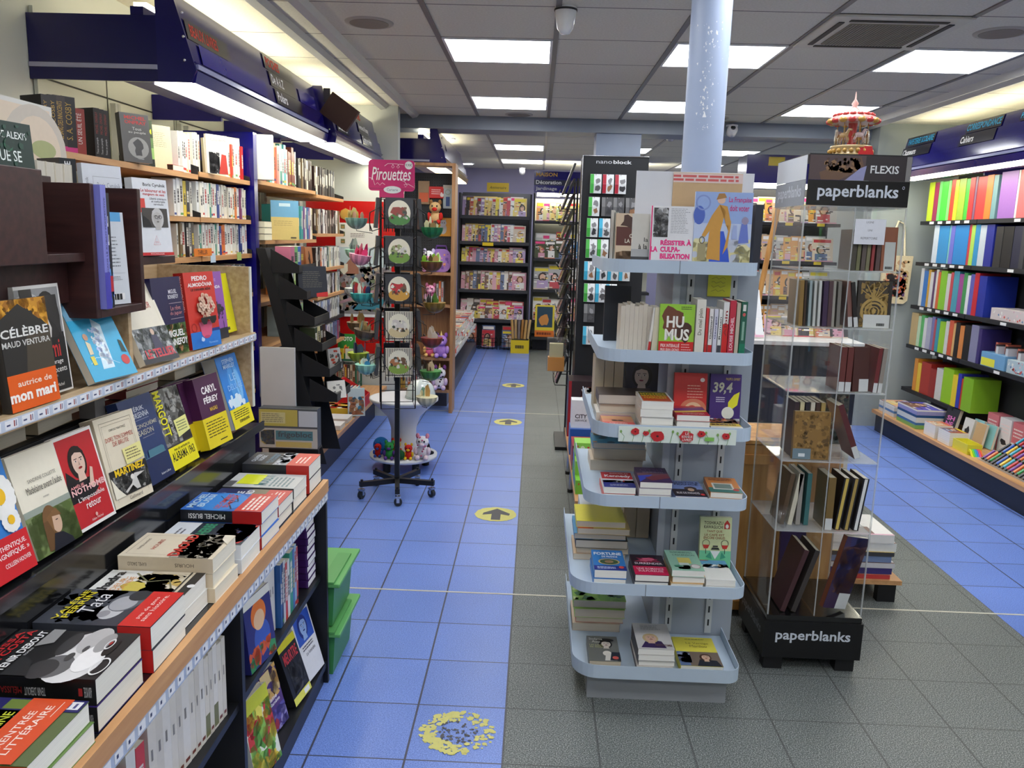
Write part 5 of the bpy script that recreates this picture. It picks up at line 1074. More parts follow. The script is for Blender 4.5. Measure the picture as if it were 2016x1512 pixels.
for side in range(4):
    for k, z in enumerate(ROWS):
        m_ = MB(); m_.M = Matrix.Rotation(side*PI/2+.22, 4, 'Z'); y = -CH-.004; zb = z-.005
        for x in (-.075, -.025, .025, .075): m_.tube([(x, y, zb+.01), (x, y-.045, zb-.006), (x, y-.058, zb+.03)], R_, KK, 6)
        for sx in (-1, 1): m_.tube([(sx*.095, y, zb+.13), (sx*.09, y-.056, zb+.1), (sx*.06, y-.06, zb+.06), (sx*.06, y-.056, zb-.006)], R_, KK, 6)
        m_.tube([(-.075, y-.058, zb+.03), (.075, y-.058, zb+.03)], R_, KK, 6); m_.build('pocket', 'paint', t)
# header sign
def rrect(x0, z0, x1, z1, r_, n=5):
    pts = []
    for cx, cz, a0 in ((x1-r_, z0+r_, -PI/2), (x1-r_, z1-r_, 0), (x0+r_, z1-r_, PI/2), (x0+r_, z0+r_, PI)):
        for i in range(n+1): a = a0+PI/2*i/n; pts.append((cx+r_*math.cos(a), cz+r_*math.sin(a)))
    return pts
PK = (206, 62, 122)
pts = rrect(-.152, 1.815, .11, 1.985, .02)
mb = MB(); mb.prism([(p[1], p[0]) for p in pts], 'y', -.1, -.096, PK); mb.box(-.09, -.1, 1.775, .05, -.096, 1.816, PK); sg = mb.build('header_sign', 'gloss', t)
A = Art((-.152, -.1, 1.815), (.262, 0, 0), (0, 0, .17), .0008, .0003); A.part('price_disc').ell(.87, .84, .085, .13, (235, 236, 238)); A.text('9,90€', .8, .79, .94, .89, (30, 30, 40), .0, part='price'); A.part('curls')
A.stroke([(.35, .8), (.42, .88), (.52, .88), (.56, .78), (.53, .74), (.5, .78), (.54, .88), (.64, .87), (.67, .78), (.64, .74), (.61, .78), (.66, .87), (.76, .86)], .014, (244, 214, 228)); A.stroke([(.02, .42), (.1, .38), (.14, .18), (.2, .26), (.25, .18), (.3, .26), (.36, .2)], .014, (244, 214, 228)); A.stroke([(.68, .36), (.78, .32), (.84, .2), (.8, .14), (.77, .22), (.86, .24), (.98, .14)], .014, (244, 214, 228)); A.rect(.02, .07, .98, .085, (150, 40, 90))
A.part('brand_oval').ell(.52, .04, .19, .12, (226, 232, 238)); A.text('Carterie', .4, .0, .64, .08, (90, 110, 140), .0, part='oval_lettering'); A.text('Pirouettes', .07, .34, .92, .76, (248, 240, 246), .01, .25, part='sign_lettering'); A.done(sg)
# pop-up cards in the pockets
def a_card(seed, bw):
    r_ = random.Random(seed); hill = [(70, 130, 60), (110, 150, 60), (200, 150, 60), (206, 190, 150), (130, 160, 70)][seed % 5]; fig = [(150, 60, 50), (150, 160, 110), (190, 40, 50), (206, 200, 196), (170, 110, 70)][seed % 5]
    def f(A):
        A.rect(0, 0, 1, 1, (38, 40, 48) if not bw else (226, 222, 206))
        if bw:
            for k in range(16): A.rect(k/16+.01, .02, k/16+.035, .98, (44, 44, 48))
        A.ell(.5, .5, .4, .42, (228, 224, 206), 26); A.ell(.5, .3, .38, .2, hill, 22)
        A.part('card_picture').blob(.4, .56, .2, .16, fig, seed, 11, .35); A.blob(.66, .52, .12, .14, (206, 204, 200) if seed % 2 else (110, 80, 60), seed+9, 9, .4); A.speck(.2, .3, .8, .7, 18, [(120, 90, 70), (226, 222, 214), (60, 70, 60), fig], seed, .05)
    return f
for side in range(4):
    for k, z in enumerate(ROWS):
        M = Matrix.Translation((CX_, CY_, 0)) @ Matrix.Rotation(side*PI/2+.22, 4, 'Z') @ Matrix.Translation((-.078, -CH-.04, z+.009)) @ Matrix.Rotation(math.radians(-5), 4, 'X')
        o = thing('greeting_card', '', 'greeting card', group=None); o.matrix_world = M
        MB().box(0, 0, 0, .156, .022, .17, (70, 70, 74)).build('card_pack', 'print', o)
        A = Art((0, 0, 0), (.156, 0, 0), (0, 0, .17)); A.cur = 'card_front'; a_card(side*5+k, k >= 3)(A); A.done(o)
        tag(o, '%s pocket of pop-up cards on the %s side of the carousel' % (('top', 'second', 'third', 'fourth', 'lowest')[k], ('front', 'right', 'rear', 'left')[side]), 'greeting card')
def popup(x, y, z, bowl, label, fig, tilt=0, r_=.063, disc=None):
    x += math.copysign(.028, x-CX_); o = thing('popup_card', label, 'pop-up card', (x, y, z)); T = Matrix.Rotation(tilt, 4, 'Y')
    mb = MB(); mb.M = T; pr = [(r_*math.sin(PI/2*i/7)+.0005, -r_*math.cos(PI/2*i/7)) for i in range(8)]; n = 20; vs = []; fs = []; m_ = len(pr)
    for q, zz in pr: vs += [(q*math.cos(2*PI*k/n), q*math.sin(2*PI*k/n), zz) for k in range(n)]
    for i in range(m_-1):
        for k in range(n): mb.add([vs[i*n+k], vs[i*n+(k+1) % n], vs[(i+1)*n+(k+1) % n], vs[(i+1)*n+k]], [(0, 1, 2, 3)], bowl if k % 2 else tuple(int(v*.82) for v in bowl))
    mb.build('bowl', 'print', o)
    mb = MB(); mb.M = T; mb.lathe([(r_*1.03, -.002), (r_*1.03, .0)], disc or tuple(min(255, int(v*1.25)) for v in bowl), 22); mb.build('rim_disc', 'print', o)
    r2 = random.Random(len(label)*7+int(z*1000)); mb = MB(); mb.M = T
    for i in range(9):
        a = r2.random()*6.28; q = r_*.7*r2.random(); h = .02+.05*r2.random(); w_ = .008+.014*r2.random(); u, v = math.cos(a+1), math.sin(a+1); px, py = q*math.cos(a), q*math.sin(a); c = fig[r2.randrange(len(fig))]
        pts = [(-w_, 0), (w_, 0), (w_*1.2, h*.5), (w_*.4, h), (-w_*.5, h*.9), (-w_*1.1, h*.5)]
        mb.add([(px+e*u-.0006*v, py+e*v+.0006*u, zz) for e, zz in pts]+[(px+e*u+.0006*v, py+e*v-.0006*u, zz) for e, zz in pts], [(0, 1, 2, 3, 4, 5), (11, 10, 9, 8, 7, 6)]+[(j, (j+1) % 6, 6+(j+1) % 6, 6+j) for j in range(6)], c)
    mb.build('cut_out_figures', 'print', o)
    mb = MB(); tx = CX_+math.copysign(CH+.05, x-CX_); mb.tube([(0, 0, -r_), (0, 0, -r_-.008), (tx-x, CY_-y, -r_-.02)], .002, KK, 5); mb.build('holder_wire', 'paint', o)
LFT = CX_-.17; 
popup(-.952, 1.27, 1.66, (120, 160, 150), 'open teal and olive pop-up bowl card at the upper left of the carousel', [(206, 190, 120), (190, 150, 130), (214, 196, 60), (150, 180, 170)], 0)
popup(-.93, 1.27, 1.455, (226, 150, 180), 'open pink pop-up bowl card with flowers on the left of the carousel', [(226, 60, 120), (240, 120, 160), (200, 30, 90)], .15)
popup(-.925, 1.27, 1.235, (60, 160, 160), 'open teal pop-up bowl card with a sailing boat on the left of the carousel', [(236, 232, 226), (190, 50, 60), (236, 232, 226), (40, 60, 110)], 0)
popup(-.905, 1.27, 1.02, (90, 76, 64), 'open brown pop-up bowl card in clear wrap on the left of the carousel', [(190, 170, 130), (120, 150, 140), (170, 140, 90)], .2)
popup(-.9, 1.27, .82, (150, 206, 190), 'open mint pop-up bowl card with balloons on the left of the carousel', [(226, 236, 232), (60, 130, 180), (200, 150, 60), (230, 232, 230)], 0)
popup(-1.0, 1.46, 1.25, (206, 210, 212), 'open white pop-up bowl card with a unicorn at the back left of the carousel', [(240, 240, 238), (190, 220, 214), (150, 110, 80)], 0)
popup(-1.0, 1.46, 1.48, (150, 200, 180), 'open pale green pop-up bowl card at the back left of the carousel', [(150, 160, 160), (110, 114, 120)], 0)
popup(-.99, 1.46, 1.045, (110, 86, 60), 'open bronze pop-up bowl card at the back left of the carousel', [(170, 140, 90), (110, 90, 60), (190, 160, 110)], 0)
popup(-.985, 1.46, .86, (170, 190, 60), 'open lime pop-up bowl card at the lower back left of the carousel', [(70, 60, 110), (120, 130, 60), (90, 110, 150)], 0)
popup(-.575, 1.27, 1.62, (24, 110, 70), 'open dark green pop-up bowl card at the upper right of the carousel', [(206, 196, 160), (150, 120, 80), (226, 226, 222), (80, 60, 40)], 0)
popup(-.575, 1.27, 1.43, (104, 64, 40), 'open brown and lime pop-up bowl card on the right of the carousel', [(226, 220, 190), (180, 140, 90), (140, 190, 50), (90, 60, 40)], 0, disc=(140, 190, 60))
popup(-.555, 1.27, 1.195, (120, 96, 40), 'open olive pop-up bowl card with a red barn on the right of the carousel', [(180, 40, 36), (230, 228, 222), (40, 40, 40), (90, 130, 60)], 0)
popup(-.57, 1.27, .99, (120, 50, 44), 'open dark red pop-up bowl card with animals on the right of the carousel', [(216, 200, 170), (60, 50, 46), (200, 190, 180)], 0)
popup(-.575, 1.27, .795, (60, 120, 60), 'open leaf green pop-up bowl card at the lower right of the carousel', [(180, 150, 120), (110, 90, 70), (214, 190, 160)], 0)
popup(-.595, 1.27, .64, (206, 200, 170), 'open cream pop-up bowl card at the bottom right of the carousel', [(150, 200, 180), (230, 220, 180), (190, 150, 90)], 0)

# ================================================================== white pedestal with soft toys
t = thing('pedestal_stand', 'white round two-tier pedestal stand behind the card carousel', 'display stand', (-.812, 1.95, 0))
MB().lathe([(.205, .075), (.228, .08), (.23, .1), (.1, .1015), (.085, .2), (.085, .28), (.11, .36), (.19, .44), (.225, .47), (.232, .475), (.232, .49), (.22, .49)], (212, 214, 220), 36).build('stand', 'paint', t)
for a in (.5, 2.6, 4.1, 5.4): MB().lathe([(.025, 0), (.025, .075)], (30, 30, 32), 12, .16*math.cos(a), .16*math.sin(a)).build('foot', 'matte', t)
t = thing('dome', 'pale glass-like dome standing on the white pedestal', 'dome', (-.70, 1.96, .4915)); MB().lathe([(.1, 0), (.1, .03), (.085, .08), (.05, .115), (0, .125)], (206, 216, 216), 24, sy=1).build('shell', 'gloss', t); MB().lathe([(.104, 0), (.104, .012)], (176, 190, 190), 24).build('rim', 'gloss', t)
def plush(x, y, z, c, label, ears=None, c2=None, s=1.0, rz=-PI/2, horn=False, spots=None, cat='soft toy', group=None):
    o = thing('soft_toy', label, cat, (x, y, z), rz+PI/2, group); c2 = c2 or c
    q = lambda p: tuple(v*s for v in p)
    MB().ball(q((0, 0, .05)), q((.045, .04, .05)), c).build('body', 'plush', o)
    mb = MB().ball(q((0, -.012, .125)), q((.045, .042, .042)), c); hd = mb.build('head', 'plush', o)
    MB().ball(q((0, -.048, .112)), q((.02, .016, .015)), c2, 10, 6).build('muzzle', 'plush', hd)
    for sx in (-1, 1):
        MB().ball(q((sx*.018, -.05, .135)), q((.006, .005, .008)), (20, 20, 24), 8, 6).build('eye', 'gloss', hd)
        MB().ball(q((sx*.034, 0, .165)), q((.014, .008, .02)), ears or c2, 8, 6).build('ear', 'plush', hd)
        MB().ball(q((sx*.045, -.02, .06)), q((.016, .018, .03)), c2, 8, 6).build('arm', 'plush', o)
        MB().ball(q((sx*.03, -.045, .018)), q((.018, .028, .018)), c2, 8, 6).build('foot', 'plush', o)
    if horn: MB().lathe([(.01*s, 0), (0, .04*s)], (226, 200, 120), 8, 0, -.02*s, .162*s).build('horn', 'gloss', hd)
    if spots:
        r_ = random.Random(5)
        for b_, (ctr, rad) in (('body', ((0, 0, .05), (.045, .04, .05))), ('head', ((0, -.012, .125), (.045, .042, .042)))):
            sp = MB()
            for k in range(9):
                a, e = -PI/2+r_.uniform(-1.3, 1.3), r_.uniform(-.9, 1.1); d = V((math.cos(e)*math.cos(a), math.cos(e)*math.sin(a), math.sin(e)))
                sp.ball([s*(ctr[i]+rad[i]*d[i]) for i in range(3)], .007*s, spots, 6, 4)
            sp.build('spots', 'plush', o)
    return o
PB = .1025
plush(-.665, 1.82, PB, (232, 228, 232), 'white soft toy with pink spots sitting at the right of the pedestal base', (226, 150, 170), (236, 214, 222), .95, spots=(206, 110, 140))
plush(-.965, 1.83, PB, (196, 44, 40), 'small red and blue soft toy at the left of the pedestal base', (60, 80, 160), (60, 80, 160), .55)
plush(-.88, 1.785, PB, (52, 140, 70), 'green soft toy with white mark on the pedestal base', (60, 150, 80), (90, 60, 130), .7)
plush(-.845, 1.85, PB, (226, 200, 60), 'yellow soft toy leaning on the white pedestal stem', (200, 60, 50), (206, 70, 60), .7)
plush(-.755, 1.80, PB, (206, 50, 44), 'red soft toy with yellow trim on the pedestal base', (236, 190, 50), (236, 190, 50), .6)
t = thing('ball', 'blue soft ball at the left of the pedestal base', 'ball', (-.965, 1.935, PB)); MB().ball((0, 0, .055), .054, (40, 110, 180), 18, 12).build('ball', 'plush', t)
t = thing('ball', 'dark green soft ball in the middle of the pedestal base', 'ball', (-.81, 1.765, PB)); MB().ball((0, 0, .036), .035, (36, 84, 50), 18, 12).build('ball', 'plush', t)
t = thing('hat', 'black pointed soft hat behind the white spotted toy', 'hat', (-.655, 1.96, .1025)); MB().lathe([(.05, 0), (.05, .008), (.03, .012), (.02, .06), (.005, .09)], (34, 36, 44), 14).build('cone', 'plush', t)

# ================================================================== wooden toy bookcase
t = thing('toy_bookcase', 'wooden bookcase with black pegboard back full of soft toys', 'bookcase', (-.95, 3.7, 0))
WX0, WX1 = -.32, .29
def wb(n, x0, y0, z0, x1, y1, z1, mat='case_wood', c=(160, 120, 80)): return MB().box(x0, y0, z0, x1, y1, z1, c).build(n, mat, t)
wb('side_panel', WX1-.03, 0, 0, WX1, .22, 2.15); wb('side_panel', WX0, 0, 0, WX0+.03, .22, 2.15); wb('top_panel', WX0, 0, 2.1505, WX1, .22, 2.175); wb('pegboard', WX0+.03, .16, 1.25, WX1-.03, .175, 2.1, 'matte', (52, 54, 58)); wb('back_panel', WX0+.03, .205, .2, WX1-.03, .22, 1.25)
hl = MB()
for i in range(26):
    for j in range(36): hl.box(WX0+.04+i*.0205, .1592, 1.27+j*.0225, WX0+.046+i*.0205, .16, 1.276+j*.0225, (18, 18, 20))
hl.build('peg_holes', 'matte', t)
for z in (1.25, .97, .5, .21): wb('shelf_board', WX0+.03, 0, z-.025, WX1-.03, .2, z)
BX = -.95
def hung(x, z, w_, h, c, label, cat, draw, name='hanging_pack', y=3.835, mat='print'):
    o = thing(name, label, cat, (x, y, z)); MB().box(-w_/2, 0, 0, w_/2, .02, h, c).build('body', mat, o, .004); A = Art((-w_/2, 0, 0), (w_, 0, 0), (0, 0, h), .0006, .0004); A.cur = 'print'; draw(A); A.done(o); MB().tube([(0, .01, h), (0, .02, h+.012)], .003, (200, 200, 200), 5).build('hook', 'metal', o); return o
hung(-.775, 1.56, .14, .16, (226, 160, 50), 'orange bag with a grey cat figure on the pegboard', 'bag', lambda A: (A.ell(.5, .4, .22, .28, (190, 190, 190)), A.ell(.5, .72, .2, .16, (200, 200, 200)), A.poly([(.33, .8), (.36, .95), (.45, .84)], (190, 190, 190)), A.poly([(.67, .8), (.64, .95), (.55, .84)], (190, 190, 190)), A.ell(.43, .73, .03, .03, (60, 60, 60)), A.ell(.57, .73, .03, .03, (60, 60, 60))), 'bag')
hung(-.738, 1.8, .085, .2, (190, 206, 216), 'pale blister pack at the upper right of the pegboard', 'pack', lambda A: (A.rect(0, .85, 1, 1, (200, 196, 186)), A.ring(.5, .7, .3, .12, .3, (170, 180, 170)), A.rect(.3, .1, .7, .5, (60, 90, 160))))
hung(-.84, 1.885, .14, .1, (206, 40, 44), 'red card header hanging above the teddy on the pegboard', 'card', lambda A: (A.lines(.2, .3, .8, .8, 3, (240, 200, 200), 3), A.blob(.85, .3, .1, .2, (240, 220, 220), 2)))
hung(-.95, 1.83, .1, .2, (150, 120, 90), 'brown packet on the pegboard behind the pink sign', 'pack', lambda A: A.rect(.1, .1, .9, .5, (206, 90, 50)))
plush(-.84, 3.78, 1.66, (206, 170, 120), 'tan teddy in a red outfit hung on the pegboard', (150, 110, 70), (206, 50, 44), 1.15)
t2 = thing('lunch_bag', 'lilac rounded lunch bag with spots on the bookcase shelf', 'bag', (-.785, 3.8, 1.2515)); pts = rrect(-.085, 0, .085, .2, .06); MB().prism([(p[1], p[0]) for p in pts], 'y', -.03, .03, (170, 130, 206)).build('body', 'gloss', t2); MB().tube([(-.05, 0, .19), (-.04, 0, .225), (.04, 0, .225), (.05, 0, .19)], .008, (110, 80, 150), 8).build('handle', 'plush', t2)
A = Art((-.085, -.03, 0), (.17, 0, 0), (0, 0, .2), .0006, .0004); A.cur = 'spots'; A.speck(.1, .1, .9, .8, 14, [(120, 80, 170), (226, 160, 120), (226, 140, 190)], 3, .06); A.done(t2)
plush(-.885, 3.735, 1.2515, (236, 236, 240), 'white soft toy with pink muzzle on the top bookcase shelf', (200, 190, 226), (236, 170, 200), 1.1)
plush(-.87, 3.76, .9715, (226, 160, 190), 'round pink dotted soft toy on the middle bookcase shelf', (210, 130, 170), (230, 180, 205), 1.0, spots=(190, 80, 130))
plush(-.765, 3.73, .5015, (170, 130, 210), 'purple unicorn soft toy on the lower bookcase shelf', (150, 100, 190), (190, 150, 220), 1.2, horn=True)
plush(-.87, 3.76, .5015, (230, 110, 150), 'bright pink flamingo soft toy on the lower bookcase shelf', (230, 160, 90), (236, 190, 120), 1.0)
plush(-.775, 3.735, .2115, (232, 230, 236), 'white and black spotted unicorn toy on the lowest bookcase shelf', (150, 90, 170), (214, 190, 222), 1.2, horn=True, spots=(30, 30, 34))
for zz, xs_l in ((.9715, (-.80, -.72)), (.5015, (-1.2, -1.0)), (.2115, (-1.2, -.9))):
    x = xs_l[0]; q = random.Random(int(zz*100)); i = 0
    while x < xs_l[1]-.02:
        mini(spine_out(x, 3.745, zz, -90), .14, .17+.03*q.random(), .018, MIXED[q.randrange(len(MIXED))], 'x', 'picture books on the wooden toy bookcase', seed=i+int(zz*1000), name='picture_book', cat='picture book')['label'] = '%s picture book from the left, %s wooden bookcase shelf' % (ORD[i], {.9715: 'second', .5015: 'third', .2115: 'lowest'}[zz]); x += .022; i += 1

# ================================================================== partition: red paper, posters, children's corner
t = thing('gift_paper', 'glossy red gift-paper panel pinned to the white partition', 'panel', (-1.9, 3.488, .55)); MB().box(.01, 0, 0, .76, .01, 1.28, (190, 26, 26)).build('paper', 'gloss', t)
t = thing('ornament_print', 'gold bauble printed at the top of the red paper panel', 'bauble', (-1.555, 3.483, 1.72)); MB().lathe([(0, -.05), (.04, -.03), (.05, 0), (.04, .03), (0, .05)], (206, 160, 80), 16, sy=.06).build('bauble', 'gloss', t)
t = thing('notice', 'white notice sheet with three small pictures on the red panel', 'notice', (-1.64, 3.48, 1.45)); MB().box(0, 0, 0, .36, .005, .2, (226, 224, 218)).build('sheet', 'print', t)
A = Art((0, 0, 0), (.36, 0, 0), (0, 0, .2), .0006, .0004); A.cur = 'pictures'
for v in (.75, .45, .15): A.rect(.12, v, .22, v+.18, (120, 124, 80)); A.rect(.14, v+.04, .2, v+.1, (190, 140, 90))
A.lines(.35, .4, .7, .6, 3, (120, 100, 100), 3, .3); A.done(t)
t = thing('poster', 'illustrated city poster with blue roofs pinned below the white notice', 'poster', (-1.63, 3.478, .865)); MB().box(0, 0, 0, .46, .006, .585, (190, 206, 210)).build('sheet', 'print', t)
A = Art((0, 0, 0), (.46, 0, 0), (0, 0, .585), .0006, .0003); A.cur = 'picture'; A.rect(0, .0, 1, .72, (140, 136, 140)); A.speck(.02, .08, .98, .74, 240, [(110, 104, 110), (170, 160, 160), (120, 130, 100), (190, 176, 150), (90, 110, 130), (150, 100, 90)], 3, .035); A.poly([(.1, .62), (.4, .62), (.4, .7), (.25, .84), (.1, .7)], (160, 110, 90)); A.poly([(.3, .1), (.8, .12), (.9, .26), (.5, .3)], (60, 130, 150)); A.stroke([(.05, .2), (.4, .3), (.9, .44)], .04, (190, 150, 160)); A.poly([(.06, .76), (.2, .76), (.2, .66), (.13, .6), (.06, .66)], (226, 220, 200)); A.rect(0, 0, 1, .04, (226, 228, 230)); A.done(t)
t = thing('book_trolley', 'small dark green two-tier book trolley in front of the partition', 'trolley', (-1.6, 3.2, .281))
for x in (0, .18):
    for y in (0, .2): MB().box(x, y, 0, x+.012, y+.012, .255, (30, 100, 80)).build('leg', 'paint', t)
MB().box(-.01, -.01, .245, .2, .22, .258, (24, 90, 70)).build('top_shelf', 'paint', t); MB().box(0, 0, .03, .19, .21, .04, (24, 90, 70)).build('low_shelf', 'paint', t)
def a_toto(A): A.text('TOTO', .15, .7, .85, .88, (240, 240, 236), .03); A.poly([(.35, .2), (.6, .16), (.66, .5), (.55, .44), (.48, .56), (.36, .5)], (226, 150, 60)); A.ell(.5, .4, .1, .06, (200, 60, 40))
book(stand(-1.575, 3.24, .541, -90, 6), .145, .2, .02, (52, 140, 60), 'green children book lettered TOTO standing on the small trolley', art=a_toto)
for i, (x, c, l) in enumerate(((-1.6, (226, 206, 50), 'yellow'), (-1.5, (206, 206, 190), 'pale green heart'))): book(stand(x, 3.195, .541, -90, 4), .085, .085, .015, c, '%s mini board book in front of the green book on the trolley' % l, art=(lambda A: (A.ell(.5, .5, .32, .25, (150, 40, 50)), A.ell(.5, .5, .12, .1, (240, 240, 240)))) if i == 0 else (lambda A: A.ell(.5, .5, .32, .3, (150, 180, 90))))
for i, c in enumerate(((226, 226, 220), (90, 140, 110), (220, 214, 200), (130, 40, 40), (60, 60, 60), (200, 190, 170), (120, 80, 60))): mini(spine_out(-1.56+.023*i, 3.21, .322, -90), .13, .17, .02, c, 'picture book, %s from the left on the small green trolley' % ORD[i], 'picture books on the small green trolley', seed=i+700, name='picture_book', cat='picture book')
t = thing('book_box', 'red cardboard box of children booklets on the left deck', 'box', (-1.4, 2.52, .281)); RB = (196, 34, 40)
mb = MB(); mb.prism([(0, 0), (0, .2), (.09, .2), (.19, 0)][::-1], 'y', 0, .005, RB) if False else None
MB().box(0, 0, 0, .2, .2, .008, RB).build('bottom', 'print', t)
for y in (0, .192): MB().prism([(.008, 0), (.008, .2), (.08, .2), (.2, 0)][::-1], 'y', y, y+.008, RB).build('side', 'print', t)
MB().box(.192, .008, .008, .2, .192, .08, RB).build('front', 'print', t); MB().box(0, .008, .008, .008, .192, .2, RB).build('back', 'print', t)
for i, c in enumerate(((120, 170, 190), (206, 206, 200), (90, 130, 170), (200, 120, 100), (220, 226, 230))): mini(stand(-1.245-.026*i, 2.545, .29, 0, 12), .15, .13, .012, c, 'children booklet, %s from the front in the red box' % ORD[i], 'booklets in the red box', seed=i+720, name='picture_book', cat='picture book')
book(stand(-1.25, 2.2, .2815, -70, 6), .12, .2, .03, (190, 206, 214), 'light blue children book standing on the left deck', art=lambda A: A.speck(.05, .05, .95, .7, 30, [(170, 110, 80), (60, 120, 150), (200, 160, 120)], 3, .1))
for i, (y, c, w_) in enumerate(((2.24, (214, 190, 70), .2), (2.0, (214, 216, 222), .16), (1.8, (226, 226, 228), .14))): book(flat(-1.21, y, .2815+(.05, .03, .03)[i], 180), w_, .26-.03*i, (.05, .03, .03)[i], c, ('colourful picture book lying on the left deck', 'pale blue book lying on the left deck', 'white book lying on the left deck nearest the tray display')[i], art=(lambda A: A.speck(.02, .02, .98, .98, 40, [(90, 150, 60), (206, 60, 50), (240, 240, 230), (226, 160, 60)], 3, .12)) if i == 0 else None)

# ================================================================== far magazine walls
PALM = [(206, 190, 170), (190, 70, 80), (226, 200, 120), (170, 150, 190), (226, 226, 222), (120, 90, 80), (206, 150, 170), (90, 110, 150), (230, 214, 90), (60, 56, 60), (200, 120, 90), (220, 170, 190)]
def magazine(M, w_, h, seed, label, group=None, base=None, th=.006, name='magazine', cat='magazine'):
    r_ = random.Random(seed); b_ = base or PALM[r_.randrange(len(PALM))]; m_ = MB(); e_ = b_ if .015 < th < .044 else PGW; m_.box(0, 0, 0, w_, th, h, b_, cols=(b_, e_, b_, b_, e_, e_)); y = -.0002
    def q(u0, v0, u1, v1, c):
        nonlocal y
        m_.quad((w_*u0, y, h*v0), (w_*u1, y, h*v0), (w_*u1, y, h*v1), (w_*u0, y, h*v1), c); y -= .00004
    def el(u, v, a, e, c):
        nonlocal y
        m_.add([(w_*(u+a*math.cos(k*PI/6)), y, h*(v+e*math.sin(k*PI/6))) for k in range(12)], [tuple(range(12))], c); y -= .00004
    t1 = PALM[r_.randrange(len(PALM))]; hair = [(60, 40, 30), (190, 150, 90), (120, 70, 40), (30, 26, 26)][r_.randrange(4)]
    q(.06, .82, .9, .95, (236, 232, 230) if r_.random() < .5 else [(200, 40, 50), (230, 60, 130), (226, 206, 50)][r_.randrange(3)])
    cu = r_.uniform(.35, .65); cv = r_.uniform(.45, .62); el(cu, cv, .24, .2, hair); el(cu, cv-.01, .15, .14, (214, 172, 146)); q(cu-.3, .0, cu+.3, cv-.16, t1); q(.0, .0, 1, .05, PALM[r_.randrange(12)])
    for k in range(12): u, v = r_.uniform(.0, .7), r_.uniform(.04, .76); q(u, v, min(1, u+r_.uniform(.08, .32)), v+r_.uniform(.025, .07), [PALM[r_.randrange(len(PALM))], (40, 36, 38), (236, 234, 230)][r_.randrange(3)])
    o = m_.build(name, 'print'); o.matrix_world = lift(M, w_, h, th); return tag(o, label, cat, group)
def mag_row(where, group, x0, x1, z, y, n, seed, h=.27, w_=.2, lean=12, pal=None):
    cy = int(w_/max(.01, (x1-w_-x0)/max(1, n-1)))+2
    for i in range(n):
        x = x0+(x1-w_-x0)*i/max(1, n-1); r_ = random.Random(seed*50+i)
        magazine(stand(x, y+.0042*(n-1-i), z+.0006, -90, lean), w_*r_.uniform(.85, 1), h*r_.uniform(.86, 1), seed*50+i, th=.003, label='%s magazine from the left, %s' % (ORD[i], where), group=group, base=pal[r_.randrange(len(pal))] if pal else None)
t = thing('magazine_rack', 'tall dark wall rack of magazines at the end of the blue aisle', 'magazine rack', (-.56, 8.2, 0))
MB().box(-.455, .12, 0, .5, .16, 2.16, (86, 88, 92)).build('back_panel', 'matte', t)
for x in (-.48, .5): MB().box(x-.0, -.2, 0, x+.025, .16, 2.14, (44, 46, 54)).build('side_panel', 'matte', t)
ZF = (1.825, 1.475, 1.195, .815, .4)
for z in ZF: MB().box(-.455, -.22, z-.03, .5, .1, z, (58, 60, 66)).build('shelf_board', 'matte', t); MB().box(-.455, -.222, z-.03, .5, -.2195, z+.015, (58, 60, 66)).build('shelf_lip', 'matte', t)
FR = 'far magazine rack'
for k, (z, n, nm) in enumerate(zip(ZF, (15, 17, 15, 14, 9), ('top row of the '+FR, 'second row of the '+FR, 'third row of the '+FR, 'fourth row of the '+FR, 'fifth row of the '+FR))):
    mag_row(nm, 'magazines on the '+nm, -1.0, -.08, z, 8.04, n, 100+k, h=(.29, .27, .225, .29, .3)[k])
    if k == 4: mag_row('front of fifth row, '+FR, 'magazines on the front of the fifth row', -.75, -.09, z+.016, 7.985, 6, 120, h=.2, w_=.15, lean=5)
for i, x in enumerate((-.96, -.70, -.42)):
    o = thing('wire_basket', 'low wire basket of magazines on the floor, %s from the left' % ORD[i], 'basket', (x, 7.9, 0), 0, 'wire baskets below the far magazine rack'); mb = MB()
    for z in (.02, .1, .16): mb.tube([(0, 0, z), (.24, 0, z), (.24, .12, z), (0, .12, z)], .004, KK, 5, closed=True)
    for xx in (0, .06, .12, .18, .24): mb.tube([(xx, 0, .0), (xx, 0, .16)], .004, KK, 5)
    mb.build('wires', 'paint', o)
    for j in range(2): magazine(stand(x+.025, 7.91+.045*j, .03, -90, 5), .18, .3 if j else .24, 800+i*3+j, 'magazine in the %s low wire basket, %s' % (ORD[i], ('front', 'back')[j]), 'magazines in the low wire baskets')
t = thing('bin', 'yellow cardboard bin of rolled papers on the floor by the far rack', 'bin', (-.26, 7.6, 0)); YB = (226, 200, 30); MB().box(0, 0, 0, .25, .2, .18, YB).build('box', 'print', t); MB().box(.01, .005, .1805, .24, .195, .19, (60, 56, 40)).build('opening', 'matte', t)
A = Art((0, 0, 0), (.25, 0, 0), (0, 0, .18)); A.cur = 'print'; A.lines(.25, .35, .75, .65, 1, (60, 50, 20), 3, .8); A.done(t)
for i in range(6):
    o = thing('paper_roll', 'wrapped paper roll in the yellow bin, %s from the left' % ORD[i], 'paper roll', (-.235+.04*i, 7.66+.05*(i % 2), .191), 0, 'paper rolls in the yellow bin'); MB().tube([(0, 0, 0), (.01*(i-2), .03, .26)], .019, [(190, 150, 90), (200, 170, 120), (120, 110, 110), (180, 130, 70)][i % 4], 10).build('roll', 'print', o)
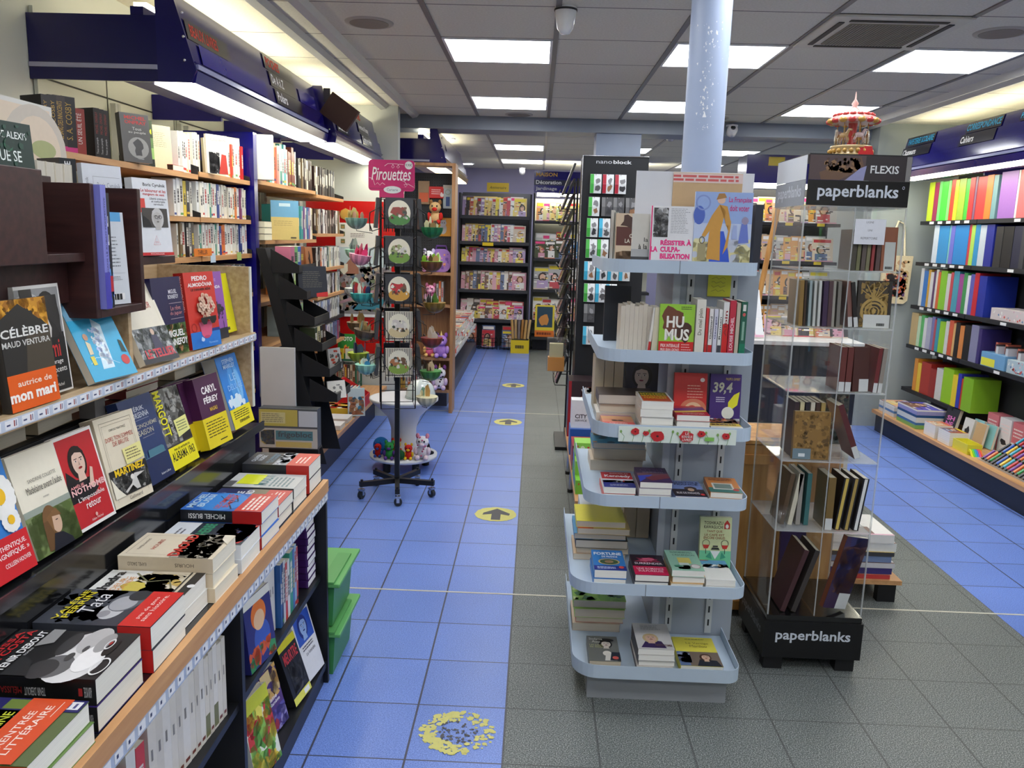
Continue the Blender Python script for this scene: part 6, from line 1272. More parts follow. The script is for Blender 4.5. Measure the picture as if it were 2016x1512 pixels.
t = thing('wall_sign', 'small yellow sign reading Anniversaire above the far magazine rack', 'sign', (-.66, 8.06, 2.165)); MB().box(0, 0, 0, .3, .012, .12, (230, 196, 40)).build('board', 'print', t); A = Art((0, 0, 0), (.3, 0, 0), (0, 0, .12), .0006); A.text('Anniversaire', .12, .32, .88, .62, (60, 50, 20), .0, .3, part='sign_lettering'); A.done(t)
o = thing('price_tag', 'yellow label on the second shelf edge of the far magazine rack', 'label'); o.location = (-.7, 7.975, 1.43); MB().box(0, 0, 0, .15, .003, .045, (236, 206, 30)).build('card', 'print', o)
t = thing('magazine_rack', 'dark rack of home magazines under the MAISON sign', 'magazine rack', (.33, 8.2, 0))
MB().box(-.34, .12, 0, 1.3, .16, 2.1, (190, 190, 176)).build('back_panel', 'wall', t)
MB().box(-.345, -.18, 0, -.32, .16, 2.16, (30, 31, 36)).build('side_panel', 'matte', t)
ZM = (1.79, 1.28, .85, .42, .2)
for z in ZM: MB().box(-.318, -.2 if z > .3 else -.34, z-.035, 1.3, .1, z, (44, 46, 50)).build('shelf_board', 'matte', t)
MB().box(-.3, -.15, 0, 1.3, .1, .15, (20, 24, 40)).build('plinth', 'paint', t)
MB().box(-.345, -.22, 2.165, 1.3, -.1, 2.45, (24, 16, 110)).build('sign_box', 'gloss', t); MB().box(-.3, -.16, 2.13, 1.3, .1, 2.16, (255, 250, 230)).build('light_diffuser', 'tube', t)
A = Art((-.345, -.22, 2.165), (1.645, 0, 0), (0, 0, .285), .001, .0006); A.cur = 'rails'; A.rect(0, .34, 1, .36, (60, 60, 150)); A.rect(0, .62, 1, .63, (60, 60, 150)); A.rect(.0, .35, .42, .6, (24, 26, 60)); A.text('MAISON', .015, .76, .19, .94, (222, 170, 60), .02, part='sign_lettering'); A.text('Décoration', .015, .4, .225, .58, WHT, .02, part='sign_lettering'); A.text('Jardinage', .015, .08, .19, .28, (200, 200, 210), .01, part='sign_lettering'); A.done(t)
HR = 'MAISON sign rack'
mag_row('top row of the '+HR, 'magazines on the top row under the MAISON sign', .03, .95, ZM[0], 8.04, 9, 130, h=.28, pal=[(200, 196, 120), (214, 206, 150), (190, 200, 140), (226, 160, 90)])
mag_row('back of the second row of the '+HR, 'magazines on the second row under the MAISON sign', .03, .9, ZM[1]+.0, 8.13, 8, 131, h=.38, lean=4, pal=[(226, 226, 222), (206, 206, 204), (190, 60, 60)])
mag_row('front of the second row of the '+HR, 'books on the second row under the MAISON sign', .02, .62, ZM[1], 8.02, 4, 132, h=.26, w_=.17, lean=6, pal=[(226, 110, 50), (60, 70, 40), (60, 130, 190)])
mag_row('third row of the '+HR, 'magazines on the third row under the MAISON sign', .02, .9, ZM[2], 8.04, 4, 133, h=.36, w_=.27, pal=[(206, 204, 200), (190, 196, 196), (170, 170, 170)])
mag_row('fourth row of the '+HR, 'magazines on the fourth row under the MAISON sign', .02, .9, ZM[3], 8.04, 6, 134, h=.33, w_=.24, pal=[(206, 200, 196), (190, 150, 150), (226, 226, 220)])
def a_box(A): A.rect(.1, .3, .9, .95, (40, 70, 90)); A.blob(.5, .55, .25, .2, (206, 140, 70), 4, 12, .3); A.rect(0, 0, 1, .2, (226, 120, 40)); A.lines(.1, .05, .9, .15, 1, (120, 50, 20), 3, .8)
book(stand(.06, 7.9, .2005, -90, 3), .27, .44, .04, (226, 206, 60), 'yellow and orange boxed book standing low on the rack under the MAISON sign', art=a_box, cat='book')
STUFF.build('pocket_book', 'print', None); _s = bpy.data.objects['pocket_book']; tag(_s, 'small pocket books filling the far left shelves between the divider and the red panel', 'book', 'far pocket books', 'stuff')

# left side of the back aisle: low ledge with magazine piles
t = thing('aisle_shelf', 'pale low ledge of magazines along the left of the back aisle', 'shelf', (-.9, 4.0, 0))
MB().box(-.2, 0, 0, .16, 3.7, .12, (70, 72, 84)).build('plinth', 'paint', t); MB().box(-.22, 0, .35, .16, 3.7, .38, (200, 200, 200)).build('deck', 'paint', t); MB().box(-.24, 0, .12, -.21, 3.7, 2.1, (170, 168, 180)).build('back_panel', 'paint', t); MB().box(.13, .4, .38, .16, .43, 1.2, (206, 206, 206)).build('upright', 'paint', t)
for i in range(9):
    y = 4.1+.36*i; z = .381
    for j in range(5): magazine(flat(-.735-.01*(j % 2), y+.004*j, z+.045*(j+1), 180), .24, .3, 900+i*5+j, '%s magazine in the %s pile from the front on the back-aisle ledge' % (('bottom', 'second', 'middle', 'fourth', 'top')[j], ORD[i]), 'magazine piles on the back-aisle ledge', th=.0445, base=[(226, 224, 220), (206, 200, 196), (200, 90, 80), (214, 206, 190)][(i+j) % 4])
t = thing('leaflet', 'orange leaflet standing at the corner of the back-aisle ledge', 'leaflet', (-.735, 4.02, 1.0)); MB().box(-.06, 0, 0, .06, .02, .25, (222, 100, 50)).build('sheet', 'print', t); MB().box(-.062, 0, -.6195, -.05, .02, 0, (190, 190, 190)).build('post', 'paint', t)

# ================================================================== leaflet rack, toy pegboard and low toy table right of the aisle
t = thing('brochure_rack', 'tall black wire rack of tilted brochures beside the aisle', 'brochure rack', (.24, 2.55, 0)); mb = MB()
for y in (0, .5): mb.tube([(.09, y, .02), (.09, y, 2.0)], .008, KK, 6)
for k in range(14):
    z = .5+.107*k; mb.tube([(.09, 0, z), (-.02, 0, z), (-.03, 0, z+.03), (-.03, .5, z+.03), (-.02, .5, z), (.09, .5, z)], .004, KK, 5)
mb.box(.0, 0, 0, .12, .5, .025, KK); mb.build('frame', 'paint', t)
for k in range(14):
    z = .506+.107*k
    for j in range(2): magazine(stand(.225, 2.57+.24*j, z, 180, 20) @ Matrix.Translation((-.2, 0, 0)), .2, .22, 1000+2*k+j, 'dark-edged brochure, %s from the bottom, %s column of the black wire rack' % (ORD[k], ('near', 'far')[j]), 'brochures in the black wire rack', base=[(40, 40, 42), (60, 60, 62), (84, 80, 56), (50, 34, 34)][(k+j) % 4], th=.0155, name='brochure', cat='brochure')
o = thing('gift_bag', 'clear bag of yellow and orange toys hanging low on the brochure rack', 'bag', (.23, 2.5, .62)); mb = MB(); mb.box(-.07, -.04, 0, .05, .04, .1, (226, 150, 50)); mb.box(-.06, -.03, .1005, .04, .03, .2, (206, 196, 150)); mb.build('contents', 'print', o); MB().box(-.08, -.045, -.004, .06, .045, .24, (230, 230, 230)).build('wrap', 'cellophane', o)
t = thing('toy_pegboard', 'tall black pegboard stand lettered nanoblock hung with small toy packs', 'display stand', (.56, 2.05, 0))
MB().box(-.225, 0, 0, .2, .3, 2.11, (28, 30, 34)).build('panel', 'paint', t); MB().tube([(-.228, -.004, .9), (-.228, -.004, 2.112), (.2, -.004, 2.112)], .004, (206, 208, 212), 6).build('edge_trim', 'metal', t)
A = Art((-.225, 0, 0), (.425, 0, 0), (0, 0, 2.11), .0008, .0003); A.text('nano', .2, .978, .44, .986, (200, 204, 210), .0, part='sign_lettering'); A.text('block', .46, .978, .74, .989, (226, 228, 232), .02, part='sign_lettering'); A.cur = 'peg_slots'
for v in (.955, .948):
    for k in range(12): A.rect(.2+.05*k, v, .212+.05*k, v+.0015, (12, 12, 14))
A.done(t)
GR, BL, RE, GY = (70, 170, 70), (60, 170, 206), (170, 36, 54), (110, 110, 112)
PK_ = [(2.0, ((.42, GR), (.5, RE), (.58, RE))), (1.855, ((.415, GR), (.5, GY), (.575, GY), (.655, GY))), (1.72, ((.41, GR), (.49, BL))), (1.585, ((.41, GR), (.485, GR))), (1.44, ((.405, BL), (.485, BL), (.56, BL), (.635, BL))), (1.295, ((.41, GR), (.485, BL), (.555, BL))), (1.16, ((.415, GY),)), (1.01, ((.415, BL),))]
cn_ = {GR: 'green', BL: 'blue', RE: 'red', GY: 'clear grey'}
for r_i, (z, l) in enumerate(PK_):
    for j, (x, c) in enumerate(l):
        o = thing('toy_pack', '%s-striped toy pack, %s from left, %s pegboard row from the top' % (cn_[c], ORD[j], ORD[r_i]), 'toy pack', (x, 2.02, z-.128), 0, 'small toy packs on the black pegboard')
        MB().prism([(-.012, 0), (.012, 0), (.02, .06), (.004, .122), (-.004, .122), (-.02, .06)], 'x', -.036, .036, (222, 226, 228) if c != GY else (90, 90, 92)).build('bag', 'gloss', o)
        A = Art((-.036, -.0135, .002), (.072, 0, 0), (0, -.007, .057), .0006); A.cur = 'bag_print'; A.rect(0, 0, .32, 1, c); A.blob(.65, .55, .22, .35, [(90, 90, 92), (150, 110, 80), (60, 60, 64)][(r_i+j) % 3], r_i*7+j, 10, .4)
        A2 = Art((-.036, -.0205, .06), (.072, 0, 0), (0, .0155, .061), .0006); A2.cur = 'bag_print'; A2.rect(0, 0, .32, 1, c); A2.blob(.66, .3, .2, .3, (120, 120, 124), r_i*5+j, 9, .4); A.done(o); A2.done(o); MB().tube([(0, .0265, .118), (0, -.01, .118)], .003, (190, 190, 190), 5).build('hook', 'metal', o)
t = thing('toy_table', 'low beech table on metal legs with toys, left of the grey book stand', 'table', (.4, 1.25, 0))
MB().box(-.115, -.8, .275, .2, .79, .3, (190, 140, 92)).build('tabletop', 'beech', t)
for y in (-.3, .3, .7): MB().tube([(-.07, y, .275), (-.085, y-.02, .0)], .014, (200, 202, 206), 10).build('leg', 'metal', t); MB().lathe([(.018, 0), (.018, .02)], (20, 20, 20), 10, -.085, y-.02).build('foot', 'matte', t)
def bx(x0, y0, z0, x1, y1, z1, c, label, cat, name, draw=None, front=(0, -1)):
    o = thing(name, label, cat, ((x0+x1)/2, y0, z0)); w_, d, h = x1-x0, y1-y0, z1-z0; MB().box(-w_/2, 0, 0, w_/2, d, h, c).build('carton', 'print', o)
    if draw: A = Art((-w_/2, 0, 0), (w_, 0, 0), (0, 0, h), .0006); A.cur = 'carton_print'; draw(A); A.done(o)
    return o
bx(.29, 1.78, .3005, .45, 2.02, .67, (44, 30, 34), 'tall black and red boxed construction toy standing at the far end of the toy table', 'toy box', 'toy_box', lambda A: (A.rect(0, 0, .12, 1, (150, 30, 36)), A.speck(.5, .3, .95, .9, 16, [(150, 70, 50), (206, 206, 206), (90, 40, 40)], 3, .08)))
bx(.292, 1.35, .4605, .41, 1.45, .63, (232, 234, 238), 'white carton lettered CITY SERVICE on the toy table', 'carton', 'carton', lambda A: (A.text('CITY', .2, .35, .8, .5, (30, 34, 44), .02), A.text('SERVICE', .2, .24, .8, .31, (30, 34, 44), .01)))
bx(.288, 1.32, .3005, .46, 1.5, .46, (40, 90, 170), 'blue box under the white carton on the toy table', 'box', 'toy_box')
bx(.29, 1.0, .3005, .45, 1.22, .44, (150, 24, 30), 'dark red game box with orange figures on the toy table', 'game box', 'game_box', lambda A: (A.speck(.05, .45, .95, .95, 16, [(226, 180, 50), (206, 110, 40), (200, 200, 210)], 3, .12), A.text('Jeu', .1, .15, .5, .35, WHT, .02)))
for i, (y, z, c) in enumerate(((.82, .3005, (90, 190, 90)), (.69, .3005, (60, 110, 190)), (.56, .3005, (120, 190, 60)), (.8, .3735, (60, 120, 200)), (.66, .3735, (140, 200, 70)), (.76, .4465, (150, 206, 90)))):
    bx(.29, y, z, .42, y+.12, z+.072, c, '%s toy packet, %s in the heap at the near end of the toy table' % (cname(c), ORD[i]), 'toy packet', 'toy_packet', lambda A, c=c: A.speck(.1, .1, .9, .9, 8, [(226, 230, 200), (40, 70, 140), (200, 50, 60)], 3, .14))
# ================================================================== pale grey end display with lipped shelves
t = thing('gondola_display', 'pale grey metal end display with rounded lipped shelves of books', 'book display', (.53, -.4, 0))
GO = (.53, -.4)
SH = [  # left x, right x, front y, shelf surface z, lip top z
    (.225, .8, -.862, .118, .152), (.205, .795, -.862, .425, .452), (.243, .795, -.805, .715, .742), (.262, .795, -.785, .95, .982), (.272, .79, -.745, 1.2, 1.228), (.277, .794, -.70, 1.495, 1.524)]
SILV = (186, 202, 218)
def outline(x0, x1, yf, yb, rl=.09, rr=.05, n=7):
    pts = []
    for cx, r_, a0 in ((x0+rl, rl, PI), (x1-rr, rr, 1.5*PI)):
        for i in range(n+1): a = a0+PI/2*i/n; pts.append((cx+r_*math.cos(a), yf+r_+r_*math.sin(a)))
    return [(x0, yb)]+pts+[(x1, -.545)]
for i, (x0, x1, yf, z, zl) in enumerate(SH):
    o = outline(x0, x1, yf, -.1); mb = MB(); full = outline(x0+.0035, x1-.0035, yf+.0035, -.1)+[(.54, -.545), (.54, -.1)]
    mb.prism([(p[0]-GO[0], p[1]-GO[1]) for p in full], 'z', z-.012, z, SILV); sh = mb.build('shelf', 'paint', t)
    mb = MB(); q = [V((p[0]-GO[0], p[1]-GO[1], 0)) for p in o]; n = len(q); vs = []
    for k in range(n):
        d = (q[min(k+1, n-1)]-q[max(k-1, 0)]).normalized(); nn = V((d.y, -d.x, 0)); 
        for off, zz in ((.0, z-.014), (0, zl), (-.0025, zl), (-.0025, z-.014)): vs.append(q[k]+nn*off+V((0, 0, zz)))
    fs = []
    for k in range(n-1):
        a, b_ = 4*k, 4*k+4; fs += [(a+j, b_+j, b_+(j+1) % 4, a+(j+1) % 4) for j in range(4)]
    mb.add(vs, fs+[(0, 1, 2, 3), (4*n-1, 4*n-2, 4*n-3, 4*n-4)], SILV); mb.build('lip', 'paint', sh)
    if i in (1, 2, 5): MB().box(x0+.25-GO[0], yf-.0006-GO[1], z-.014, x0+.252-GO[0], yf+.0005-GO[1], zl, (90, 96, 106)).build('seam', 'matte', sh)
def gb(n, x0, y0, z0, x1, y1, z1, c=(168, 176, 186), mat='paint', p=None): return MB().box(x0-GO[0], y0-GO[1], z0, x1-GO[0], y1-GO[1], z1, c).build(n, mat, p or t)
gb('plinth', .28, -.81, 0, .765, -.12, .1, (150, 154, 158)); gb('front_panel', .541, -.54, .1, .835, -.525, 1.49, (160, 168, 178)); gb('side_panel', .541, -.525, .1, .555, -.1, 1.49, (160, 168, 178)); gb('corner_post', .535, -.552, .1, .56, -.541, 1.488, (184, 190, 198))
gb('end_panel', .822, -.525, .1, .836, -.1, 1.49, (160, 168, 178))
for x in (.585, .735):
    u = MB().box(x-GO[0], -.549-GO[1], .13, x+.024-GO[0], -.5405-GO[1], 1.48, (196, 200, 200)); st = u.build('slotted_strip', 'paint', t); sl = MB()
    for k in range(25): sl.box(x+.009-GO[0], -.5496-GO[1], .16+.053*k, x+.015-GO[0], -.5485-GO[1], .185+.053*k, (30, 32, 36))
    sl.build('slots', 'matte', st)
t = thing('shelf_banner', 'white paper banner with red poppies stuck on the middle grey shelf lip', 'banner', (.345, -.7885, .925)); MB().box(0, -.002, 0, .39, .0, .052, (222, 232, 222)).build('paper', 'print', t)
A = Art((0, -.002, 0), (.39, 0, 0), (0, 0, .052), .0005, .0002); A.cur = 'poppies'
for k in range(12): u = .04+.08*k; A.stroke([(u, .0), (u+.01, .35), (u+.02*(k % 3-1), .6+.1*(k % 2))], .03, (110, 150, 90)); A.ell(u+.02*(k % 3-1), .66+.1*(k % 2), .01, .1, (130, 170, 90))
for u, v, s_ in ((.14, .7, .036), (.23, .6, .026), (.33, .45, .055), (.58, .48, .06), (.7, .7, .034), (.91, .6, .034)): A.blob(u, v, s_, s_*6.2, (196, 40, 46), int(u*100), 12, .15); A.ell(u, v, s_*.2, s_*1.2, (60, 24, 30))
A.rect(.73, .25, .81, .5, (130, 190, 90)); A.text('LE\nBONHEUR\nLIVRES', .535, .2, .625, .78, (240, 226, 222), .01); A.done(t)

def gflat(x, z0, n, w_, h, t_, cover, label, under, art, yf, ps=90, spine=None, pages=PGW, uc=None, group='copies stacked on the grey display', jit=.004, y=None):
    def mk_top(M): book(M, w_, h, t_, cover, label, spine=spine, pages=pages, art=art)
    return stack(n, mk_top, x, yf+.028 if y is None else y, z0+.0006, t_, ps, w_, h, uc or cover, under, group, spine=spine, pages=pages, jit=jit)
def ttl(A, s, c, v0=.6, v1=.85, b=.015): A.text(s, .1, v0, .9, v1, c, b)
# bottom shelf
def a_auci(A): A.ell(.6, .3, .14, .1, (226, 222, 212)); A.poly([(.5, .02), (.9, .02), (.78, .3), (.56, .3)], (222, 218, 210)); A.face(.6, .68, .12, (206, 196, 184), (24, 24, 24), .3, (120, 60, 60)); A.ell(.6, .82, .28, .07, (24, 24, 24)); A.poly([(.66, .02), (1, .02), (1, .34), (.74, .34)], (30, 36, 50)); A.ell(.84, .12, .1, .06, (206, 90, 80)); A.text('Stefania\nAuci', .06, .7, .5, .9, (206, 206, 200), .0); A.text('Les Lions\nde Sicile', .06, .5, .5, .64, (190, 190, 130), .0)
gflat(.282, .119, 1, .11, .178, .034, (110, 112, 108), 'grey novel with a woman in black hat, bottom grey shelf', '', a_auci, SH[0][2], pages=(206, 194, 172))
def a_goth(A): A.rect(0, 0, 1, .6, (214, 210, 206)); A.poly([(.1, .05), (.8, .05), (.7, .3), (.3, .36)], (60, 40, 90)); A.face(.42, .42, .13, (222, 180, 156), (206, 180, 130), .2); A.lines(.2, .72, .8, .92, 4, (130, 130, 130), 4, .3); A.text('NOTHOMB', .5, .1, .96, .18, (120, 90, 80), .02)
gflat(.447, .119, 4, .126, .19, .021, (206, 202, 196), 'pale grey novel with a fair-haired woman topping a stack of four, bottom shelf', 'pale grey novel, * in the bottom-shelf stack of four', a_goth, SH[0][2], spine=(60, 50, 56))
def a_vert(A): A.rect(0, 0, 1, .48, (120, 104, 90)); A.rect(0, .0, .25, .48, (100, 120, 160)); A.poly([(.4, 0), (.98, 0), (.9, .2), (.5, .22)], (26, 28, 44)); A.face(.66, .3, .09, (214, 176, 150), (80, 50, 34), .2); A.speck(0, .1, .3, .45, 14, [(150, 160, 190), (90, 90, 110)], 3, .08); A.text('Le Vertige\nMarilou', .3, .62, .85, .8, (140, 124, 40), .0); A.lines(.3, .88, .8, .93, 1, (140, 130, 60), 3)
gflat(.597, .119, 1, .147, .205, .03, (232, 220, 80), 'yellow novel with a portrait photo on the bottom grey shelf', '', a_vert, SH[0][2])
# side stacks on the left flank of each shelf
def side_stack(z, items, y=-.5, x=.24, where=''):
    zz = z+.0006
    for i, (c, t_, w_, h, art, l) in enumerate(items):
        book(flat(x+.006*((i*5) % 3), y+.01*((i*3) % 2), zz+t_, 90), w_, h, t_, c, l, art=art, pages=(206, 196, 178) if c[0] > 150 else (196, 190, 180), spine=c); zz += t_+.0006
GN = (150, 200, 80)
side_stack(.118, [((206, 190, 170), .03, .18, .2, None, 'cream paperback lowest in the left pile on the bottom grey shelf'), ((190, 90, 90), .024, .18, .2, lambda A: (A.rect(0, 0, .3, 1, (180, 40, 50)), A.rect(.42, 0, 1, 1, (60, 110, 130)), A.rect(.42, .2, .9, .8, (190, 150, 140))), 'red and teal pocket book in the left pile on the bottom grey shelf'), ((170, 210, 110), .034, .19, .2, None, 'thick pale paperback, second from top in the bottom left pile'), (GN, .03, .2, .2, lambda A: A.speck(0, 0, 1, 1, 40, [(120, 180, 60), (206, 226, 150), (60, 120, 60)], 3, .1), 'bright green leafy book topping the bottom left pile')], y=-.55, x=.236)
# fifth shelf (second from the floor)
def a_fort(A): A.text('FORTUNE', .06, .74, .94, .88, (236, 240, 244), .03); A.text('DE FRANCE', .3, .62, .8, .7, (226, 232, 240), .02); A.ell(.5, .4, .3, .12, (60, 90, 60)); A.ring(.5, .4, .34, .15, .15, (190, 170, 110)); A.ell(.5, .4, .14, .07, (150, 120, 90)); A.rect(0, 0, 1, .2, (30, 40, 130)); A.ell(.85, .14, .08, .06, (206, 70, 60)); A.lines(.1, .04, .7, .16, 2, (210, 220, 240), 3)
gflat(.284, .426, 2, .11, .178, .03, (40, 120, 196), 'bright blue pocket novel on the second grey shelf from the floor', 'blue pocket novel under the bright blue one', a_fort, SH[1][2])
def a_surr(A): A.rect(0, 0, 1, .42, (206, 30, 80)); A.blob(.5, .72, .34, .14, (140, 40, 70), 3, 18, .4); A.blob(.5, .74, .2, .08, (200, 90, 120), 5, 14, .4); A.text('SURRENDER', .08, .5, .92, .6, (226, 214, 222), .01); A.text('UNE ROMANCE\nSULFUREUSE', .1, .14, .9, .34, (244, 200, 214), .01)
gflat(.422, .426, 2, .115, .178, .024, (40, 26, 40), 'black and raspberry novel lettered SURRENDER on the second grey shelf', 'grey novel under the black and raspberry one', a_surr, SH[1][2], uc=(90, 90, 96))
def a_asc(A): A.text("L'ASCENSION", .2, .72, .9, .8, (60, 90, 80), .01); A.lines(.15, .84, .9, .94, 2, (70, 100, 90), 3); A.rect(.3, .34, .7, .62, (220, 206, 110)); A.rect(.3, .2, .6, .36, (206, 220, 214)); A.ell(.78, .2, .15, .1, (226, 226, 222)); A.ring(.78, .2, .15, .1, .12, (190, 120, 140)); A.speck(.1, .05, .6, .25, 12, [(80, 150, 120), (170, 210, 190)], 3, .07)
gflat(.545, .426, 3, .11, .178, .023, (150, 196, 172), 'mint green pocket novel topping a stack of three on the second grey shelf', 'pocket novel, * of the stack under the mint green cover', a_asc, SH[1][2], uc=(214, 180, 130))
def a_whi(A): A.rect(0, .75, 1, 1, (90, 150, 190)); A.speck(0, .6, 1, .8, 20, [(60, 90, 120), (190, 170, 140), (226, 226, 220)], 3, .07); A.rect(0, .97, .4, 1, (190, 40, 40))
gflat(.662, .426, 2, .1, .17, .02, (226, 226, 222), 'white pocket book with a coast picture, right end of the second grey shelf', 'pocket book under the white coast cover', a_whi, SH[1][2], uc=(226, 224, 216))
def a_cafe(A): A.rect(0, 0, 1, .36, (110, 196, 150)); A.text('TOSHIKAZU\nKAWAGUCHI', .12, .78, .72, .92, (60, 56, 44), .015); A.text('TANT QUE\nLE CAFÉ EST\nENCORE CHAUD', .12, .58, .8, .75, (150, 90, 50), .015); A.poly([(.76, .78), (.94, .78), (.94, .88), (.85, .95), (.76, .88)], (196, 50, 40)); A.ell(.85, .83, .05, .04, (240, 236, 226)); 
def a_cafe2(A):
    a_cafe(A)
    for u in (.2, .8): A.ring(u, .5, .12, .07, .12, (40, 40, 40)); A.poly([(u-.11, .47), (u+.11, .47), (u+.06, .4), (u-.06, .4)], (196, 50, 40)); A.rect(u-.01, .3, u+.01, .4, (40, 40, 40))
    A.poly([(.36, .38), (.64, .38), (.6, .42), (.4, .42)], (40, 44, 44)); A.rect(.42, .43, .58, .46, (60, 60, 60)); A.poly([(.34, .36), (.66, .36), (.5, .2)], (226, 230, 226)); A.poly([(.2, .24), (.4, .2), (.34, .34)], (60, 150, 120)); A.poly([(.66, .2), (.84, .24), (.7, .34)], (60, 150, 120))
book(stand(.673, -.655, .426, -90, 8), .112, .19, .02, (212, 220, 168), 'pale green and mint novel with red chairs standing on the second grey shelf', art=a_cafe2)
side_stack(.425, [((196, 170, 140), .022, .19, .19, None, 'tan paperback lowest in the left pile on the second grey shelf'), ((206, 200, 186), .022, .19, .19, None, 'cream paperback second in the left pile on the second grey shelf'), ((44, 44, 46), .03, .19, .19, lambda A: (A.text('CRIME', .5, .3, .9, .5, (190, 186, 160), .01), A.ell(.4, .15, .15, .12, (180, 160, 80)), A.lines(.1, .5, .3, .9, 4, (200, 200, 200), 3)), 'black pocket thriller in the left pile on the second grey shelf'), ((70, 140, 190), .022, .19, .19, None, 'blue pocket book in the left pile on the second grey shelf'), ((222, 190, 120), .022, .19, .19, lambda A: (A.rect(0, 0, .3, 1, (196, 50, 50)), A.ell(.5, .5, .16, .25, (190, 50, 50))), 'red and yellow pocket book in the left pile on the second grey shelf'), ((226, 214, 60), .024, .18, .19, None, 'yellow pocket book topping the left pile on the second grey shelf')], y=-.6, x=.225)
for k in range(2): book(stand(.43+.052*k, -.36, .4265, -90, 0), .05, .19, .13, (196, 180, 154), 'thick book with brown page edges standing at the back of the second grey shelf, %s' % ('left', 'right')[k], pages=(150, 130, 104), group='thick books standing on the left flank of the grey display')
for k, (z_, l, c) in enumerate(((.45, 'yellowed', (206, 196, 150)), (.484, 'blue-striped', (190, 196, 200)))): book(flat(.262, -.32, .4265+.05+.05*k, 90), .2, .18, .049, c, '%s thick book of the rear left pile on the second grey shelf' % l, pages=(206, 194, 160))
# fourth shelf
def a_kenn(A): A.rect(0, .0, 1, .3, (36, 44, 130)); A.rect(0, .55, 1, 1, (190, 40, 44)); A.speck(0, .3, 1, .45, 30, [(60, 70, 110), (206, 60, 60), (226, 226, 230)], 3, .07); A.text('Kennedy', .1, .6, .95, .82, (240, 236, 236), .035); A.text('DOUGLAS', .3, .86, .9, .94, (240, 226, 226), .02); A.lines(.2, .06, .8, .2, 2, (206, 210, 236), 3)
gflat(.308, .716, 2, .108, .178, .022, (226, 226, 230), 'white, red and navy pocket novel lettered Kennedy on the third grey shelf', 'red pocket novel under the one lettered Kennedy', a_kenn, SH[2][2], uc=(214, 80, 66))
def a_otsu(A): A.rect(0, .3, 1, .6, (120, 80, 90)); A.poly([(0, 0), (.5, .5), (0, .4)], (50, 70, 190)); A.poly([(.2, .3), (.9, .55), (1, .3), (.4, .1)], (130, 60, 70)); A.text('OTSU', .14, .72, .86, .9, (120, 70, 130), .0); A.lines(.2, .62, .9, .68, 1, (206, 190, 200), 3)
gflat(.428, .716, 3, .11, .178, .022, (70, 44, 90), 'purple and blue novel topping a stack of three on the third grey shelf', 'pocket novel, * of the stack under the purple and blue cover', a_otsu, SH[2][2], uc=(206, 196, 206))
def a_ana(A): A.rect(0, 0, 1, .45, (44, 34, 40)); A.ell(.6, .5, .2, .12, (70, 50, 44)); A.ell(.6, .42, .1, .1, (206, 170, 140)); A.text('ANATOLE\nFRANCE', .1, .7, .95, .92, (50, 60, 110), .02); A.text('RUE DE PARADIS', .1, .14, .8, .26, (226, 220, 222), .015); A.ell(.88, .12, .07, .06, (206, 60, 60))
gflat(.55, .716, 1, .11, .178, .022, (120, 140, 196), 'periwinkle and dark pocket novel on the third grey shelf', '', a_ana, SH[2][2])
def a_ora(A): A.rect(0, 0, 1, .3, (60, 120, 110)); A.rect(.14, .2, .8, .6, (222, 220, 210)); A.rect(.2, .25, .74, .55, (120, 140, 130)); A.ell(.84, .2, .1, .07, (200, 60, 50)); A.lines(.1, .75, .9, .92, 2, (120, 50, 20), 3)
gflat(.667, .716, 2, .108, .178, .02, (206, 130, 60), 'orange framed pocket novel, right end of the third grey shelf', 'white pocket novel under the orange framed one', a_ora, SH[2][2], uc=(226, 224, 216), ps=86)
side_stack(.715, [((206, 190, 170), .04, .2, .16, None, 'thick cream book lowest in the left pile on the third grey shelf'), ((210, 198, 176), .045, .2, .16, None, 'thick tan book second in the left pile on the third grey shelf'), ((70, 150, 190), .022, .2, .16, lambda A: A.speck(0, 0, 1, 1, 20, [(60, 90, 110), (170, 130, 90), (90, 170, 200)], 3, .1), 'blue landscape book topping the left pile on the third grey shelf')], y=-.42, x=.285)
for k in range(3): book(stand(.3+.05*k, -.3, .7156, -90, 0), .047, .18, .13, (190, 170, 140), 'brown-edged paperback at the back left of the third grey shelf, %s' % ORD[k], pages=(176, 156, 126), group='paperbacks at the back left of the third grey shelf')
# third shelf (poppy banner)
def a_pink(A): A.rect(0, 0, 1, .3, (220, 90, 90)); A.rect(0, .55, 1, .8, (226, 170, 120)); A.rect(0, .8, 1, 1, (190, 130, 160)); A.ell(.4, .42, .1, .05, (60, 40, 40)); A.ell(.58, .42, .1, .05, (60, 40, 40)); A.lines(.2, .08, .8, .24, 2, (244, 214, 206), 3)
gflat(.298, .951, 1, .108, .178, .02, (226, 150, 120), 'salmon pocket novel with two tiny figures on the poppy-banner shelf', '', a_pink, SH[3][2])
def a_harl(A): A.rect(.06, .05, .94, .95, (200, 80, 40)); A.rect(.06, .6, .94, .95, (90, 90, 30)); A.text('MYSTERE\nMYSTERE\nHARLEM', .1, .3, .9, .85, (226, 200, 50), .02)
gflat(.421, .951, 4, .108, .178, .026, (228, 226, 220), 'white-bordered red and yellow novel topping a stack of four by the poppy banner', 'white paperback, * of the stack of four by the poppy banner', a_harl, SH[3][2])
def a_red(A): A.ell(.6, .3, .4, .2, (206, 120, 90)); A.ell(.6, .26, .28, .17, (222, 190, 150)); A.ell(.56, .24, .18, .13, (190, 80, 60)); A.ell(.85, .87, .07, .04, (230, 220, 210)); A.lines(.4, .5, .9, .78, 5, (230, 170, 150), 3, .3); A.rect(.4, .12, 1, .16, (214, 170, 120))
book(stand(.553, -.615, .951, -90, 6), .115, .18, .02, (196, 44, 40), 'red novel with a pale sun circle standing on the poppy-banner shelf', art=a_red)
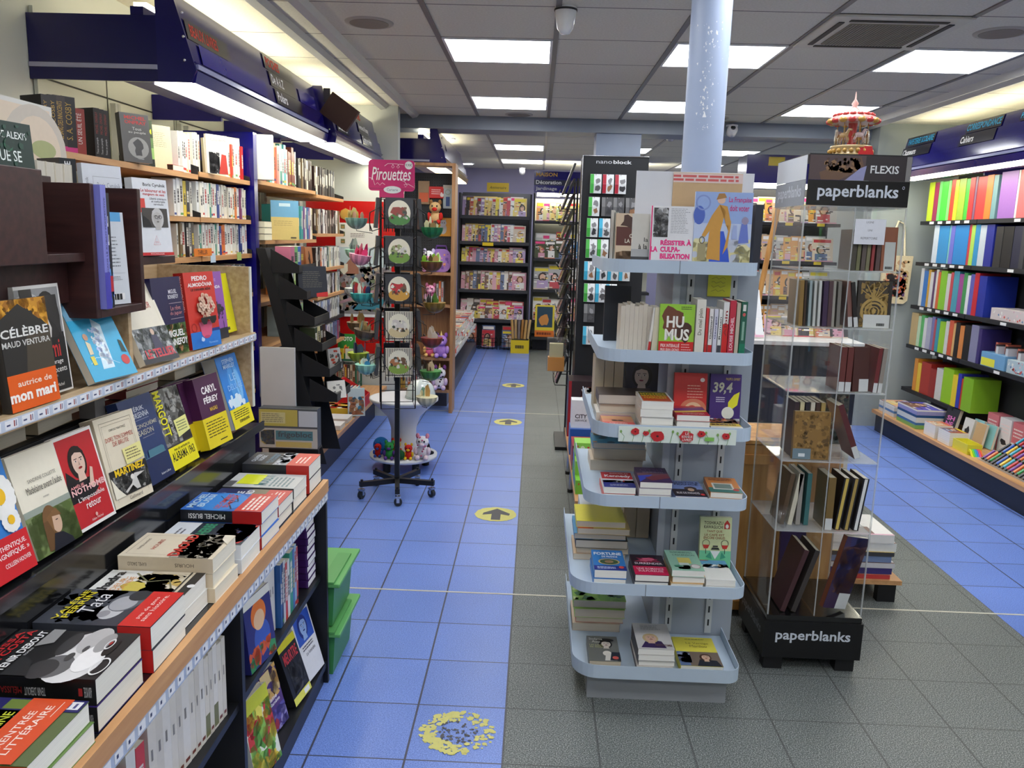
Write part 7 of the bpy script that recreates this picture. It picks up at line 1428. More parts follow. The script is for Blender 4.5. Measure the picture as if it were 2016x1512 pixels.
def a_394(A): A.poly([(.6, .25), (.9, .4), (.96, .66), (.78, .6), (.6, .45)], (226, 220, 40)); A.ell(.6, .24, .2, .12, (226, 226, 214)); A.text('39,4', .08, .6, .72, .84, (190, 190, 170), .03, .15); A.text('PHILIPPE B. GRIMBERT', .5, .88, .96, .93, (220, 190, 80), .0); A.speck(0, .0, 1, .13, 40, [(226, 226, 226), (60, 60, 60), (206, 60, 60)], 3, .05); A.lines(.2, .44, .5, .56, 3, (210, 200, 220), 3)
book(stand(.679, -.615, .951, -90, 6), .108, .18, .02, (62, 34, 112), 'purple novel numbered 39,4 with a yellow vessel on the poppy-banner shelf', art=a_394)
def a_rp(A): A.poly([(0, .3), (1, .5), (1, .8), (0, .6)], (90, 50, 130)); A.poly([(0, .2), (1, .35), (1, .5), (0, .34)], (226, 200, 90)); A.lines(.2, .05, .9, .2, 2, (240, 200, 190), 3)
gflat(.54, .951, 3, .112, .17, .021, (190, 40, 60), 'red and purple pocket novel topping a stack of three below the red sun novel', 'pocket novel, * of the stack under the red and purple cover', a_rp, SH[3][2], uc=(226, 224, 214))
def a_bky(A): A.rect(0, .2, 1, .45, (222, 190, 60)); A.rect(0, .0, 1, .2, (226, 222, 210)); A.speck(0, .5, 1, .9, 20, [(110, 60, 50), (200, 120, 60)], 3, .08); A.lines(.1, .26, .9, .4, 1, (90, 60, 30), 3, .7)
gflat(.66, .951, 1, .108, .17, .022, (44, 34, 36), 'black and yellow pocket novel at the right end of the poppy-banner shelf', '', a_bky, SH[3][2])
side_stack(.95, [((214, 210, 202), .03, .2, .15, None, 'cream paperback lowest in the left pile on the poppy-banner shelf'), ((220, 214, 206), .03, .2, .15, None, 'cream paperback second in the left pile on the poppy-banner shelf'), ((90, 80, 76), .034, .2, .15, None, 'dark-covered paperback topping the left pile on the poppy-banner shelf')], y=-.6, x=.283)
def a_por(A): A.rect(0, 0, 1, 1, (48, 46, 60)); A.poly([(.1, 0), (.95, 0), (.85, .34), (.2, .34)], (36, 32, 48)); A.rect(.4, .1, .7, .34, (110, 30, 100)); A.face(.5, .66, .16, (214, 196, 186), (26, 24, 28), -.3, (130, 40, 60))
book(stand(.4, -.44, .951, -90, 3), .12, .21, .02, (48, 46, 60), 'dark portrait novel of a pale-faced woman standing left on the poppy-banner shelf', art=a_por)
for k in range(3): book(stand(.285+.036*k, -.43, .951, -90, 0), .034, .2, .13, (200, 184, 156), 'cream-edged paperback left of the dark portrait novel, %s' % ORD[k], pages=(206, 190, 160), group='paperbacks left of the dark portrait novel')
# second shelf from the top: upright books
def a_hum(A): A.rect(0, 0, 1, .3, (206, 34, 34)); A.blob(.42, .66, .34, .3, (110, 62, 40), 4, 18, .25); A.blob(.7, .5, .2, .2, (70, 42, 30), 6, 14, .3); A.lines(.6, .9, .92, .97, 2, (70, 90, 40), 3); A.text('HU', .2, .56, .7, .78, (238, 236, 226), .03); A.text('MUS', .16, .32, .86, .54, (238, 236, 226), .03); A.part('paper_band'); A.text('PRIX INTERALLIÉ', .06, .19, .6, .27, (244, 220, 216), .02); A.text('PRIX JEAN GIONO', .06, .1, .6, .17, (244, 220, 216), .02); A.text('FINALISTE DU GONCOURT', .06, .02, .6, .08, (244, 220, 216), .01); A.lines(.65, .03, .95, .27, 5, (240, 180, 176), 3, .3)
book(stand(.472, -.705, 1.2006, -90, 2), .117, .178, .02, (150, 200, 60), 'lime green novel lettered HUMUS with red paper band, standing face out', art=a_hum)
for k in range(7): book(stand(.346+.0152*k, -.66, 1.2006, -90, 0), .0145, .165+.004*(k % 3), .11, (216, 206, 190), 'beige fore-edge of a paperback left of the lime green novel, %s from the left' % ORD[k], pages=(206, 196, 180), group='paperbacks turned fore-edge out on the grey display', art=lambda A: A.rect(.1, .01, .9, .99, (208, 198, 182)))
book(stand(.437, -.69, 1.2006, -90, 0, 5), .008, .165, .1, (226, 222, 214), 'thin white paperback with red foot leaning left of the lime green novel', art=lambda A: A.rect(0, 0, 1, .3, (190, 40, 40)))
book(stand(.45, -.69, 1.2006, -90, 0, 2), .02, .165, .1, (222, 212, 190), 'cream paperback just left of the lime green novel', art=lambda A: A.rect(.05, .0, .95, 1, (214, 204, 180)))
x = .592
for i, (c, tt, h, foot, txt, tc, l) in enumerate((((222, 218, 206), .03, .198, None, 'Du miel plein', (120, 116, 100), 'cream'), ((206, 60, 60), .008, .17, (190, 40, 40), '', WHT, 'thin red'), ((226, 222, 218), .013, .168, (190, 36, 40), 'Gallimard', (60, 60, 60), 'white and red'), ((206, 206, 218), .013, .168, (206, 206, 218), 'Georges', (60, 60, 120), 'pale lilac'), ((226, 226, 222), .011, .167, (60, 60, 70), 'Roman', (60, 60, 60), 'thin white'), ((226, 224, 220), .018, .192, (206, 36, 36), 'Albin', (150, 40, 40), 'white with half red'), ((190, 44, 66), .02, .198, (190, 44, 66), 'LOUISE MICHEL', (244, 216, 220), 'raspberry red'), ((190, 180, 160), .012, .19, (190, 180, 160), '', WHT, 'beige'), ((30, 92, 72), .02, .195, (24, 120, 90), '', WHT, 'dark green'))):
    def sp_(A, foot=foot, txt=txt, tc=tc, i=i):
        if foot: A.rect(0, 0, 1, .62 if i == 5 else .28, foot)
        if txt: A.vtext(txt, .25, .16 if i == 6 else .4, .78, .72 if i == 6 else .85, tc, .02)
        if i == 8: A.rect(.25, .84, .75, .95, (226, 226, 220)); A.ell(.5, .78, .25, .03, (206, 90, 90)); A.lines(.3, .3, .7, .7, 1, (150, 190, 170), 3, .8)
        if i == 6: A.ell(.5, .08, .3, .035, (190, 196, 226))
    book(spine_out(x+tt, -.71, 1.2006, -90), .115, h, tt, c, '%s spine, %s of the upright books right of the lime green novel' % (l, ORD[i]), sart=sp_, group='upright books right of the lime green novel', pages=(226, 222, 210)); x += tt+.0028
t = thing('sticky_note', 'yellow-green sticky note hanging under the top grey shelf', 'sticky note', (.655, -.5525, 1.40)); MB().box(0, 0, 0, .08, .0012, .08, (206, 206, 40)).build('paper', 'print', t); A = Art((0, 0, 0), (.08, 0, 0), (0, 0, .08), .0003); A.cur = 'handwriting'
for k in range(4): A.stroke([(.15+.1*j, .8-.18*k+.04*((j*7+k) % 3-1)) for j in range(7)], .02, (140, 140, 40))
A.done(t)
book(stand(.32, -.3, 1.2006, -90, 4), .1, .21, .02, (26, 30, 40), 'dark slim bookend board standing at the back left of the upright books')
# top shelf
def a_res(A): A.rect(0, .0, .03, 1, (226, 40, 120)); A.rect(.06, .5, .4, .97, (150, 150, 150)); A.speck(.06, .5, .4, .97, 50, [(60, 60, 60), (206, 206, 206), (110, 110, 110)], 3, .06); A.lines(.46, .56, .9, .97, 16, (150, 150, 156), 3, .3); A.text('RÉSISTER À', .24, .37, .96, .47, (232, 40, 130), .05); A.text('LA', .02, .26, .18, .35, (232, 40, 130), .05); A.text('CULPA-', .24, .26, .7, .35, (232, 40, 130), .05); A.text('BILISATION', .24, .15, .93, .24, (232, 40, 130), .05); A.rect(.24, .11, .9, .13, (232, 60, 140)); A.lines(.24, .02, .9, .08, 2, (232, 90, 150), 3)
book(stand(.43, -.668, 1.4956, -90, 4), .143, .205, .016, (228, 228, 230), 'white essay with bold pink lettering on the top grey shelf', art=a_res)
def a_fra(A):
    A.rect(0, .6, 1, 1, (150, 176, 226)); A.rect(0, .0, 1, .3, (214, 206, 150)); A.speck(0, .0, 1, .4, 40, [(226, 220, 170), (190, 196, 210), (200, 190, 130)], 3, .07); A.ell(.08, .7, .1, .12, (70, 100, 190)); A.ring(.14, .86, .13, .1, .2, (130, 150, 210)); A.poly([(.28, .02), (.66, .04), (.62, .24), (.52, .5), (.42, .5), (.3, .2)], (40, 84, 200)); A.poly([(.24, .14), (.48, .12), (.46, .5), (.52, .72), (.6, .72), (.6, .5), (.52, .2), (.6, .3), (.64, .6), (.56, .82), (.42, .84), (.3, .7), (.26, .4)], (206, 150, 60)); A.poly([(.3, .7), (.14, .44), (.2, .42), (.36, .6)], (206, 150, 60)); A.poly([(.54, .78), (.64, .62), (.56, .56), (.52, .66)], (206, 150, 60)); A.ell(.45, .9, .07, .05, (226, 186, 160)); A.poly([(.36, .9), (.54, .93), (.5, .985), (.4, .98)], (170, 120, 60)); A.poly([(.08, .12), (.22, .12), (.22, .34), (.08, .34)], (160, 150, 110)); A.ring(.15, .38, .05, .05, .3, (110, 100, 70)); A.poly([(.78, .35), (.96, .36), (.92, .6), (.82, .6)], (100, 120, 200)); A.ell(.88, .64, .06, .05, (150, 140, 170)); A.poly([(.66, .4), (.76, .4), (.74, .58), (.68, .58)], (160, 176, 220))
    A.text('La Française', .58, .86, .97, .94, (200, 60, 130), .015); A.text('doit voter', .6, .76, .94, .84, (200, 60, 130), .015)
book(stand(.572, -.672, 1.4956, -90, 3), .19, .255, .012, (190, 204, 232), 'large comic album of a woman in a camel coat on the top grey shelf', art=a_fra)
def a_robe(A): A.rect(0, .0, 1, .22, (60, 60, 62)); A.rect(0, .2, 1, .34, (170, 170, 170)); A.poly([(.1, .06), (.9, .06), (.7, .14), (.3, .14)], (30, 30, 32)); A.poly([(.55, .6), (.95, .6), (.9, .9), (.7, .96), (.6, .8)], (180, 170, 90)); A.text('la FILLE', .35, .48, .95, .56, (60, 60, 60), .01); A.text('à la ROBE', .2, .34, .95, .44, (40, 40, 40), .02)
book(stand(.37, -.645, 1.4956, -90, 3), .12, .178, .014, (206, 202, 192), 'pale novel with a black and white shore left of the pink-lettered essay', art=a_robe)
def a_che(A): A.rect(0, .4, 1, .75, (90, 40, 30)); A.blob(.5, .85, .3, .12, (70, 40, 30), 3, 12, .4); A.speck(0, .0, 1, .3, 20, [(150, 120, 90), (110, 84, 60)], 3, .1); A.text('C\nLA FO', .4, .45, .95, .62, (230, 220, 200), .02)
book(stand(.318, -.65, 1.4956, -84, 3), .075, .178, .012, (214, 190, 160), 'tan novel with dark horses at the left of the top grey shelf', art=a_che)
for k in range(3): book(spine_out(.315+.013*k, -.57, 1.4956, -97), .1, .19-.006*k, .011, [(200, 196, 186), (150, 150, 140), (190, 60, 60)][k], 'thin book at the far left of the top grey shelf, %s' % ORD[k], group='thin books at the left of the top grey shelf')
book(stand(.775, -.66, 1.4956, -90, 2), .025, .215, .11, (24, 28, 44), 'dark navy book edge at the right end of the top grey shelf')
t = thing('board', 'white backing board with brown card behind the top grey shelf books', 'board', (.59, -.56, 1.4955)); mb = MB(); mb.box(-.205, 0, 0, .195, .006, .325, (216, 218, 224)); mb.build('backing', 'paint', t); MB().box(-.08, -.006, .12, .155, -.0005, .322, (200, 168, 126)).build('brown_card', 'print', t)
A = Art((-.08, -.0062, .29), (.235, 0, 0), (0, 0, .03), .0004); A.cur = 'red_print'; A.rect(0, 0, 1, 1, (222, 200, 196)); A.lines(0, .1, 1, .9, 2, (206, 90, 90), 3, .6); A.done(t)
# ================================================================== clear notebook tower
TX, TY = 1.135, -.39; TT = thing('notebook_tower', 'clear acrylic notebook tower lettered paperblanks on a black base', 'display stand', (TX, TY, 0))
def tb(n, x0, y0, z0, x1, y1, z1, c=(16, 16, 18), mat='gloss', p=None): return MB().box(x0, y0, z0, x1, y1, z1, c).build(n, mat, p or TT)
B_ = .183
tb('base', -B_, -B_, .055, B_, B_, .2, mat='paint'); tb('base_top', -B_+.006, -B_+.006, .2, B_-.006, B_-.006, .222)
for sx in (-1, 1):
    for sy in (-1, 1): tb('wheel', sx*.135-.035, sy*.14-.025, 0, sx*.135+.035, sy*.14+.025, .055, (22, 22, 24), 'matte')
S_ = .172
ZS = (.223, .55, .815, 1.07, 1.30, 1.50, 1.718)
def shl(z): return MB().box(-S_-.002, -S_-.002, z, S_+.002, S_+.002, z+.004, (230, 232, 232)).build('acrylic_shelf', 'acrylic_edge', TT)
for z in ZS[1:]: shl(z)
for a, b_, c_, d_ in ((-S_, -S_, -S_+.003, S_), (S_-.003, -S_, S_, S_), (-S_+.003, S_-.003, S_-.003, S_), (-.0015, -S_, .0015, S_-.003)):
    for k in range(6): tb('acrylic_wall', a, b_, ZS[k]+.0045, c_, d_, ZS[k+1]-.0005, (230, 232, 232), 'acrylic')
for sx in (-1, 1):
    for sy in (-1, 1): tb('acrylic_edge', sx*S_-.0025, sy*S_-.0025, .223, sx*S_+.0025, sy*S_+.0025, 1.718, (230, 232, 232), 'acrylic_edge')
tb('edge_front', -.002, -S_-.001, .223, .002, -S_+.001, 1.718, (230, 232, 232), 'acrylic_edge')
for side in range(2):
    m_ = Matrix.Rotation(-side*PI/2, 4, 'Z'); mb = MB(); mb.M = m_; mb.box(-.171, -S_-.006, 1.722, .171, -S_-.003, 1.806, (14, 14, 16) if side == 0 else (150, 156, 164)); p_ = mb.build('name_plate', 'gloss' if side == 0 else 'paint', TT)
    o = Art(m_ @ V((-.17, -S_-.006, 1.722)), m_ @ V((.34, 0, 0)), V((0, 0, .084)), .0006); o.text('paperblanks', .1, .2, .9, .84, (206, 212, 222) if side == 0 else (200, 206, 214), .02, part='name_lettering'); o.ring(.945, .76, .012, .06, .3, (190, 196, 206)); o.done(p_)
    mb = MB(); mb.M = m_; mb.box(-.171, -S_-.006, 1.807, .171, -S_-.004, 1.888, (60, 54, 56) if side == 0 else (214, 218, 222)); c_ = mb.build('header_card', 'gloss' if side == 0 else 'paint', TT)
    if side == 0:
        o = Art(V((-.17, -S_-.006, 1.807)), V((.34, 0, 0)), V((0, 0, .081)), .0006); o.cur = 'header_picture'; o.rect(0, .0, .55, 1, (84, 66, 66)); o.poly([(.1, .3), (.5, .95), (.54, .5), (.3, .0), (.12, 0)], (110, 80, 60)); o.speck(.14, .3, .5, .9, 60, [(140, 104, 70), (80, 56, 46)], 3, .1); o.poly([(.36, .0), (.54, .0), (.56, .6), (.5, .5)], (150, 150, 190)); o.rect(.95, 0, 1, 1, (130, 126, 124)); o.text('FLEXIS', .6, .3, .88, .62, (222, 222, 222), .02, part='header_lettering'); o.done(c_)
    o = Art(m_ @ V((-B_, -B_, .055)), m_ @ V((2*B_, 0, 0)), V((0, 0, .145)), .0006); o.text('paperblanks', .12, .42, .88, .78, (206, 212, 222) if side == 0 else (120, 124, 130), .02, part='base_lettering'); o.done(TT)
tb('header_top', -.171, -S_-.003, 1.889, .171, S_, 1.893, (26, 26, 28), 'paint'); tb('header_side', .168, -S_-.003, 1.722, .171, S_, 1.888, (60, 60, 62), 'paint')
t = thing('paper_note', 'white note reading REPERTOIRE taped to the front of the acrylic tower', 'note', (1.19, -.5665, 1.595)); MB().box(-.052, 0, 0, .052, .001, .085, (226, 228, 234)).build('paper', 'print', t); A = Art((-.052, 0, 0), (.104, 0, 0), (0, 0, .085), .0003); A.text('LIGNE', .36, .84, .6, .92, (100, 100, 110), .0); A.text('UNI', .43, .52, .57, .6, (100, 100, 110), .0); A.text('REPERTOIRE', .22, .2, .76, .29, (90, 90, 100), .0); A.done(t)
def nb(x, zi, h, t_, c, label, lean=0, cover=None, sticker=True, y=-.545, w_=.13, art=None):
    M = Matrix.Translation((TX+x, y+.0, ZS[zi]+.0048)) @ Matrix.Rotation(math.radians(lean), 4, 'Y') @ spine_out(t_, 0, 0, -90)
    return book(M, w_, h, t_, c, label, name='notebook', cat='notebook', pages=(214, 206, 184), group=None, mat='print', sart=(lambda A: A.rect(0, .0, 1, .22, (206, 208, 206))) if sticker else None, art=art)
def face_nb(x, zi, w_, h, t_, c, label, art, y=-.545, lean=4, phi=-90): return book(stand(TX+x, y, ZS[zi]+.0048, phi, lean), w_, h, t_, c, label, name='notebook', cat='notebook', pages=(214, 206, 184), art=art)
def a_spi(A): A.speck(.08, .02, .9, .98, 90, [(150, 120, 60), (120, 96, 50), (170, 140, 76)], 3, .06); [A.ring(.5, .35, q, q*.7, .2, (176, 146, 80)) for q in (.4, .28, .16)]; A.ell(.5, .35, .06, .05, (176, 146, 80)); [A.stroke([(.5, .6), (.5+.5*math.cos(k*.42), .6+.36*math.sin(k*.42))], .02, (176, 146, 80)) for k in range(1, 7)]; A.rect(.0, 0, .08, 1, (50, 44, 38)); A.rect(.9, 0, 1, 1, (50, 44, 38)); A.part('barcode_band').rect(.2, 0, .98, .28, (206, 208, 204)); A.lines(.6, .04, .85, .1, 1, (40, 40, 40), 3, 1)
face_nb(.05, 4, .118, .165, .014, (60, 50, 40), 'dark notebook with a golden spiral pattern facing out in the tower', a_spi, y=-.54)
nb(.022, 4, .16, .015, (130, 90, 80), 'rust-brown notebook spine left of the golden spiral one', -7) ; nb(.04, 4, .158, .014, (30, 26, 24), 'black notebook spine leaning on the golden spiral one', -9, y=-.552)
for i, (c, tt) in enumerate((((140, 110, 56), .014), ((60, 44, 30), .008), ((150, 166, 166), .009), ((190, 192, 186), .009), ((200, 202, 196), .009), ((60, 40, 70), .018), ((80, 56, 60), .016), ((150, 146, 136), .009), ((120, 116, 108), .012))): nb(-.152+.0165*i, 4, .16, tt, c, '%s notebook, %s from the left in the tower cell beside the golden spiral' % (cname(c), ORD[i]), -2, sticker=False)
for i, (c, tt) in enumerate((((70, 66, 56), .014), ((110, 110, 76), .012), ((90, 80, 74), .014), ((120, 116, 86), .012), ((150, 60, 60), .01), ((90, 70, 66), .014))): nb(.012+.0165*i, 5, .14, tt, c, '%s notebook, %s in the upper right tower cell' % (cname(c), ORD[i]), 0, sticker=False)
face_nb(.112, 5, .052, .15, .014, (140, 80, 50), 'copper-brown notebook with barcode band in the upper right tower cell', lambda A: (A.part('barcode_band').rect(.2, .0, .9, .66, (190, 194, 188)), A.lines(.3, .04, .8, .1, 1, (50, 50, 50), 3, 1)))
for i in range(2): nb(.01+.023*i, 3, .16, .02, (104, 50, 44), 'ribbed maroon notebook, %s of the pair in the middle tower cell' % ('left', 'right')[i], 0)
face_nb(.06, 3, .06, .16, .02, (76, 40, 34), 'dark brown leather-like notebook facing out in the middle tower cell', lambda A: A.part('barcode_band').rect(.4, 0, 1, .28, (206, 208, 206)), phi=-80)
for i, c in enumerate(((110, 40, 40), (150, 140, 130))): nb(.132+.017*i, 3, .16, .014, c, ('red-brown notebook spine right in the middle tower cell', 'patterned pale notebook spine right in the middle tower cell')[i], 3)
face_nb(-.13, 2, .13, .175, .02, (140, 106, 54), 'ochre marbled notebook with grey label facing out in the tower', lambda A: (A.speck(.02, .02, .98, .98, 110, [(120, 90, 44), (160, 124, 66), (100, 76, 40)], 3, .04), A.part('grey_label').rect(0, 0, .5, .22, (110, 130, 140)), A.rect(.16, .05, .34, .12, (214, 220, 222))))
for i, c in enumerate(((60, 44, 50), (200, 190, 150), (40, 36, 44), (206, 200, 180), (70, 50, 40), (176, 150, 90))): nb(-.125+.019*i, 2, .205, .015, c, '%s notebook behind the ochre marbled one, %s from the left' % (cname(c), ORD[i]), 0, sticker=False, y=-.51)
nb(.095, 2, .21, .02, (90, 40, 40), 'maroon notebook leaning steeply in the right tower cell', -22)
face_nb(.045, 2, .11, .2, .02, (90, 90, 84), 'grey floral notebook at the back of the right tower cell', lambda A: A.speck(.02, .02, .98, .98, 120, [(60, 66, 60), (140, 134, 116), (110, 60, 50)], 3, .05), y=-.3)
nb(.012, 1, .2, .026, (120, 96, 50), 'thick olive-gold notebook in the lower right tower cell', 0)
for i in range(3): book(Matrix.Translation((TX+.046+.034*i, -.545, ZS[1]+.0052)) @ Matrix.Rotation(math.radians(6), 4, 'Y') @ stand(0, 0, 0, -90, 0), .022, .2, .13, (28, 24, 26), 'black notebook with %s page edge leaning in the lower right tower cell' % ('gold', 'dull gold', 'white')[i], name='notebook', cat='notebook', art=lambda A, i=i: A.rect(.25, .01, .75, .99, [(206, 180, 90), (176, 150, 80), (226, 226, 222)][i]))
for i, c in enumerate(((90, 70, 50), (206, 200, 180), (150, 146, 140), (60, 110, 110))): nb(-.14+.03*i, 1, .2, .016, c, '%s notebook in the lower left tower cell, %s from the left' % (cname(c), ORD[i]), (8, 8, 0, 0)[i], sticker=False, y=-.5)
for i in range(2): nb(-.12+.04*i, 0, .255, .018, [(70, 40, 44), (60, 54, 52)][i], '%s notebook leaning in the lowest left tower cell' % ('maroon', 'charcoal')[i], 16, sticker=False, y=-.54, w_=.16)
face_nb(-.06, 0, .1, .26, .02, (84, 66, 110), 'tall dusty purple notebook at the back of the lowest tower cell', None, y=-.3)
book(Matrix.Translation((TX+.034, -.55, ZS[0]+.006)) @ Matrix.Rotation(math.radians(13), 4, 'Y') @ stand(0, 0, 0, -68, 0), .11, .29, .022, (60, 40, 70), 'tall blue and rust notebook leaning in the lowest right tower cell', spine=(120, 70, 50), name='notebook', cat='notebook', art=lambda A: (A.speck(0, .2, 1, 1, 30, [(90, 56, 50), (50, 44, 90)], 3, .12), A.part('barcode_band').rect(.5, 0, 1, .22, (206, 208, 206))))
t = thing('cup', 'small clear plastic cup standing in the lower left of the acrylic tower', 'cup', (.985, -.53, ZS[1]+.0045)) ; MB().lathe([(.026, 0), (.026, .004), (.03, .075), (.0285, .075), (.025, .006)], (230, 230, 230), 20).build('cup', 'acrylic', t)
# musical merry-go-round on the tower
MX, MY, MZ = 1.15, -.42, 1.8935; t = thing('music_carousel', 'small gold and red merry-go-round ornament on top of the acrylic tower', 'ornament', (MX, MY, MZ)); GO_ = (196, 150, 70); RO = (200, 70, 66)
MB().lathe([(.072, 0), (.074, .01), (.066, .014), (.066, .03), (.07, .034), (.07, .04), (0, .04)], (206, 180, 130), 24).build('base', 'gloss', t); fr = MB()
for k in range(20): a = k*PI/10; fr.ball((.07*math.cos(a), .07*math.sin(a), .022), .008, GO_, 6, 4)
fr.build('gold_frieze', 'gloss', t)
for k in range(4): MB().box(.0, -.084+.006*k, .0+.009*k, .05, -.05, .009+.009*k, (196, 40, 44)).build('step', 'gloss', t)
MB().lathe([(.016, .04), (.013, .08), (.016, .12)], RO, 10).build('centre_post', 'gloss', t)
MB().lathe([(.076, .118), (.08, .124), (.078, .135), (.05, .15), (.02, .16), (.008, .175), (.012, .185), (.003, .2), (.001, .225)], (222, 170, 160), 24).build('canopy', 'gloss', t); fr = MB()
for k in range(16): a = k*PI/8; fr.ball((.078*math.cos(a), .078*math.sin(a), .124), (.014, .014, .01), RO if k % 2 else GO_, 8, 5); fr.ball((.06*math.cos(a), .06*math.sin(a), .145), (.012, .012, .007), RO, 8, 5)
fr.build('canopy_ruffle', 'gloss', t)
for k in range(6):
    a = k*PI/3-.4; x, y = .05*math.cos(a), .05*math.sin(a); MB().tube([(x, y, .04), (x, y, .12)], .0015, GO_, 6).build('pole', 'metal', t); hm = MB(); hm.M = Matrix.Translation((x, y, .075)) @ Matrix.Rotation(a+PI/2, 4, 'Z'); hc = [(226, 214, 196), (206, 170, 120), (214, 190, 190)][k % 3]
    hm.ball((0, 0, 0), (.018, .008, .009), hc, 8, 6); hm.tube([(.012, 0, .003), (.02, 0, .018), (.03, 0, .016)], [.006, .005, .004], hc, 6)
    for lx in (-.012, .012):
        for ly in (-.005, .005): hm.tube([(lx, ly, -.004), (lx*1.4, ly, -.016), (lx*1.2, ly, -.026)], .0025, hc, 5)
    hm.tube([(-.017, 0, .003), (-.024, 0, -.008)], [.004, .002], (150, 100, 60), 5); hm.build('horse', 'gloss', t)
# ================================================================== behind the tower
t = thing('crate', 'pine wooden crate standing on the floor behind the acrylic tower', 'crate', (1.115, .05, 0)); PI_ = (200, 150, 84)
def cb(n, x0, y0, z0, x1, y1, z1): return MB().box(x0, y0, z0, x1, y1, z1, PI_).build(n, 'pine', t)
for k in range(4): cb('board', -.24+.12*k, -.16, .03, -.122+.12*k, -.145, .76)
cb('back_board', -.24, .145, .03, .24, .16, .76); cb('side_board', -.24, -.144, .03, -.225, .144, .76); cb('side_board', .225, -.144, .03, .24, .144, .76); cb('lid', -.25, -.17, .765, .25, .17, .78); cb('batten', -.24, -.178, .68, .24, -.161, .72); cb('batten', -.24, -.178, .03, .24, -.161, .07)
t = thing('counter', 'black cabinet counter with a white ledge behind the pine crate', 'counter', (1.5, .95, 0)); MB().box(-.5, 0, 0, .3, .4, .62, (206, 204, 196)).build('base', 'paint', t); MB().box(-.5, .0, .625, .3, .4, 1.05, (22, 23, 28)).build('cabinet', 'gloss', t); MB().box(-.52, -.03, 1.055, .32, .42, 1.075, (214, 214, 212)).build('top', 'paint', t)
magazine(stand(1.08, 1.0, 1.08, -90, 35), .22, .3, 4001, 'white sale leaflet lettered UE on the counter behind the grey display', None, base=(226, 228, 230), name='leaflet', cat='leaflet')
for i in range(5): magazine(stand(1.33+.09*i, 1.1, 1.08, -90, 20), .1, .12, 4010+i, 'small colourful booklet, %s on the counter behind the tower' % ORD[i], 'booklets on the counter behind the tower', name='booklet', cat='booklet')
t = thing('magazine_rack', 'black magazine rack with yellow price labels seen through the acrylic tower', 'magazine rack', (2.5, 4.75, 0))
MB().box(-.5, .12, 0, .42, .15, 2.1, (30, 31, 36)).build('back_panel', 'matte', t); MB().box(-.5, -.2, 2.14, .42, .15, 2.4, (26, 18, 110)).build('sign_box', 'gloss', t); MB().box(-.45, -.18, 2.11, .4, .1, 2.138, (255, 240, 220)).build('light_diffuser', 'tube', t); MB().box(-.3, -.204, 2.3, -.15, -.2005, 2.38, (206, 180, 50)).build('sign_plate', 'print', t)
ZB = (1.78, 1.42, 1.08, .75, .4)
for z in ZB:
    MB().box(-.5, -.22, z-.03, .42, .1, z, (30, 31, 36)).build('shelf_board', 'matte', t)
    for k in range(3): MB().box(-.4+.3*k, -.224, z-.028, -.33+.3*k, -.2205, z+.0, (226, 196, 40)).build('price_label', 'print', t)
for k, z in enumerate(ZB[:4]): mag_row('%s row of the rack behind the tower' % ORD[k], 'magazines on the black rack seen through the tower, %s row' % ORD[k], 2.02, 2.9, z, 4.58, 11, 140+k, h=.26, pal=[(222, 206, 180), (206, 170, 130), (190, 190, 186), (226, 160, 70)])
t = thing('pole', 'long pale wooden pole leaning upright behind the grey display', 'pole', (1.34, 1.42, 0)); MB().tube([(0, 0, 0.0), (.04, .03, 1.3), (.12, .06, 1.85)], .016, (196, 166, 120), 10).build('shaft', 'pine', t)
t = thing('trolley_board', 'low wooden dolly on black casters right of the acrylic tower', 'dolly', (1.545, .22, 0)); MB().box(-.165, -.16, .09, .2, .16, .11, (150, 100, 60)).build('board', 'beech', t)
for sx in (-1, 1):
    for sy in (-1, 1): MB().box(sx*.13-.025, sy*.12-.02, 0, sx*.16+.025, sy*.12+.02, .089, (20, 20, 22)).build('caster', 'matte', t)
z = .1105
for i, (c, tt, l) in enumerate((((190, 60, 60), .02, 'red striped'), ((60, 50, 120), .03, 'purple and yellow'), ((206, 206, 210), .024, 'pale grey'), ((120, 140, 180), .03, 'blue edged'), ((60, 60, 64), .02, 'dark'), ((226, 226, 224), .04, 'white'), ((230, 228, 224), .04, 'red and white topmost'))): magazine(flat(1.385+.008*(i % 3), .075+.006*(i % 2), z+tt, 90), .31, .28, 4100+i, '%s magazine bundle in the pile on the low wooden dolly' % l, None, th=tt-.0006, base=c, name='magazine_bundle', cat='magazine bundle'); z += tt+.0008
# tote bag hung on the corner wall
t = thing('tote_bag', 'cream tote bag printed with orange flowers hanging on the corner wall', 'bag', (3.15, 3.74, 1.1)); mb = MB(); mb.prism([(0, -.1), (.03, -.12), (.41, -.12), (.41, .13), (.03, .12), (0, .09)], 'y', 0, .03, (222, 206, 170)); mb.build('body', 'plush', t); MB().tube([(-.06, .01, .4), (-.05, .01, .6), (-.02, .02, .7), (.03, .02, .68), (.06, .01, .4)], .009, (226, 214, 184), 8).build('handles', 'plush', t)
A = Art((-.11, 0, .03), (.22, 0, 0), (0, 0, .35), .001, .0004); A.cur = 'flower_print'; A.speck(.02, .02, .98, .98, 70, [(200, 170, 120), (190, 150, 110), (210, 186, 150)], 3, .06); A.speck(.1, .1, .9, .65, 46, [(206, 110, 60), (190, 80, 60), (214, 150, 110), (110, 80, 120)], 4, .08); A.done(t)
MB().lathe([(.006, -.0), (.006, .02)], (90, 90, 90), 8, .0, .03, .685).build('hook', 'metal', t)
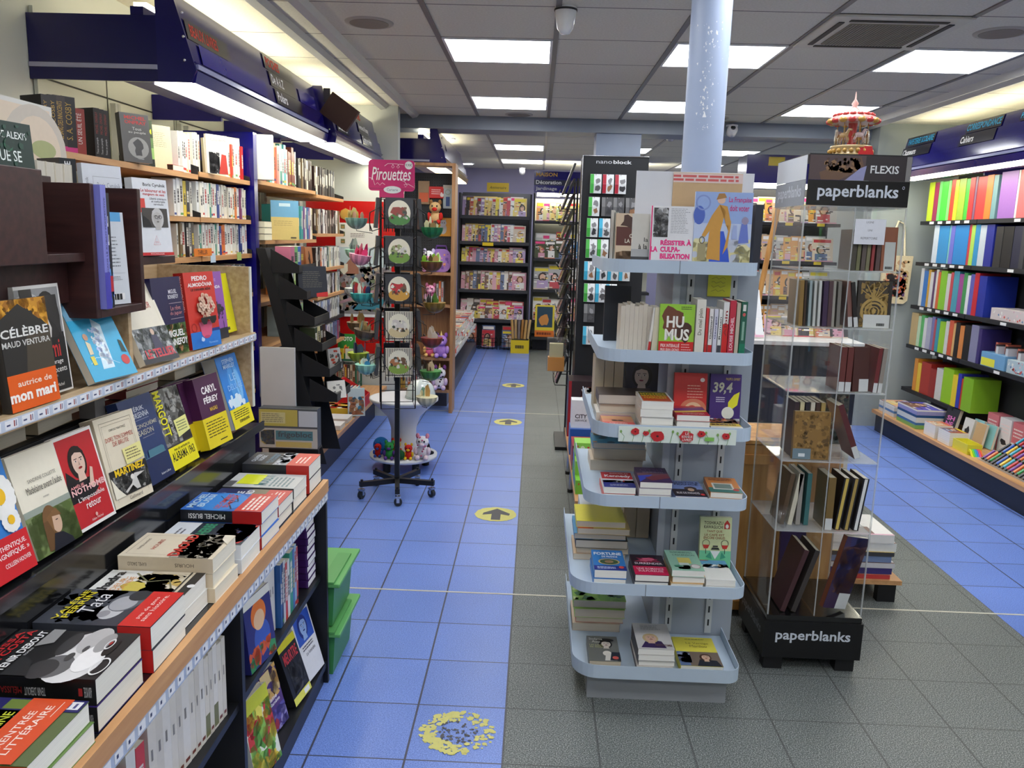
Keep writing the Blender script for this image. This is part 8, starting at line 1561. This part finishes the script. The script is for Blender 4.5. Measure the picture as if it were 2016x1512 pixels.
# ================================================================== stationery on the right wall (far to near reads left to right)
def fold_row(where, group, y, z, lst, h, d, xF=3.262, name='folder', cat='folder', hj=.0, lean=0):
    for i, (c, t_) in enumerate(lst):
        M = spine_out(xF+.002*(i % 3), y-t_, z+.0008, 180)
        if lean: M = Matrix.Translation((xF, y-t_, z+.0008)) @ Matrix.Rotation(math.radians(lean), 4, 'X') @ spine_out(0, 0, 0, 180)
        o = mini(M, d, h-hj*((i*3) % 5)/5, t_, c, '%s %s, %s from the left %s' % (cname(c), cat, ORD[i], where), group, seed=i+int(z*500), pages=tuple(int(.9*v) for v in c), deco=0, cat=cat, name=name); y -= t_+.0016
c_ = lambda *a: a
fold_row('on the top stationery shelf', 'coloured folders on the top stationery shelf', 3.55, 1.8, [(c_(190, 214, 40), .09), (c_(150, 40, 80), .07), (c_(120, 214, 120), .05), (c_(70, 210, 60), .1), (c_(130, 220, 120), .04), (c_(206, 60, 36), .07), (c_(226, 220, 40), .05), (c_(150, 180, 50), .1), (c_(60, 180, 50), .06), (c_(196, 36, 40), .07), (c_(120, 80, 110), .03), (c_(200, 44, 44), .13), (c_(226, 120, 40), .08), (c_(110, 150, 156), .06)], .31, .24, hj=.01)
fold_row('at the right on the top stationery shelf', 'pastel folders on the top stationery shelf', 2.49, 1.8, [(c_(150, 100, 180), .2), (c_(226, 220, 214), .02), (c_(230, 100, 104), .18), (c_(226, 214, 190), .02)], .315, .24)
fold_row('on the second stationery shelf', 'blue folders on the second stationery shelf', 3.38, 1.465, [(c_(206, 216, 226), .08), (c_(50, 140, 200), .16), (c_(120, 190, 190), .03), (c_(110, 110, 200), .06), (c_(40, 130, 200), .2), (c_(190, 60, 70), .04), (c_(170, 210, 90), .05), (c_(50, 140, 190), .06), (c_(190, 200, 210), .09), (c_(34, 44, 140), .1)], .3, .24, hj=.01)
fold_row('at the right on the second stationery shelf', 'dark folders on the second stationery shelf', 2.47, 1.465, [(c_(44, 44, 46), .09), (c_(30, 30, 32), .12), (c_(36, 38, 60), .1), (c_(60, 60, 64), .05)], .28, .24)
fold_row('on the third stationery shelf', 'exercise books on the third stationery shelf', 3.52, 1.105, [(c_(214, 216, 214), .05), (c_(60, 120, 190), .07), (c_(206, 160, 60), .045), (c_(206, 206, 206), .05), (c_(90, 60, 100), .03), (c_(216, 216, 206), .04), (c_(206, 100, 60), .04), (c_(130, 190, 50), .1), (c_(200, 200, 196), .06), (c_(190, 70, 80), .04), (c_(70, 150, 170), .08), (c_(150, 70, 140), .07), (c_(60, 140, 80), .05), (c_(214, 216, 222), .04), (c_(90, 90, 170), .06), (c_(190, 36, 50), .06), (c_(30, 50, 150), .1)], .31, .22, name='exercise_book', cat='exercise book', hj=.03)
fold_row('on the fourth stationery shelf', 'exercise books on the fourth stationery shelf', 3.6, .77, [(c_(196, 170, 120), .12), (c_(190, 214, 180), .05), (c_(90, 180, 100), .06), (c_(214, 214, 214), .05), (c_(170, 170, 190), .07), (c_(120, 120, 170), .05), (c_(180, 80, 90), .03), (c_(60, 150, 170), .05), (c_(150, 200, 50), .1), (c_(206, 206, 200), .05), (c_(206, 90, 60), .06), (c_(214, 170, 110), .04), (c_(34, 30, 30), .06), (c_(206, 130, 70), .06), (c_(30, 30, 32), .1), (c_(130, 130, 160), .1), (c_(60, 50, 110), .04)], .27, .21, name='exercise_book', cat='exercise book', hj=.03)
fold_row('on the slanted lowest stationery shelf', 'folders and packs on the lowest stationery shelf', 3.45, .4, [(c_(214, 140, 50), .06), (c_(226, 190, 60), .06), (c_(170, 50, 40), .16), (c_(150, 44, 40), .1), (c_(206, 206, 200), .1), (c_(150, 200, 40), .16), (c_(226, 200, 50), .07), (c_(50, 60, 170), .05), (c_(180, 60, 40), .03), (c_(130, 180, 40), .14)], .27, .2, name='activity_pack', cat='pack', hj=.05)
z = .1908
for i, (c, tt) in enumerate((((206, 206, 206), .03), ((90, 130, 180), .02), ((216, 216, 214), .03), ((226, 170, 140), .012))): magazine(flat(3.06, 3.58, z+tt, 0), .3, .22, 5000+i, '%s pad, %s from the bottom in the far pile on the right deck' % (cname(c), ORD[i]), 'pads in the far pile on the right deck', th=tt-.0006, base=c, name='pad', cat='pad'); z += tt
z = .1908
for i, (c, tt) in enumerate((((120, 170, 90), .03), ((60, 110, 160), .02), ((206, 210, 206), .04), ((40, 80, 130), .02), ((150, 150, 200), .03), ((90, 90, 190), .012))): magazine(flat(3.05, 3.2, z+tt, 0), .34, .23, 5020+i, '%s exercise pad, %s from the bottom in the near pile on the right deck' % (cname(c), ORD[i]), 'pads in the near pile on the right deck', th=tt-.0006, base=c, name='pad', cat='pad'); z += tt
for j, (y, l, c0) in enumerate(((2.72, 'pale', (214, 214, 196)), (2.5, 'dark', (60, 50, 46)))):
    for i in range(7): magazine(flat(3.05+.004*((i*3) % 3), y, .1908+.014*(i+1), 0), .17, .13, 5040+i+10*j, '%s card pack, %s from the bottom in the small pile on the right deck' % (l, ORD[i]), '%s card packs on the right deck' % l, th=.0134, base=c0 if i < 6 else ((206, 150, 110), (150, 70, 50))[j], name='card_pack', cat='card pack')
book(stand(3.2, 2.78, .1908, 190, 14), .14, .2, .03, (34, 38, 50), 'dark notebook with colourful letters standing on the right deck', art=lambda A: (A.text('SH\nNE', .2, .3, .8, .7, (206, 110, 180), .03)), name='notebook', cat='notebook')
for i, (c, l) in enumerate((((206, 208, 210), 'white notebook with a black figure'), ((190, 160, 120), 'tan pocket notebook'), ((150, 206, 214), 'pale aqua notebook'), ((140, 200, 200), 'aqua lettered notebook'))): book(stand(3.24+.05*(i // 2), 2.56-.16*(i % 2)-.04*(i//2), .1908, 186, 10), .11, .17, .02, c, l+' standing on the right deck', art=(lambda A: A.blob(.5, .4, .25, .25, (40, 40, 44), 3)) if i == 0 else None, name='notebook', cat='notebook')
t = thing('marker_box', 'yellow open box of rainbow strips on the front of the right deck', 'box', (3.06, 2.1, .1908)); YL = (222, 214, 60)
for q in ((0, 0, 0, .1, .2, .004), (0, 0, .0041, .004, .2, .07), (.096, 0, .0041, .1, .2, .07), (.0041, 0, .0041, .0959, .004, .07), (.0041, .196, .0041, .0959, .2, .07)): MB().box(*q, YL).build('side', 'print', t)
for i, c in enumerate(((226, 226, 50), (120, 214, 60), (60, 190, 180), (80, 140, 226), (226, 90, 150), (240, 110, 70))):
    o = thing('paper_strip', '%s curved paper strip in the yellow box' % ('yellow', 'green', 'turquoise', 'blue', 'pink', 'coral')[i], 'paper strip', (3.07+.013*i, 2.2, .1955)); m_ = MB(); m_.prism([(.0, 0.0), (.06, .05), (.12, .03), (.18, -.03), (.2, -.12), (.19, -.12), (.165, -.03), (.11, .02), (.06, .02), (.0, -.02)][::-1], 'x', 0, .011, c) ; m_.v = [(x_, -y_, z_) for x_, y_, z_ in m_.v]; m_.build('strip', 'print', o)
pc = [(40, 90, 190), (200, 40, 50), (40, 150, 80), (226, 190, 50), (120, 60, 160), (30, 30, 34), (60, 170, 200), (226, 110, 50)]
for rr in range(3):
    t = thing('pen_tray', 'tiered clear tray of coloured pens on the right deck, %s tier' % ('front', 'middle', 'back')[rr], 'pen tray', (3.08+.1*rr, 1.45, .1908+.05*rr)); MB().box(0, 0, 0, .095, .55, .012, (60, 62, 66)).build('tray', 'acrylic_edge', t)
    for i in range(13):
        o = thing('pen', '%s pen, %s from the right in the %s tier of the pen tray' % (cname(pc[(i*5+rr) % 8]), ORD[i], ('front', 'middle', 'back')[rr]), 'pen', (3.09+.1*rr, 1.475+.039*i, .2155+.05*rr), 0, 'pens in the tiered tray'); c = pc[(i*5+rr) % 8]; MB().tube([(0, 0, 0), (.065, 0, .05)], .009, c, 8).build('barrel', 'gloss', o); MB().tube([(-.012, 0, -.009), (-.001, 0, -.001)], .0095, (20, 20, 24), 8).build('cap', 'gloss', o)
for i, (y, z, w_, d, h, c, l, cat) in enumerate(((2.3, .772, .3, .2, .1, (110, 160, 200), 'light blue box with a yellow front label of packets on the fourth stationery shelf', 'box'), (2.0, .772, .24, .2, .09, (170, 190, 200), 'clear box of pens on the fourth stationery shelf', 'box'), (2.15, 1.107, .5, .18, .08, (200, 190, 190), 'row of pale boxes at the right of the third stationery shelf', 'box'), (2.05, .1908, .0, .0, .0, (0, 0, 0), '', ''))):
    if not l: continue
    t = thing('stationery_box', l, cat, (3.26, y-w_/2, z)); MB().box(0, 0, 0, d, w_, h, c).build('carton', 'print', t); A = Art((0, w_, 0), (0, -w_, 0), (0, 0, h), .0006); A.cur = 'front_label'; (A.rect(.02, .05, .6, .6, (226, 222, 70)) if i == 0 else A.speck(.02, .1, .98, .95, 26, [(200, 80, 70), (226, 226, 222), (90, 130, 170), (226, 180, 190)], 3, .1)); A.done(t)
    if i < 2:
        for k in range(6):
            o = thing('pen_packet', 'packet of coloured pens, %s in the %s box' % (ORD[k], ('light blue', 'clear')[i]), 'pen packet', (3.29+.02*(k % 3), y-w_/2+.03+.04*k, z+h+.0005)); MB().box(0, 0, 0, .09, .03, .05+.01*(k % 3), [(206, 206, 210), (60, 60, 64), (206, 110, 90)][k % 3]).build('packet', 'gloss', o)
t = thing('pen_cup', 'clear cup of yellow pencils on the second stationery shelf', 'pen cup', (3.3, 2.0, 1.466)); MB().lathe([(.04, 0), (.045, .1)], (220, 220, 220), 14).build('cup', 'acrylic', t)
for i in range(7):
    a = i*.9; o = thing('pencil', 'pencil, %s in the clear cup on the second stationery shelf' % ORD[i], 'pencil', (3.3+.02*math.cos(a), 2.0+.02*math.sin(a), 1.468), 0, 'pencils in the clear cup'); MB().tube([(0, 0, 0), (.012*math.cos(a), .012*math.sin(a), .16)], .004, [(226, 180, 60), (206, 150, 60), (60, 90, 60), (190, 60, 60)][i % 4], 6).build('pencil', 'gloss', o)
for i, (y, c) in enumerate(((2.3, (214, 120, 130)), (2.14, (226, 224, 226)), (1.98, (206, 110, 120)))):
    t = thing('gadget_box', '%s boxed gadget with a dark picture, %s standing on the right deck' % (cname(c), ORD[i]), 'box', (3.36, y, .1908)); MB().box(0, 0, 0, .1, .14, .24, c).build('carton', 'print', t); A = Art((0, .14, 0), (0, -.14, 0), (0, 0, .24), .0006); A.cur = 'carton_print'; A.rect(0, .0, 1, .4, (226, 226, 226)); A.blob(.5, .3, .25, .1, (40, 40, 44), i+3); A.lines(.1, .55, .9, .85, 3, (240, 220, 220), 3); A.done(t)
t = thing('sign_board', 'pale framed poster with a green leaf shape behind the wenge rack', 'poster', (-1.32, -1.62, 1.4725)) ; MB().box(0, 0, 0, .012, .5, .43, (222, 220, 214)).build('frame', 'paint', t); A = Art((.012, 0.012, .01), (0, .476, 0), (0, 0, .408), .0008); A.cur = 'picture'; A.rect(0, 0, 1, 1, (226, 208, 186)); A.ell(.85, .72, .3, .3, (206, 196, 182)); A.ell(.87, .72, .22, .23, (226, 208, 186)); A.ell(.92, .74, .12, .06, (170, 176, 120)); A.text('N', .5, .72, .62, .86, (90, 70, 60), .01); A.done(t)
